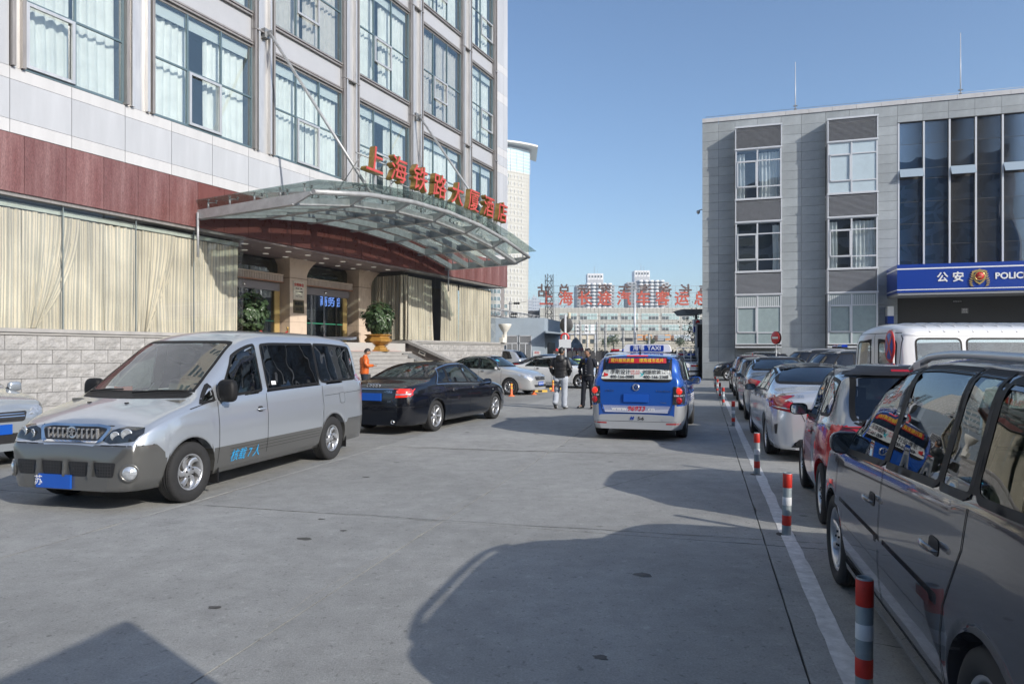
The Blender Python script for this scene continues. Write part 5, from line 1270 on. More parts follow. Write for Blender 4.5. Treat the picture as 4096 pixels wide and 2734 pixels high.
    def plate(s, side, z, txt, y=0, w_=.44, h=.14, m=None, tm=None):
        p = s.hit(side, (y, z)); sx = -1 if side == 'B' else 1
        o = MB().box(-.012, .012, -w_/2, w_/2, -h/2, h/2).build('number_plate', m or M_plate, s.root); o.location = p+Vector((sx*.016, 0, 0))
        if txt: text(txt, h*.75, tm or M_wht, o, (sx*.014, 0, 0), (PI/2, 0, -PI/2 if side == 'B' else PI/2), ext=.001)
        return o
    def text(s, t_, size, m, side, u0, v0, sx=1, off=.006, bold=0, shear=0, name='lettering', par=None):
        me = text_mesh(t_, size, 0, bold, 'CENTER', shear); me.materials.clear(); me.materials.append(m); k = {'B': -1, 'F': 1, 'L': -1, 'R': 1}[side]
        bm = bmesh.new(); bm.from_mesh(me); bmesh.ops.triangulate(bm, faces=bm.faces)
        for v_ in bm.verts: v_.co = s.hit(side, (u0+k*v_.co.x*sx, v0+v_.co.y), off-min(0, v_.co.z)*-.3)
        bm.to_mesh(me); bm.free(); return inst(me, name, par or s.root)
    def rails(s, m, z=.06, x0=None, x1=None, y=None):
        for sg in (-1, 1):
            pts = []
            x0_, x1_ = x0, x1
            for i in range(13):
                u = i/12; x = x0_+(x1_-x0_)*u; yc, zc = s.corner(x); pts.append((x, sg*(yc-.07), zc+s.lift+.012+z*min(1, 6*min(u, 1-u))))
            o = MB().tube(pts, [.012]+[.02]*11+[.012], 8).build('roof_rail', m, s.root)
            for i in (1, 11): MB().box(pts[i][0]-.06, pts[i][0]+.06, pts[i][1]-.018, pts[i][1]+.018, pts[i][2]-z-.02, pts[i][2]+.0).build('rail_foot', m, o)
M_under = mat('dark_underbody', (.012, .012, .013), .9)
M_liner = mat('dark_trim', (.035, .035, .037), .85)
M_seat = mat('dark_seat_fabric', (.06, .058, .055), .9)
M_seat_b = mat('beige_seat', (.42, .38, .3), .8)
M_gap = mat('panel_gap', (.01, .01, .011), .8)
M_rub = mat('tyre_rubber', (.022, .022, .023), .85, var=.25, vs=14)
M_mirror = mat('mirror_silver', (.6, .65, .7), .03, 1.0)
M_plate = mat('blue_number_plate', (.01, .09, .45), .35)
M_rim = mat('silver_alloy', (.52, .53, .55), .3, .75)
M_disc = mat('brake_disc', (.1, .09, .08), .5, .6)
M_ltail = mat('red_tail_lens', (.38, .004, .008), .08, coat=1); M_ltail.node_tree.nodes['Principled BSDF'].inputs['Emission Color'].default_value = (1, .03, .02, 1)
M_tlit = mat('lit_tail_lens', (.8, .02, .01), .1, emit=(1, .06, .03), es=.3, coat=1)
M_amber = mat('amber_lens', (.8, .28, .02), .1, coat=1)
M_clear = mat('clear_lamp', (.62, .65, .68), .06, .6, var=.35, vs=22, coat=1)
M_lampd = mat('dark_lamp_inner', (.04, .045, .05), .12, .4, coat=1)
M_gtrim = mat('satin_black_trim', (.014, .014, .015), .55, spec=.25)
M_plast = mat('grey_black_plastic', (.04, .04, .042), .6)
G_car = glass('tinted_car_glass', (.22, .27, .26), .06, mixmax=.9)
G_carc = glass('clear_car_glass', (.62, .7, .66), .08, mixmax=.9)
G_dark = glass('privacy_glass', (.035, .04, .042), .09, mixmax=.9)
def paint(name, col, metal=.35, rough=.28, coat=1.0, dust=0):
    m = mat(name, col, rough, metal, coat=coat); m.node_tree.nodes['Principled BSDF'].inputs['Coat Roughness'].default_value = .03+dust; return m
WH = {}
def wheel_mesh(R_, tw, rim_r, style, rimmat):
    key = (R_, tw, rim_r, style)
    if key in WH: return WH[key]
    t = MB(); h = tw/2
    prof = [(rim_r, h*.82), (rim_r+.012, h*.93), (rim_r+(R_-rim_r)*.45, h*1.0), (R_-.03, h*.95), (R_-.008, h*.84)]
    for k, y in enumerate([.62, .60, .56, .30, .28, .24, .05, .0, -.05, -.24, -.28, -.30, -.56, -.60, -.62]): prof.append((R_-(.009 if k in (1, 4, 7, 10, 13) else 0), h*y))
    prof += [(R_-.008, -h*.84), (R_-.03, -h*.95), (rim_r+(R_-rim_r)*.45, -h), (rim_r, -h*.82)]
    t.lathe(prof, (0, 0, 0), 'y', 48)
    n0 = len(t.v)
    for k in range(64):      # shoulder lugs
        a = 2*PI*k/64; c, s_ = math.cos(a), math.sin(a); da = .035
        for sg in (-1, 1):
            q = []
            for aa in (a-da, a+da):
                for (r, y) in ((R_-.012, .86), (R_+.0015, .66)): q.append((r*math.cos(aa), sg*y*h, r*math.sin(aa)))
            t.add(q, [(0, 1, 3, 2)])
    tyre = t.mesh('wheel', M_rub)
    r = MB(); rr = rim_r
    r.lathe([(rr, h*.82), (rr-.012, h*.84), (rr-.02, h*.7), (rr-.03, h*.2), (rr-.04, -h*.7)], (0, 0, 0), 'y', 40, 0)
    r.lathe([(rr-.03, -h*.1), (.0001, -h*.1)], (0, 0, 0), 'y', 30, 1)
    r.lathe([(rr*.72, h*.12), (.0001, h*.12)], (0, 0, 0), 'y', 30, 2)
    n, wi, wo, sw_ = {'5': (5, .055, .075, 0), '7d': (7, .034, .05, 0), '10': (10, .022, .03, 0), 'swirl': (6, .05, .085, .5), '5d': (5, .06, .09, 0), '9': (9, .03, .045, 0), '6': (6, .06, .085, .0)}[style]
    for k in range(n):
        a0 = 2*PI*k/n
        pts = []
        for i in range(6):
            u = i/5; rad = .045+(rr-.028-.045)*u; a = a0+sw_*u*u; w_ = (wi+(wo-wi)*u)/2; y = h*(.62+.12*u-.1*math.sin(PI*u)); yb = y-.03
            d = Vector((math.cos(a), 0, math.sin(a))); e = Vector((-math.sin(a), 0, math.cos(a))); c = d*rad
            pts += [c-e*w_+Vector((0, y-.008, 0)), c-e*w_*.5+Vector((0, y, 0)), c+e*w_*.5+Vector((0, y, 0)), c+e*w_+Vector((0, y-.008, 0)), c+e*w_+Vector((0, yb-.02, 0)), c-e*w_+Vector((0, yb-.02, 0))]
        fs = []
        for i in range(5):
            b = i*6
            for j in range(6): fs.append((b+j, b+(j+1) % 6, b+6+(j+1) % 6, b+6+j))
        r.add(pts, fs, 0)
    r.lathe([(.075, h*.45), (.07, h*.66), (.055, h*.7), (.035, h*.7), (.03, h*.74), (.0001, h*.76)], (0, 0, 0), 'y', 20, 0)
    for k in range(5):
        a = 2*PI*k/5+.3; r.lathe([(.009, 0), (.009, .012), (.0001, .012)], (.052*math.cos(a), h*.68, .052*math.sin(a)), 'y', 6, 1)
    rim = r.mesh('rim', [rimmat, M_under, M_disc]); WH[key] = (tyre, rim); return WH[key]
def wheels(s, rim_r=.21, style='5', rimmat=None, steer=0):
    ty, rm = wheel_mesh(s.R, s.tw, rim_r, style, rimmat or M_rim)
    for xw in (s.xf, s.xr):
        for sg in (1, -1):
            o = inst(ty, 'wheel', s.root, (xw, sg*(s.hw-s.tw/2-.015), s.R), (0, R.uniform(0, 6), (PI if sg < 0 else 0)+(steer if xw == s.xf else 0))); inst(rm, 'rim', o)
def car(label, cat, wheel, P, hd, name='parked_car', group=None, **k):
    """wheel: 'FL','FR','RL','RR' outer contact point at world P, hd heading vector"""
    s = Car(**k); a = math.atan2(hd[1], hd[0]); xw = s.xf if wheel[0] == 'F' else s.xr; yw = (s.hw-.02)*(1 if wheel[1] == 'L' else -1)
    ca, sa = math.cos(a), math.sin(a); loc = (P[0]-(xw*ca-yw*sa), P[1]-(xw*sa+yw*ca), k.get('z', 0))
    s.root = empty(name, loc, a, label, cat, group); s.build_shell(); return s
def doors(s, xs, zl=.3, m=None, zt=None):
    for x in xs:
        pts = [(x, pw(s.belt, x)+(.0 if zt is None else zt)), (x+.0, .62), (x+.01, zl)]
        s.lines2('door_gap', pts, M_gap, w_=.008)
def sill(s, z=.3, m=None): s.lines2('sill_strip', [(s.xr+s.Ra+.05, z), (s.xf-s.Ra-.05, z)], m or M_gap, w_=.012)
def lamp(s, side, poly, m, par=None, bulge=.012, name='tail_light', off=.003, mir=True, h=.05):
    out = []
    for sg in ((1, -1) if mir and side in 'FBT' else (1,)):
        pl = [(sg*p[0], p[1]) for p in poly] if side in 'FB' else poly
        if sg < 0: pl = pl[::-1]
        out.append(s.patch(name, side, pl, m, off=off, bulge=bulge, h=h, par=par))
    return out
def sedan_glass(s, xs, ws, rw, g=None, gf=None, gr=None, seal=None, chrome=None, zoff=.035, roofm=.035):
    g = g or G_car; seal = seal or M_gtrim
    for sd in 'LR':
        for (a, b, ta, tb) in xs: s.opening('side_window', sd, s.side_poly(a, b, zoff, roofm, ta, tb), g, seal)
    for k in range(len(xs)-1):
        xm, tm = (xs[k][1]+xs[k+1][0])/2, (xs[k][3]+xs[k+1][2])/2; gp = abs(xs[k][1]-xs[k+1][0])
        s.lines2('pillar_trim', [(xm, pw(s.belt, xm)+zoff), (tm, s.corner(tm)[1]-roofm-.01)], M_gtrim, w_=gp, off=.0035)
    if chrome:
        a, b = xs[0][0], xs[-1][1]
        lo = [(a+(b-a)*i/20, pw(s.belt, a+(b-a)*i/20)+zoff-.028) for i in range(21)]
        for sd in 'LR':
            s.line('chrome_strip', sd, lo, chrome, w_=.014, off=.006)
            ta, tb = xs[0][2], xs[-1][3]; up = [(ta+(tb-ta)*i/24, s.corner(ta+(tb-ta)*i/24)[1]-roofm+.026) for i in range(25)]
            s.line('chrome_strip', sd, [lo[0]]+up+[lo[-1]], chrome, w_=.014, off=.006)
    if ws: s.opening('windscreen', 'F', s.front_poly(*ws), gf or G_carc, seal, sw=.03)
    if rw: s.opening('rear_window', 'B', s.front_poly(*rw, rear=True), gr or G_dark, seal, sw=.03)
UH = (.8996, -.4367)          # parked square to the hotel
LH = (SA, CA)                 # along the parking lane
def wiper(s, side, p0, p1):
    a, b = s.hit(side, p0, .03), s.hit(side, p1, .02); c = a.lerp(b, .5)
    d = MB().tube([a, c+Vector((.0, 0, .012)), b], .009, 5); e = s.hit(side, (p1[0]*.35+p0[0]*.65, p1[1]*.35+p0[1]*.65+.0), .012)
    d.build('wiper', M_gtrim, s.root)
# ================= silver passenger van
P_silver = paint('silver_van_paint', (.48, .515, .56), .62, .3)
P_vgrey = paint('dark_grey_lower_paint', (.13, .13, .125), .45, .28)
v = dict(L=5.03, hw=.91, xf=1.74, xr=-1.36, R=.33, Ra=.385, tw=.2, tumble=.2, crown=.075, zb=.24, zm=.62, ts=.03, tb=.06, curve=.13, cabx=-.2,
    top=[(-2.515, .62), (-2.505, 1.1), (-2.46, 1.5), (-2.39, 1.78), (-2.3, 1.88), (-2.0, 1.925), (-1.2, 1.96), (0, 1.955), (.45, 1.915), (.72, 1.84), (1.25, 1.5), (1.74, 1.17), (2.05, 1.08), (2.26, 1.0), (2.355, .93), (2.40, .83), (2.425, .745), (2.485, .70), (2.515, .56)],
    belt=[(-2.5, 1.17), (0, 1.13), (1.2, 1.08), (1.7, 1.02), (2.2, .88), (2.45, .7), (2.515, .46)],
    plan=[(-2.515, .72), (-2.48, .8), (-2.38, .86), (-2.1, .9), (-1.5, .91), (1.2, .91), (1.8, .905), (2.1, .885), (2.3, .85), (2.42, .79), (2.485, .70), (2.515, .56)])
def vfeat(x, z): return .012*math.exp(-((z-.86)/.05)**2) if -2.3 < x < 2.0 else 0
def vsplit(x): return .70 if x > 2.22 else .60+.10*(x-2.12)/.1 if x > 2.12 else .60 if x < -1.78 else .545
def vfm(x, z, j): return 1 if z < vsplit(x) else 0
s = car('silver passenger van with dark grey lower body facing the camera', 'van', 'FL', (-3.545, 7.56), (-.78, -3.01), name='passenger_van', feat=vfeat, fm=vfm, split=vsplit, **v)
G_vs = glass('van_privacy_glass', (.015, .018, .02), .1, mixmax=.9, wav=.05, ws=3)
for sd in 'LR':
    s.opening('side_window', sd, s.side_poly(1.22, .42, .05, .10, .86, .42), G_dark if 0 else G_car, M_gtrim)
    s.opening('side_window', sd, rnd([(1.56, 1.08), (1.34, 1.10), (1.34, 1.27)], .02, 2), G_car, M_gtrim)
    s.opening('side_window', sd, s.side_poly(.28, -.98, .05, .12, .28, -.98), G_vs, M_gtrim); s.opening('side_window', sd, s.side_poly(-1.02, -2.2, .06, .12, -1.02, -2.12, r=.12), G_vs, M_gtrim)
    s.patch('rain_visor', sd, rnd([(1.02, 1.40), (.78, 1.62), (.42, 1.69), (.42, 1.58), (.76, 1.5), (.98, 1.32)], .02, 2), mat('smoked_visor', (.01, .012, .015), .05, coat=1), off=.02, bulge=.012)
s.opening('windscreen', 'F', s.front_poly(1.2, 1.775, m=.11, r=.09), glass('van_windscreen_glass', (.5, .6, .56), .17, mixmax=.9), M_gtrim, sw=.022)
s.opening('rear_window', 'B', s.front_poly(1.2, 1.72, rear=True, m=.1), G_dark, M_gtrim)
s.patch('cowl', 'F', rnd([(-.72, 1.135), (.72, 1.135), (.74, 1.185), (-.74, 1.185)], .02, 2), M_gtrim, off=.006)
doors(s, (1.3, .35), .36); doors(s, (-1.05,), .55)
s.lines2('door_gap', [(1.74, 1.02), (1.3, 1.1)], M_gap); s.lines2('door_rail_gap', [(-1.1, 1.0), (-2.3, 1.02)], M_gap, w_=.006)
for z in (.5, .46, .42): s.lines2('sill_groove', [(1.1, z), (-.95, z)], M_gap, w_=.004)
s.handle(.5, .93, P_silver, .17); s.patch('fuel_flap', 'L', rnd([(-1.7, .86), (-1.55, .86), (-1.55, 1.02), (-1.7, 1.02)], .03, 4), P_silver, off=.004)
s.line('flap_gap', 'L', rnd([(-1.7, .86), (-1.55, .86), (-1.55, 1.02), (-1.7, 1.02)], .03, 4)+[(-1.7, .89)], M_gap, w_=.005, off=.005)
s.patch('inspection_sticker', 'L', [(.2, 1.22), (.1, 1.22), (.1, 1.27), (.2, 1.27)], M_wht, off=.012)
for hs in lamp(s, 'F', [(.38, .745), (.50, .715), (.76, .745), (.80, .82), (.77, .875), (.6, .885), (.47, .85)], M_lampd, name='headlight', bulge=.01, h=.04):
    pass
for sg in (1, -1):
    for (y, z, r) in ((.53, .79, .045), (.66, .81, .055)):
        p = s.hit('F', (sg*y, z), .012); o = MB().lathe([(.0001, .004), (r*.7, .006), (r, .012), (r*1.05, 0)], (0, 0, 0), 'x', 16).build('reflector', M_clear, s.root, tuple(p)); o.rotation_euler = (0, 0, sg*.35)
s.patch('bonnet_gap', 'F', [(-.46, .885), (.46, .885), (.46, .893), (-.46, .893)], M_gap, off=.002)
gr = s.patch('grille', 'F', rnd([(-.42, .85), (-.34, .74), (.34, .74), (.42, .85), (.3, .875), (-.3, .875)], .03, 3), M_black, off=.004)
s.patch('grille_surround', 'F', rnd([(-.46, .875), (-.38, .715), (.38, .715), (.46, .875), (.3, .90), (-.3, .90)], .03, 3), M_chrome, off=.012, par=gr, hole=rnd([(-.42, .86), (-.34, .738), (.34, .738), (.42, .86), (.3, .878), (-.3, .878)], .03, 3))
for k in range(11):
    y = -.31+k*.062
    p = s.hit('F', (y, .805), .012); MB().prism([(-.012, -.055), (.012, -.05), (.014, .05), (-.006, .055)], 'y', -.011, .011).build('grille_bar', M_chrome, gr, tuple(p))
p = s.hit('F', (0, .81), .03); o = MB().lathe([(.045, 0), (.055, .006), (.065, 0)], (0, 0, 0), 'x', 24).build('badge', M_chrome, gr, tuple(p))
q = MB()
for k in range(5): a = PI/2+k*2*PI/5; q.prism([(.013*math.cos(a+PI/2), .013*math.sin(a+PI/2)), (.05*math.cos(a), .05*math.sin(a)), (.013*math.cos(a-PI/2), .013*math.sin(a-PI/2))], 'x', 0, .008)
q.build('badge_star', M_chrome, o)
for y0, y1 in ((-.64, -.36), (-.3, -.02), (.04, .3), (.36, .62)):
    sk = .05 if y0 < 0 else -.02
    it = s.patch('bumper_intake', 'F', rnd([(y0+.03, .385), (y1-.03, .385), (y1, .535), (y0, .535)], .025, 3), M_black, off=.004)
    for z in (.41, .44, .47, .50): s.patch('mesh_bar', 'F', [(y0+.04, z), (y1-.04, z), (y1-.04, z+.008), (y0+.04, z+.008)], M_plast, off=.012, par=it, h=.1)
    for k in range(6): y = y0+.05+k*(y1-y0-.1)/5; s.patch('mesh_bar', 'F', [(y, .395), (y+.007, .395), (y+.007, .53), (y, .53)], M_plast, off=.012, par=it, h=.1)
for y in (-.33, .01, .33): s.patch('intake_rib', 'F', rnd([(y-.025, .38), (y+.015, .38), (y+.03, .55), (y-.01, .55)], .012, 2), P_vgrey, off=.03, bulge=.02, br=.02)
for sg in (1, -1):
    p = s.hit('F', (sg*.74, .43), .004); MB().lathe([(.095, -.01), (.09, .012), (.072, .0)], (0, 0, 0), 'x', 24).build('fog_lamp_ring', P_vgrey, s.root, tuple(p)).rotation_euler = (0, 0, sg*.6)
    o = MB().lathe([(.0001, .03), (.05, .02), (.07, .0)], (0, 0, 0), 'x', 24).build('fog_lamp', M_clear, s.root, tuple(p)); o.rotation_euler = (0, 0, sg*.6)
s.plate('F', .325, '', y=-.13)
text('苏', .11, M_wht, s.root, tuple(s.hit('F', (-.315, .325), .03)), (PI/2, 0, PI/2), ext=.001)
s.line('bumper_seam', 'F', [(-.86, .70), (-.4, .70)], M_gap); s.line('bumper_seam', 'F', [(.4, .70), (.86, .70)], M_gap)
wheels(s, .2, 'swirl'); s.mirror(1.22, 1.2, M_gtrim, 1, (.16, .24, .27)); s.mirror(1.22, 1.2, M_gtrim, -1, (.16, .24, .27))
for sg in (1, -1): MB().box(s.xf-s.Ra-.09, s.xf-s.Ra-.07, sg*.78-.09, sg*.78+.09, .12, .4).build('mud_flap', M_gtrim, s.root); MB().box(s.xr-s.Ra-.07, s.xr-s.Ra-.05, sg*.78-.09, sg*.78+.09, .14, .42).build('mud_flap', M_gtrim, s.root)
lamp(s, 'B', [(.72, .85), (.86, .85), (.84, 1.3), (.74, 1.3)], M_ltail); s.seats((.45, -.5, -1.4), .62, mat('tan_seat', (.2, .19, .165), .9), h=.66)
wiper(s, 'F', (.1, 1.17), (.66, 1.2)); wiper(s, 'F', (-.62, 1.17), (-.1, 1.21))
for y in (-.25, .25): p = s.hit('T', (1.98, y), .0); MB().box(-.02, .02, -.012, .012, 0, .012).build('washer_jet', M_gtrim, s.root, tuple(p))
bx = MB().box(-.07, .07, -.12, .12, 0, .1).build('tissue_box', M_wht, s.root, (1.5, -.32, 1.15)); MB().box(-.071, .072, .0, .121, 0, .1).build('tissue_box_end', mat('orange_card', (.6, .12, .03), .6), bx)
q = MB(); q.grid(lambda u, w_: (.12*(u-.5)*2, .2*(w_-.5)*2, .02*math.sin(u*9)*math.cos(w_*7)+.02), 12, 12); q.build('blue_cloth', mat('blue_cloth_m', (.08, .22, .55), .9), s.root, (1.5, .42, 1.14)); MB().box(1.15, 1.75, -.74, .74, .95, 1.12).build('dash_top', mat('grey_dash', (.14, .14, .13), .8), s.root)
for i, ch in enumerate('核载7人'): s.text(ch, .15, mat('cyan_vinyl', (.02, .35, .7), .5), 'L', 1.02-i*.145, .40, off=.006, shear=.25)
q = MB().prism([(-.1, -.02), (.1, -.03), (.12, .0), (-.1, .03)], 'y', -.72, .72).build('rear_spoiler', P_silver, s.root, (-2.36, 0, 1.89))
VAN = s
s.finish([P_silver, P_vgrey], inner=mat('grey_van_lining', (.22, .225, .21), .9))
# ================= black saloon (rear view)
P_black = paint('blue_black_paint', (.005, .006, .010), .2, .22)
A6 = dict(L=4.95, hw=.925, xf=1.5, xr=-1.43, R=.325, Ra=.365, tw=.235, tumble=.46, crown=.06, zb=.2, curve=.16, cabx=-.15,
    top=[(-2.475, .5), (-2.46, .78), (-2.42, .94), (-2.34, 1.005), (-2.0, 1.05), (-1.72, 1.09), (-1.3, 1.25), (-.85, 1.39), (-.45, 1.445), (0, 1.46), (.35, 1.435), (.75, 1.27), (1.25, 1.0), (1.7, .93), (2.1, .83), (2.35, .72), (2.45, .6), (2.475, .45)],
    belt=[(-2.45, .88), (-2.0, .97), (-1.3, .975), (0, .94), (1.2, .90), (2.0, .79), (2.4, .6)])
def cfeat(x, z): return .010*math.exp(-((z-.80)/.035)**2) if -2.3 < x < 2.1 else 0
s = car('black executive saloon with lit red tail lights between the van and the steps', 'car', 'RR', (-1.575, 14.32), (.4, .917), feat=cfeat, **A6)
sedan_glass(s, [(1.1, .12, .78, .02), (.06, -.82, -.04, -.72), (-.88, -1.38, -.78, -1.0)], (1.02, 1.38), (1.12, 1.39), G_car, gr=G_car, chrome=M_chrome)
doors(s, (1.16, .09, -.85), .26); sill(s, .29); s.handle(.28, .84, P_black); s.handle(-.66, .84, P_black)
s.lines2('boot_gap', [(-1.75, 1.0), (-2.3, .97)], M_gap)
s.line('boot_gap', 'B', [(-.62, .985), (-.56, .86), (-.46, .64), (-.3, .6), (.3, .6), (.46, .64), (.56, .86), (.62, .985)], M_gap)
for o in lamp(s, 'B', [(.55, .75), (.82, .77), (.84, .93), (.57, .93)], M_ltail if 0 else M_tlit, bulge=.012): pass
lamp(s, 'B', [(.57, .80), (.81, .81), (.82, .835), (.57, .825)], M_clear, name='reverse_lamp', off=.017)
s.both('tail_light_side', rnd([(-2.25, .80), (-2.40, .77), (-2.43, .93), (-2.27, .93)], .02, 2), M_ltail, off=.004, bulge=.006)
s.patch('chrome_strip', 'B', [(-.5, .905), (.5, .905), (.5, .922), (-.5, .922)], M_chrome, off=.008)
q = MB()
for k in range(4): q.tube([(0, -.105+k*.07+.05*math.cos(a), .05*math.sin(a)) for a in [j*2*PI/20 for j in range(21)]], .008, 5, caps=False)
q.build('ring_badge', M_chrome, s.root, tuple(s.hit('B', (0, .965), .012)))
s.plate('B', .76, '', w_=.46, h=.15); s.patch('plate_recess', 'B', rnd([(-.5, .62), (.5, .62), (.52, .9), (-.52, .9)], .03, 3), mat('gloss_black_recess', (.008, .009, .012), .15, coat=1), off=.002)
s.text('2.0T', .05, M_chrome, 'B', -.42, .68, 1, .012, 0, 0); s.text('一汽奥迪', .05, M_chrome, 'B', -.38, .86, 1, .012, 0, 0)
s.line('bumper_gap', 'B', [(-.9, .57), (-.3, .57), (.3, .57), (.9, .57)], M_gap)
MB().lathe([(.035, 0), (.04, -.06), (.03, -.06), (.028, .02)], (0, 0, 0), 'x', 14).build('exhaust_pipe', M_chrome, s.root, (-2.43, -.5, .27))
wheels(s, .225, '7d'); s.mirror(.93, .96, P_black, 1, (.1, .2, .14)); s.mirror(.93, .96, P_black, -1, (.1, .2, .14)); s.seats((.1, -.85), .36, M_seat)
s.patch('side_repeater', 'R', rnd([(1.28, .74), (1.34, .74), (1.34, .77), (1.28, .77)], .01, 2), M_clear, off=.006)
for sd in 'LR': s.patch('fuel_flap_gap', sd, rnd([(-1.62, .82), (-1.46, .82), (-1.46, .93), (-1.62, .93)], .03, 3), M_gap, off=.001, hole=rnd([(-1.613, .827), (-1.467, .827), (-1.467, .923), (-1.613, .923)], .028, 3))
s.finish([P_black])
# ================= compact MPVs (taxi and the near grey one)
MPV = dict(L=4.41, hw=.9, xf=1.33, xr=-1.35, R=.318, Ra=.36, tw=.215, tumble=.21, crown=.06, zb=.22, ts=.03, curve=.12, cabx=-.4,
    top=[(-2.205, .5), (-2.2, .9), (-2.17, 1.18), (-2.12, 1.40), (-2.04, 1.55), (-1.92, 1.60), (-1.2, 1.64), (-.4, 1.655), (.2, 1.62), (.55, 1.52), (1.0, 1.25), (1.38, 1.06), (1.75, .97), (2.0, .87), (2.13, .74), (2.19, .6), (2.205, .45)],
    belt=[(-2.2, 1.14), (-1.9, 1.13), (-1.0, 1.095), (.4, 1.02), (1.3, .955), (1.9, .84), (2.15, .65)],
    plan=[(-2.205, .70), (-2.18, .77), (-2.1, .83), (-1.9, .875), (-1.35, .9), (1.1, .9), (1.6, .885), (1.9, .83), (2.08, .72), (2.17, .58), (2.205, .42)])
P_tblue = paint('taxi_blue_paint', (.02, .11, .47), .3, .25); P_tsil = paint('taxi_silver_paint', (.5, .52, .54), .45, .3)
P_grey = paint('warm_grey_paint', (.072, .07, .078), .3, .2)
def tsplit(x): return .66 if x < -1.6 else .62
def tfm(x, z, j): return 1 if z < tsplit(x) else 0
def mpv_common(s, g1, g2, hp):
    for sd in 'LR':
        s.opening('side_window', sd, s.side_poly(1.0, .05, .02, .028, .66, -.05), g1, M_gtrim)
        s.opening('side_window', sd, rnd([(1.42, 1.0), (1.08, 1.02), (1.06, 1.18)], .02, 2), g1, M_gtrim)
        s.opening('side_window', sd, s.side_poly(-.02, -.79, .02, .028, -.11, -.81), g1, M_gtrim); s.opening('side_window', sd, s.side_poly(-.84, -1.13, .02, .028, -.86, -1.11), g2, M_gtrim)
        s.opening('side_window', sd, s.side_poly(-1.19, -1.9, .025, .035, -1.18, -1.74, r=.07), g2, M_gtrim)
    s.opening('windscreen', 'F', s.front_poly(1.08, 1.53, m=.05), G_carc, M_gtrim); s.opening('rear_window', 'B', s.front_poly(1.13, 1.53, rear=True, m=.1, r=.09), g2, M_gtrim, sw=.035)
    for x0_, x1_, w_ in ((.015, -.08, .085), (-.81, -.835, .06), (-1.16, -1.145, .085)): s.lines2('pillar_trim', [(x0_, pw(s.belt, x0_)+.03), (x1_, s.corner(x1_)[1]-.045)], M_gtrim, w_=w_, off=.0035)
    doors(s, (1.18, .02), .3); s.lines2('door_gap', [(-1.16, 1.08), (-1.14, .92), (-.98, .66), (-.93, .45), (-.93, .3)], M_gap); sill(s, .31)
    s.handle(.18, .84, hp); s.handle(-.85, .86, hp)
s = car('blue and silver taxi with a lit roof sign, seen from behind', 'taxi', 'RR', (3.41, 13.3), (.30, .954), name='taxi', fm=tfm, split=tsplit, **MPV)
mpv_common(s, G_car, G_dark, P_tblue)
for sg in (1, -1):
    pl = rnd([(sg*.665, .69), (sg*.86, .69), (sg*.87, .85), (sg*.85, 1.02), (sg*.68, 1.02)], .015, 2)
    o = s.patch('tail_light', 'B', pl if sg > 0 else pl[::-1], M_lampd, off=.01, bulge=.01)
    for z, m_ in ((.935, M_tlit), (.765, M_ltail)): MB().lathe([(.0001, -.028), (.042, -.024), (.06, -.012), (.066, 0)], (0, 0, 0), 'x', 20).build('lamp_roundel', m_, o, tuple(s.hit('B', (sg*.765, z), .012)))
    s.patch('reverse_lamp', 'B', [(sg*.69, .84), (sg*.85, .84), (sg*.85, .865), (sg*.69, .865)], M_clear, off=.022, par=o)
s.patch('hatch_panel', 'B', rnd([(-.6, .52), (.6, .52), (.66, .68), (-.66, .68)], .03, 3), P_tblue, off=.006)
for k, z in enumerate((.655, .638, .618, .596, .574, .55)): s.patch('white_stripe', 'B', [(-.62+k*.008, z), (.62-k*.008, z), (.62-k*.008, z-.004-.002*k), (-.62+k*.008, z-.004-.002*k)], M_wht, off=.009, h=.2)
s.line('hatch_gap', 'B', [(-.66, .69), (-.6, .52), (.6, .52), (.66, .69)], M_gap, off=.009)
for t_, y, m_, sh in (('www.', .30, M_wht, 0), ('96933', .0, M_redp, .25), ('.cn', -.27, M_wht, 0)): s.text(t_, .12, m_, 'B', y, .6, 1.1, .016, .002, sh)
o = MB().lathe([(.05, 0), (.06, -.008), (.067, 0)], (0, 0, 0), 'x', 26).build('badge', M_chrome, s.root, tuple(s.hit('B', (0, 1.0), .012)))
q = MB()
for pts in ([(-.03, .045), (0, .0), (.03, .045)], [(-.052, .02), (-.025, -.045), (0, .0), (.025, -.045), (.052, .02)]): q.tube([(-.004, -a, b) for a, b in pts], .006, 5)
q.build('badge_letters', M_chrome, o)
s.plate('B', .80, '', w_=.46, h=.15); s.text('TOURAN', .045, M_chrome, 'B', -.5, .93, 1.5, .014, 0, 0); s.text('上海大众', .045, M_chrome, 'B', .5, .93, 1, .014, 0, 0); s.text('TAXI', .035, M_chrome, 'B', -.5, .72, 1.4, .014, 0, 0)
s.text('5-6', .085, M_black, 'B', -.09, .42, 1, .01, .003, 0); s.text('H', .085, MC['police_blue_panel'], 'B', .08, .42, 1, .01, .008, .3)
s.patch('tow_cover', 'B', [(-.5+.025*math.cos(a), .41+.025*math.sin(a)) for a in [k*PI/8 for k in range(16)]], P_tsil, off=.008)
lamp(s, 'B', [(.55, .315), (.8, .32), (.8, .345), (.55, .34)], M_ltail, name='bumper_reflector'); s.line('bumper_seam', 'B', [(-.86, .365), (.86, .365)], M_gap, w_=.006)
M_stk = mat('red_window_banner', (.42, .01, .02), .5); M_stw = mat('white_window_banner', (.62, .64, .62), .6)
s.patch('red_banner', 'B', [(-.54, 1.445), (.54, 1.445), (.53, 1.53), (-.53, 1.53)], M_stk, off=.012); s.patch('white_banner', 'B', rnd([(-.66, 1.15), (.66, 1.15), (.62, 1.315), (.3, 1.335), (-.3, 1.335), (-.62, 1.315)], .02, 2), M_stw, off=.012)
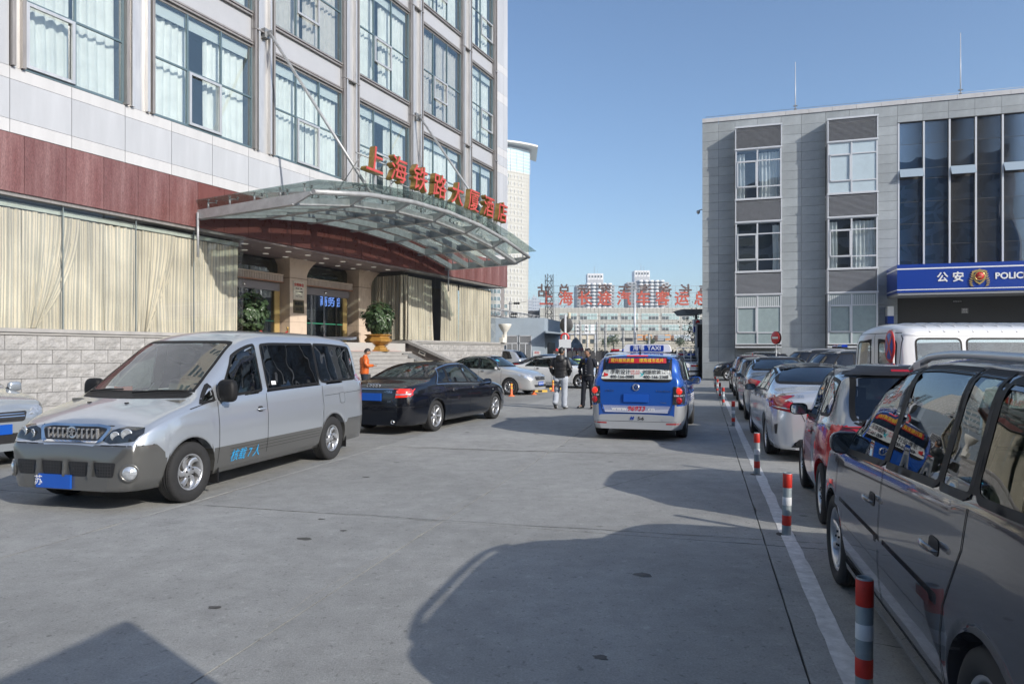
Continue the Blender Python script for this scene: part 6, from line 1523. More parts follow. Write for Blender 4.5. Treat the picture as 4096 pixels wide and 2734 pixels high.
def rtxt(t_, sz, m_, y, z, sx=1, off=.001): s.text(t_, sz, m_, 'B', y, z, sx, .018, off)
M_yel = mat('yellow_print', (.8, .65, .05), .6)
rtxt('提升服务质量', .075, M_yel, .27, 1.487, 1.0, 0); rtxt('擦亮城市名片', .075, M_yel, -.27, 1.487, 1.0, 0)
rtxt('缪斯设计', .098, M_black, .30, 1.275, 1, .001); rtxt('400-166-0085', .078, M_black, .26, 1.19, 1.05, .0015); rtxt('创振软装设计', .09, M_black, -.37, 1.275, .95, .001); rtxt('400-166-2388', .078, M_black, -.36, 1.19, 1.05, .0015); rtxt('别墅 大宅', .042, M_redp, .02, 1.295, 1, 0); rtxt('商业空间', .042, M_redp, .02, 1.25, 1, 0)
s.patch('print_mark', 'B', [(.60, 1.19), (.53, 1.21), (.53, 1.28), (.58, 1.29), (.62, 1.24)], M_redp, off=.016); s.patch('print_mark', 'B', [(-.06, 1.29), (-.10, 1.23), (-.06, 1.19), (-.13, 1.22), (-.16, 1.30), (-.11, 1.25)], mat('cyan_mark', (.05, .45, .5), .5), off=.016)
s.patch('brake_lamp', 'B', rnd([(-.2, 1.572), (.2, 1.572), (.2, 1.588), (-.2, 1.588)], .006, 2), M_tlit, off=.01)
wiper(s, 'B', (.0, 1.135), (-.45, 1.13))
sg_ = empty('taxi_roof_sign', (0, 0, 0), 0, 'white and blue illuminated sign on the taxi roof', 'taxi sign'); sg_.matrix_basis = Matrix.Translation(s.root.location) @ Matrix.Rotation(s.root.rotation_euler.z, 4, 'Z') @ Matrix.Translation((-.25, 0, 1.66))
MB().prism(rnd([(-.5, 0), (.5, 0), (.47, .13), (.42, .165), (-.42, .165), (-.47, .13)], .03, 3), 'x', -.13, .13).build('sign_case', M_wht, sg_)
bb = MB().prism(rnd([(-.35, .015), (.35, .015), (.35, .14), (-.35, .14)], .02, 3), 'x', -.136, -.129).build('sign_panel', M_blue, sg_); text('海博', .125, M_wht, bb, (-.14, .175, .078), (PI/2, 0, -PI/2), ext=.002, off=.001); text('TAXI', .115, M_wht, bb, (-.14, -.15, .078), (PI/2, 0, -PI/2), ext=.002, off=.003, sx=1.1)
MB().tube([(-1.55, 0, 1.6), (-1.6, 0, 1.72)], [.02, .008], 6).build('aerial', M_gtrim, s.root)
for k in range(5): s.line('white_stripe', 'R', [(-.4, .78-k*.045), (1.1, .74-k*.04)], M_wht, w_=.022-.003*k, off=.006)
s.patch('window_sticker', 'R', [(-.5, 1.1), (-.75, 1.1), (-.78, 1.45), (-.6, 1.45)], mat('pale_green_sticker', (.5, .65, .58), .6), off=.012)
wheels(s, .205, '5'); s.mirror(1.03, 1.02, P_tblue, 1, (.12, .22, .17)); s.mirror(1.03, 1.02, P_tblue, -1, (.12, .22, .17)); s.seats((.2, -.75), .55, M_seat, h=.6)
s.finish([P_tblue, P_tsil])
s = car('dark grey people carrier with silver roof rails, largest car at the right', 'car', 'FL', (2.31, 4.90), (.262, .965), **MPV)
mpv_common(s, G_car, G_car, P_grey); s.rails(M_rim, .033, -1.75, .3)
for sd in 'LR':
    s.patch('rubbing_strip', sd, rnd([(1.12, .615), (.05, .615), (.05, .665), (1.12, .665)], .01, 2), P_grey, off=.014, bulge=.008, br=.015); s.patch('rubbing_strip', sd, rnd([(-.0, .615), (-.86, .615), (-.86, .665), (-.0, .665)], .02, 3), P_grey, off=.014, bulge=.008, br=.015)
    s.patch('sill_skirt', sd, [(.9, .24), (-.92, .24), (-.92, .285), (.9, .285)], P_grey, off=.02, bulge=.012)
s.patch('fuel_flap', 'R', [(-1.5+.09*math.cos(a), .88+.09*math.sin(a)) for a in [k*PI/10 for k in range(20)]], P_grey, off=.005)
s.patch('side_repeater', 'L', rnd([(1.52, .66), (1.40, .66), (1.40, .69), (1.52, .69)], .01, 2), M_clear, off=.006)
wheels(s, .222, '7d'); s.mirror(.97, 1.05, P_grey, 1, (.12, .21, .15), ins=.12); s.mirror(.97, 1.05, P_grey, -1, (.12, .21, .15), ins=.12); s.seats((.2, -.75), .55, M_seat_b, h=.6)
lamp(s, 'F', [(.45, .66), (.78, .7), (.84, .84), (.6, .82)], M_clear, name='headlight'); lamp(s, 'B', [(.67, .72), (.86, .72), (.85, 1.04), (.69, 1.04)], M_ltail)
s.finish([P_grey])
# ================= tiny two seat car, red with silver cell
P_red = paint('cherry_red_paint', (.55, .012, .022), .3, .22); P_cell = paint('graphite_silver_paint', (.28, .31, .35), .5, .22)
SM = dict(L=2.72, hw=.78, xf=.90, xr=-.97, R=.29, Ra=.335, tw=.18, tumble=.3, crown=.07, zb=.2, curve=.1, cabx=-.2, zm=.55,
    top=[(-1.36, .5), (-1.35, .85), (-1.30, 1.0), (-1.2, 1.2), (-1.08, 1.4), (-.95, 1.49), (-.6, 1.53), (0, 1.535), (.25, 1.49), (.6, 1.25), (.85, 1.04), (1.08, .93), (1.25, .78), (1.34, .62), (1.36, .48)],
    belt=[(-1.35, .96), (-1.0, .97), (0, .92), (.8, .9), (1.2, .74)])
def smf(x, z, j):
    if z > .98: return 1
    if x < -.42 and x > -1.16 and z > .93-.0: return 1
    if -.62 < x < -.38: return 1
    if z < .3: return 1
    return 0
s = car('tiny red two seat car with grey safety cell behind the silver saloon', 'car', 'FL', (3.56, 8.41), (.31, .95), fm=smf, **SM)
for sd in 'LR': s.opening('side_window', sd, s.side_poly(.72, -.36, .035, .05, .44, -.34), G_car, M_gtrim); s.opening('side_window', sd, s.side_poly(-.56, -.98, .08, .08, -.54, -.9, r=.06), G_car, M_gtrim)
s.opening('windscreen', 'F', s.front_poly(1.08, 1.45), G_carc, M_gtrim); s.opening('rear_window', 'B', s.front_poly(1.02, 1.42, rear=True, m=.09), G_dark, M_gtrim, sw=.04)
doors(s, (.8, -.4), .3); s.handle(-.25, .82, P_red); s.line('hatch_gap', 'B', [(-.6, .96), (.6, .96)], M_gap); s.line('hatch_gap', 'B', [(.42, .95), (.42, .6)], M_gap); s.line('hatch_gap', 'B', [(-.42, .95), (-.42, .6)], M_gap)
for sg in (1, -1): o = MB().lathe([(.0001, -.035), (.06, -.03), (.09, -.015), (.1, 0), (.11, .0)], (0, 0, 0), 'x', 26).build('tail_light', mat('dark_ruby_lens', (.12, .003, .012), .06, coat=1), s.root, tuple(s.hit('B', (sg*.56, .85), .004))); o.rotation_euler = (0, 0, -sg*.3)
lamp(s, 'F', [(.4, .7), (.62, .72), (.64, .86), (.5, .86)], M_clear, name='headlight'); s.patch('brake_lamp', 'B', [(-.14, 1.455), (.14, 1.455), (.14, 1.475), (-.14, 1.475)], M_ltail, off=.02); s.patch('rear_lip', 'B', rnd([(-.56, 1.42), (.56, 1.42), (.5, 1.5), (-.5, 1.5)], .03, 3), M_black, off=.02)
wheels(s, .2, '5d'); s.mirror(.62, .98, M_gtrim, 1, (.11, .2, .14)); s.mirror(.62, .98, M_gtrim, -1, (.11, .2, .14)); s.seats((-.1,), .45, M_seat)
p = s.hit('T', (-.0, .5), .0); MB().tube([(-.95, .62, 1.0), (-1.0, .63, 1.55)], .004, 4).build('aerial', M_gtrim, s.root)
s.finish([P_red, P_cell])
# ================= silver luxury saloon
P_sil = paint('bright_silver_paint', (.62, .64, .67), .5, .26, dust=.05)
CC = dict(L=4.78, hw=.905, xf=1.52, xr=-1.40, R=.325, Ra=.36, tw=.225, tumble=.5, crown=.07, zb=.2, curve=.17, cabx=-.2,
    top=[(-2.39, .5), (-2.375, .8), (-2.33, .98), (-2.22, 1.05), (-1.85, 1.11), (-1.65, 1.15), (-1.2, 1.31), (-.75, 1.42), (-.3, 1.465), (0, 1.465), (.35, 1.42), (.8, 1.22), (1.2, 1.02), (1.7, .93), (2.05, .82), (2.28, .7), (2.37, .58), (2.39, .45)],
    belt=[(-2.35, .86), (-1.9, .99), (-1.2, 1.0), (0, .96), (1.2, .92), (2.0, .78), (2.3, .6)])
def mfeat(x, z):
    zc = .90-.05*(x+1.6)/3 if x > -1.9 else .9; return .014*math.exp(-((z-zc)/.035)**2) if -2.1 < x < 1.6 else 0
s = car('silver luxury saloon with red wedge tail lights ahead of the tiny red car', 'car', 'RL', (4.15, 11.2), (.255, .967), feat=mfeat, **CC)
sedan_glass(s, [(1.05, .1, .75, .0), (.04, -.8, -.05, -.68), (-.86, -1.32, -.74, -.95)], (1.05, 1.38), (1.17, 1.41), G_car, gr=G_dark, chrome=M_chrome)
s.patch('glass_roof', 'T', rnd([(.3, -.46), (.3, .46), (-.78, .5), (-.78, -.5)], .08, 3), mat('dark_glass_roof', (.02, .021, .023), .12, coat=.6, var=.3, vs=80), off=.003)
doors(s, (1.12, .07, -.83), .27); s.handle(.24, .88, M_chrome); s.handle(-.66, .9, M_chrome)
lamp(s, 'B', [(.88, 1.03), (.5, .86), (.46, .79), (.62, .755), (.87, .80)], M_ltail, bulge=.014); lamp(s, 'B', [(.84, .825), (.55, .79), (.55, .80), (.84, .84)], M_clear, name='reverse_lamp', off=.018)
s.both('tail_light_side', rnd([(-2.02, .98), (-2.3, .8), (-2.34, .9), (-2.2, 1.0)], .02, 2), M_ltail, off=.005, bulge=.008)
s.line('boot_gap', 'B', [(-.72, 1.06), (-.5, .8), (-.42, .62), (0, .58), (.42, .62), (.5, .8), (.72, 1.06)], M_gap); s.patch('diffuser', 'B', rnd([(-.62, .235), (.62, .235), (.5, .36), (-.5, .36)], .02, 2), M_black, off=.004)
s.text('C 200', .05, M_chrome, 'B', .5, .98, 1.3, .012, 0, 0); MB().lathe([(.04, 0), (.046, -.008), (.052, 0)], (0, 0, 0), 'x', 22).build('badge', M_chrome, s.root, tuple(s.hit('B', (0, .98), .01)))
for sg in (1, -1): s.patch('exhaust_tip', 'B', rnd([(sg*.34, .27), (sg*.58, .265), (sg*.56, .32), (sg*.36, .32)][::sg], .015, 3), M_chrome, off=.012, hole=rnd([(sg*.36, .28), (sg*.555, .277), (sg*.54, .31), (sg*.375, .31)][::sg], .012, 3)); s.patch('bumper_vent', 'B', rnd([(sg*.80, .42), (sg*.82, .42), (sg*.83, .56), (sg*.79, .58)][::sg], .006, 2), M_black, off=.004)
s.plate('B', .70, '', w_=.44, h=.14); wheels(s, .228, '10'); s.mirror(.9, .98, M_gtrim, 1, (.1, .2, .13)); s.mirror(.9, .98, P_sil, -1, (.1, .2, .13)); s.seats((.1, -.85), .38, M_seat)
s.finish([P_sil])
# ================= generic cars further off
def gen_sedan(label, wheel, P, hd, paintm, sc_=1.0, gl=None, tail=None, seat=None, rim='10', group=None, H=1.0, front=False, chrome=None, roofcol=None, name='parked_car'):
    k = dict(CC if not front else A6); k = dict(k)
    k['top'] = [(x*sc_, z*H) for x, z in k['top']]; k['belt'] = [(x*sc_, z*H) for x, z in k['belt']]; k['L'] *= sc_; k['xf'] *= sc_; k['xr'] *= sc_
    s = car(label, 'car', wheel, P, hd, name=name, group=group, feat=cfeat, **k)
    f = lambda *a: tuple(v_*sc_ for v_ in a)
    sedan_glass(s, [f(1.05, .1, .75, .0), f(.04, -.8, -.05, -.68), f(-.86, -1.32, -.74, -.95)], (1.05*H, 1.38*H), (1.17*H, 1.40*H), gl or G_car, gr=gl or G_car, chrome=chrome)
    doors(s, f(1.12, .07, -.83), .27); s.handle(.24*sc_, .86*H, M_chrome); s.handle(-.66*sc_, .88*H, M_chrome)
    lamp(s, 'B', [(.88, 1.0*H), (.55, .92*H), (.52, .80*H), (.87, .80*H)], tail or M_ltail, bulge=.012); s.both('tail_light_side', rnd([(-2.1*sc_, .96*H), (-2.28*sc_, .8*H), (-2.33*sc_, .92*H)], .02, 2), M_ltail, off=.005)
    lamp(s, 'F', [(.42, .62*H), (.66, .63*H), (.83, .72*H), (.8, .78*H), (.5, .70*H)], M_clear, name='headlight', bulge=.012); s.both('headlight_side', rnd([(2.22*sc_, .62*H), (1.92*sc_, .70*H), (1.88*sc_, .77*H), (2.2*sc_, .70*H)], .015, 2), M_clear, off=.005)
    g = s.patch('grille', 'F', rnd([(-.42, .54*H), (.42, .54*H), (.45, .66*H), (-.45, .66*H)], .02, 2), M_black, off=.006)
    for z in (.56, .585, .61, .635): s.patch('grille_bar', 'F', [(-.42, z*H), (.42, z*H), (.42, z*H+.007), (-.42, z*H+.007)], M_chrome, off=.012, par=g, h=.2)
    s.patch('lower_intake', 'F', rnd([(-.5, .29*H), (.5, .29*H), (.58, .38*H), (-.58, .38*H)], .02, 2), M_black, off=.006)
    s.plate('B', .7*H, '', w_=.44, h=.14); wheels(s, .215, rim)
    for sg in (1, -1): s.mirror(.9*sc_, .97*H, paintm, sg, (.1, .2, .13))
    s.seats((.1*sc_, -.85*sc_), .38, seat or M_seat); return s
def fin(s, m): s.finish(m)
HAZE = .0003
# ================= the other vehicles
def paintf(*a, **k): return paint(*a, **k)
P_sv = paint('warm_silver_paint', (.52, .53, .53), .5, .28, dust=.05); P_wh = paint('pearl_white_paint', (.72, .73, .74), .0, .3); P_dn = paint('slate_navy_paint', (.02, .026, .04), .3, .25)
P_bg = paint('steel_blue_paint', (.2, .25, .32), .5, .25, dust=.05); P_nv = paint('midnight_blue_paint', (.012, .016, .035), .3, .22); P_mr = paint('maroon_paint', (.1, .012, .018), .3, .25); P_bk = paint('black_paint', (.008, .008, .009), .1, .2)
gc = 'cars parked square to the hotel'; gr_ = 'cars parked along the bollards'
s = gen_sedan('silver saloon parked nose out beside the orange post', 'FR', (-.10, 26.4), UH, P_sv, .95, group=gc, H=1.06, front=True, chrome=M_chrome)
s.plate('F', .44, '浙J·A0U70', w_=.44, h=.14); MB().lathe([(.05, 0), (.06, .008), (.067, 0)], (0, 0, 0), 'x', 22).build('badge', M_chrome, s.root, tuple(s.hit('F', (0, .64), .015)))
s.patch('window_sticker', 'F', [(-.5, 1.3), (-.38, 1.3), (-.38, 1.36), (-.5, 1.36)], mat('cyan_sticker', (.05, .4, .6), .6), off=.01); s.finish([P_sv])
s = gen_sedan('white saloon parked behind the two standing men', 'FR', (3.1, 31.2), UH, P_wh, .98, group=gc, H=1.02, front=True, rim='5', chrome=M_chrome, gl=G_car); s.finish([P_wh])
s = gen_sedan('dark slate saloon with chrome window line behind the white saloon', 'RR', (.55, 37.0), UH, P_dn, 1.0, group=gc, H=1.07, chrome=M_chrome); s.finish([P_dn])
s = gen_sedan('steel blue saloon in the bollard row ahead of the silver luxury saloon', 'RL', (5.75, 16.9), (.27, .963), P_bg, .97, group=gr_, H=1.06, gl=G_carc, seat=M_seat_b, chrome=M_chrome); s.finish([P_bg])
SUV = dict(L=4.43, hw=.905, xf=1.36, xr=-1.25, R=.345, Ra=.39, tw=.23, tumble=.34, crown=.07, zb=.25, ts=.035, curve=.14, cabx=-.3,
    top=[(-2.215, .55), (-2.2, .95), (-2.14, 1.15), (-1.95, 1.42), (-1.8, 1.56), (-1.6, 1.62), (-1.0, 1.68), (-.3, 1.69), (.25, 1.65), (.5, 1.58), (.85, 1.33), (1.15, 1.12), (1.6, 1.05), (1.95, .96), (2.12, .86), (2.19, .7), (2.215, .5)],
    belt=[(-2.2, 1.08), (-1.5, 1.1), (0, 1.04), (1.0, 1.0), (1.9, .9), (2.15, .7)])
HAT = dict(L=4.1, hw=.86, xf=1.28, xr=-1.22, R=.31, Ra=.35, tw=.2, tumble=.36, crown=.065, zb=.21, ts=.035, curve=.14, cabx=-.3,
    top=[(-2.05, .5), (-2.04, .9), (-1.98, 1.08), (-1.8, 1.3), (-1.6, 1.42), (-1.2, 1.47), (-.5, 1.5), (.1, 1.48), (.45, 1.4), (.85, 1.16), (1.15, 1.0), (1.6, .92), (1.85, .82), (2.0, .68), (2.05, .5)],
    belt=[(-2.0, .95), (-1.3, .97), (0, .92), (1.0, .89), (1.8, .76)])
def gen_suv(spec, label, wheel, P, hd, pm, cat='car', gl=None, rail=None, rim='5', group=None, name='parked_car', sc_z=1.0):
    k = dict(spec); k['top'] = [(x, z*sc_z) for x, z in k['top']]; k['belt'] = [(x, z*sc_z) for x, z in k['belt']]
    s = car(label, cat, wheel, P, hd, name=name, group=group, **k); H_ = max(z for x, z in k['top']); L2 = s.L/2; q = 1.15 if spec is SUV else .97
    for sd in 'LR':
        s.opening('side_window', sd, s.side_poly(L2*.42, .02, .04, .05, L2*.2, -.04), gl or G_car, M_gtrim); s.opening('side_window', sd, s.side_poly(-.05, -.82, .04, .05, -.12, -.8), gl or G_dark, M_gtrim); s.opening('side_window', sd, s.side_poly(-.92, -1.6, .05, .06, -.9, -1.35, r=.06), gl or G_dark, M_gtrim)
    s.opening('windscreen', 'F', s.front_poly(s.B(.9)+.14, H_-.11), G_carc, M_gtrim); s.opening('rear_window', 'B', s.front_poly(s.B(-1.5)+.09, H_-.14, rear=True, m=.09), G_dark, M_gtrim)
    doors(s, (L2*.5, 0, -.86), .3); s.handle(.16, s.B(0)-.12, pm); s.handle(-.72, s.B(0)-.1, pm)
    s.both('wheel_arch_trim', [(s.xf+(s.Ra+.05)*math.cos(a), s.R+(s.Ra+.05)*math.sin(a)) for a in [PI*j/12 for j in range(13)]]+[(s.xf+(s.Ra+.004)*math.cos(a), s.R+(s.Ra+.004)*math.sin(a)) for a in [PI*(12-j)/12 for j in range(13)]], M_plast if spec is SUV else pm, off=.006)
    lamp(s, 'F', rnd([(.45, .74*sc_z), (.72, .76*sc_z), (.8, .86*sc_z), (.62, .88*sc_z)], .02, 2), M_clear, name='headlight', bulge=.014); s.both('headlight_side', rnd([(L2-.14, .76), (L2-.42, .82), (L2-.45, .9), (L2-.2, .88)], .02, 2), M_clear, off=.006)
    g = s.patch('grille', 'F', rnd([(-.4, .66*sc_z), (.4, .66*sc_z), (.46, .8*sc_z), (-.46, .8*sc_z)], .03, 2), M_black, off=.006)
    for z in (.69, .725, .76): s.patch('grille_bar', 'F', [(-.41, z*sc_z), (.41, z*sc_z), (.41, z*sc_z+.012), (-.41, z*sc_z+.012)], M_chrome, off=.014, par=g, h=.2)
    s.patch('lower_intake', 'F', rnd([(-.45, .36), (.45, .36), (.52, .5), (-.52, .5)], .03, 2), M_black, off=.006)
    lamp(s, 'B', rnd([(.6, q*.78), (.83, q*.78), (.82, q*.95), (.62, q*.95)], .02, 2), M_ltail); s.plate('B', .75, ''); s.plate('F', .56 if spec is SUV else .4, '')
    wheels(s, .225 if spec is SUV else .2, rim)
    for sg in (1, -1): s.mirror(L2*.42, s.B(.8)+.1, pm, sg, (.11, .2, .16))
    if rail: s.rails(rail, .05, -1.5, .2)
    s.seats((.1, -.8), .5 if spec is SUV else .4, M_seat, h=.6); s.finish([pm]); return s
gen_suv(HAT, 'midnight blue hatchback in the bollard row, partly behind the steel blue saloon', 'RL', (7.75, 23.6), (.27, .963), P_nv, group=gr_)
s = gen_suv(HAT, 'maroon hatchback in the bollard row, furthest from the camera', 'RL', (9.2, 28.6), (.27, .963), P_mr, group=gr_, sc_z=1.05)
MB().tube([(-.9, 0, 1.5), (-1.0, 0, 1.62)], .01, 5).build('aerial', M_redp, s.root)
gen_suv(SUV, 'black sport utility car nose left against the police station wall', 'FL', (12.6, 39.7), (-.957, .29), P_bk, rail=M_rim)
gen_suv(SUV, 'silver crossover with dark rear glass by the gatehouse', 'RL', (-.35, 43.5), (-.9, .437), P_silver, sc_z=1.1)
P_lx = paint('ice_silver_paint', (.42, .46, .5), .5, .26)
s = gen_suv(SUV, 'ice silver crossover cut off by the left picture edge beside the van', 'FL', (-7.62, 10.72), UH, P_lx)
P_pol = paint('police_white_paint', (.7, .71, .72), 0, .3)
def lightbar(s, z, x=.0, hwid=.55):
    o = MB().box(x-.12, x+.12, -hwid, hwid, z, z+.04).build('light_bar', M_gtrim, s.root)
    MB().prism(rnd([(x-.13, z+.04), (x+.13, z+.04), (x+.1, z+.14), (x-.1, z+.14)], .03, 2), 'y', .08, hwid).build('red_lens', M_ltail, o); MB().prism(rnd([(x-.13, z+.04), (x+.13, z+.04), (x+.1, z+.14), (x-.1, z+.14)], .03, 2), 'y', -hwid, -.08).build('blue_lens', mat('blue_lens', (.01, .05, .4), .1, coat=1), o)
    MB().box(x-.1, x+.1, -.075, .075, z+.04, z+.13).build('siren', M_wht, o)
s = gen_suv(SUV, 'dark police crossover with red and blue light bar, behind the minibus tail', 'RR', (12.2, 27.5), (.99, -.12), P_bk, rail=M_rim, cat='police car', name='police_car', group='police vehicles', sc_z=1.06); lightbar(s, 1.83)
s = gen_suv(SUV, 'dark police crossover without light bar, nearest the minibus tail', 'RR', (11.3, 23.2), (.99, -.12), P_bk, rail=M_rim, cat='police car', name='police_car', group='police vehicles', sc_z=1.03)
s = gen_suv(SUV, 'white police crossover with red light bar left of the taxi', 'RL', (4.95, 37.5), LH, P_pol, cat='police car', name='police_car', group='police vehicles'); lightbar(s, 1.70)
OLD = dict(L=4.55, hw=.85, xf=1.4, xr=-1.15, R=.31, Ra=.35, tw=.19, tumble=.38, crown=.05, zb=.22, ts=.02, curve=.08, cabx=-.1,
    top=[(-2.275, .5), (-2.27, .85), (-2.24, .97), (-1.9, 1.0), (-1.55, 1.02), (-1.2, 1.25), (-.95, 1.38), (-.6, 1.43), (.3, 1.42), (.6, 1.3), (1.0, 1.0), (1.9, .9), (2.2, .82), (2.26, .6), (2.275, .45)],
    belt=[(-2.24, .9), (-1.2, .95), (1.0, .92), (2.2, .76)])
s = car('old white police saloon with boxy tail lights right of the taxi', 'police car', 'RR', (12.15, 44.4), LH, name='police_car', group='police vehicles', **OLD)
for sd in 'LR': s.opening('side_window', sd, s.side_poly(.85, .0, .04, .04, .55, 0), G_car, M_gtrim); s.opening('side_window', sd, s.side_poly(-.06, -1.0, .04, .04, -.06, -.85), G_car, M_gtrim)
s.opening('windscreen', 'F', s.front_poly(1.06, 1.36), G_carc, M_gtrim); s.opening('rear_window', 'B', s.front_poly(1.09, 1.37, rear=True), G_car, M_gtrim)
lamp(s, 'B', [(.35, .74), (.66, .74), (.66, .86), (.35, .86)], M_ltail); lamp(s, 'B', [(.66, .74), (.8, .74), (.8, .86), (.66, .86)], M_amber, name='indicator'); s.patch('rear_panel', 'B', [(-.34, .74), (.34, .74), (.34, .86), (-.34, .86)], M_wht, off=.006); s.patch('bumper', 'B', rnd([(-.84, .4), (.84, .4), (.84, .52), (-.84, .52)], .02, 2), M_plast, off=.04); s.patch('chrome_strip', 'B', [(-.82, .66), (.82, .66), (.82, .68), (-.82, .68)], M_chrome, off=.01)
s.plate('B', .6, ''); doors(s, (.95, -.03, -1.0)); wheels(s, .19, '9'); s.seats((.1, -.8), .4); s.mirror(.75, 1.0, P_pol, 1, (.1, .17, .12)); s.mirror(.75, 1.0, P_pol, -1, (.1, .17, .12)); lightbar(s, 1.43); s.finish([P_pol])
# minibus
BUS = dict(L=6.2, hw=.98, xf=2.1, xr=-1.75, R=.34, Ra=.40, tw=.2, tumble=.1, crown=.12, zb=.3, zm=.8, ts=.03, curve=.08, cabx=.3,
    top=[(-3.1, .6), (-3.095, 1.85), (-3.06, 2.06), (-2.98, 2.16), (-2.8, 2.205), (-2.0, 2.22), (1.8, 2.22), (2.1, 2.12), (2.35, 1.8), (2.7, 1.2), (2.95, 1.05), (3.06, .85), (3.1, .6)],
    belt=[(-3.1, 1.22), (0, 1.2), (2.3, 1.15), (2.9, .95)], plan=[(-3.1, .9), (-3.08, .94), (-3.0, .965), (-2.8, .98), (2.0, .98), (2.6, .93), (2.9, .82), (3.05, .6), (3.1, .45)])
P_bus = paint('minibus_white_paint', (.66, .67, .69), 0, .35); G_bus = glass('minibus_glass', (.7, .8, .82), .12)
s = car('white minibus with ribbed roof and small rear door windows, beyond the parked row', 'minibus', 'RR', (8.55, 12.62), (1, 0), name='minibus', **BUS)
for sd in 'LR':
    for (a, b) in ((-2.78, -1.95), (-1.83, -.62), (-.48, .78), (.9, 1.7)): s.opening('side_window', sd, rnd([(a, 1.25), (b, 1.25), (b, 1.90), (a, 1.90)], .09, 4), G_bus, M_gtrim, sw=.025)
    s.line('roof_gutter', sd, [(-3.0, 1.985), (2.0, 1.985)], M_frame, w_=.03, off=.015); s.line('side_swage', sd, [(-3.0, .95), (2.2, .95)], M_gap, w_=.01); s.line('window_divider', sd, [(.15, 1.25), (.15, 1.90)], M_gtrim, w_=.03, off=.01)
for sg in (1, -1): s.opening('rear_window', 'B', rnd([(sg*.16, 1.2), (sg*.70, 1.2), (sg*.69, 1.86), (sg*.16, 1.86)][::sg], .09, 4), G_bus, M_gtrim, sw=.03)
s.opening('windscreen', 'F', s.front_poly(1.3, 2.0), G_carc, M_gtrim); s.line('door_gap', 'B', [(0, .5), (0, 2.02)], M_gap, w_=.012); s.line('door_gap', 'B', [(-.8, .5), (-.82, 1.9), (-.74, 2.02), (.74, 2.02), (.82, 1.9), (.8, .5)], M_gap, w_=.012)
for sg in (1, -1):
    for z in (1.2, .7): p = s.hit('B', (sg*.83, z), .0); MB().box(-.03, .02, -.04, .04, -.05, .05).build('door_hinge', M_gtrim, s.root, tuple(p))
for k in range(17):
    x = -2.5+k*.27; pts = [s.hit('T', (x, y), .0) for y in [-.84+i*.14 for i in range(13)]]; MB().tube(pts, .022, 6).build('roof_rib', P_bus, s.root)
for x in (-2.4, -1.4, -.5, .4, 1.2):
    for y in (-.5, .5): o = MB().prism(rnd([(x-.1, .7), (x+.4, .7), (x+.4, .85), (x+.05, .85), (x-.08, 1.38), (x-.2, 1.38)], .05, 2), 'y', y-.22, y+.22).build('seat', mat('bus_seat_grey', (.2, .21, .22), .9), s.root); MB().prism(rnd([(x-.22, 1.4), (x-.1, 1.4), (x-.12, 1.6), (x-.22, 1.6)], .04, 2), 'y', y-.13, y+.13).build('headrest', MC['bus_seat_grey'], o)
lamp(s, 'B', [(.84, .75), (.92, .75), (.92, 1.1), (.84, 1.1)], M_ltail); wheels(s, .2, '9'); s.mirror(2.2, 1.4, M_gtrim, -1, (.12, .16, .3)); s.mirror(2.2, 1.4, M_gtrim, 1, (.12, .16, .3)); s.plate('B', .7, ''); s.finish([P_bus], inner=mat('cream_lining', (.4, .4, .38), .8))
# tall hoarding board behind the camera's right shoulder; its shade falls on the concrete
tk = empty('hoarding_board', (1.42, .80, 0), math.atan2(.963, .27), 'tall grey hoarding board standing along the lane behind the grey people carrier', 'hoarding')
MB().box(-4.4, 0, -.05, 0, .12, 2.6).build('panel', mat('hoarding_grey', (.5, .52, .54), .5), tk)
for x in (-4.3, -2.9, -1.5, -.1): MB().box(x-.04, x+.04, -.14, -.05, 0, 2.62).build('post', M_steel_d, tk)
# building behind the camera, mirrored in the glass fronts
ob = empty('office_block', (-16, -52, 0), .1, 'long grey office block across the yard, mirrored in the glass', 'office building')
MB().box(-60, 48, -12, 0, 0, 34).build('wall', mat('far_block_wall', (.3, .33, .4), .8, var=.1), ob)
me = MB().box(0, 2.6, 0, .1, 0, 1.7).mesh('window', mat('far_block_glass', (.03, .045, .06), .1))
for r in range(6):
    for k in range(32): inst(me, 'window', ob, (-59+k*3.35, .02, 12.5+r*3.2))
ar = MB().prism([(-3, 0), (3, 0)]+[(3*math.cos(a), 6.5+3*math.sin(a)) for a in [PI*k/12 for k in range(13)]], 'y', 0, .3).mesh('arch', mat('arch_opening', (.015, .02, .03), .3))
for k in range(14): inst(ar, 'arch', ob, (-55+k*7.6, .02, 1))
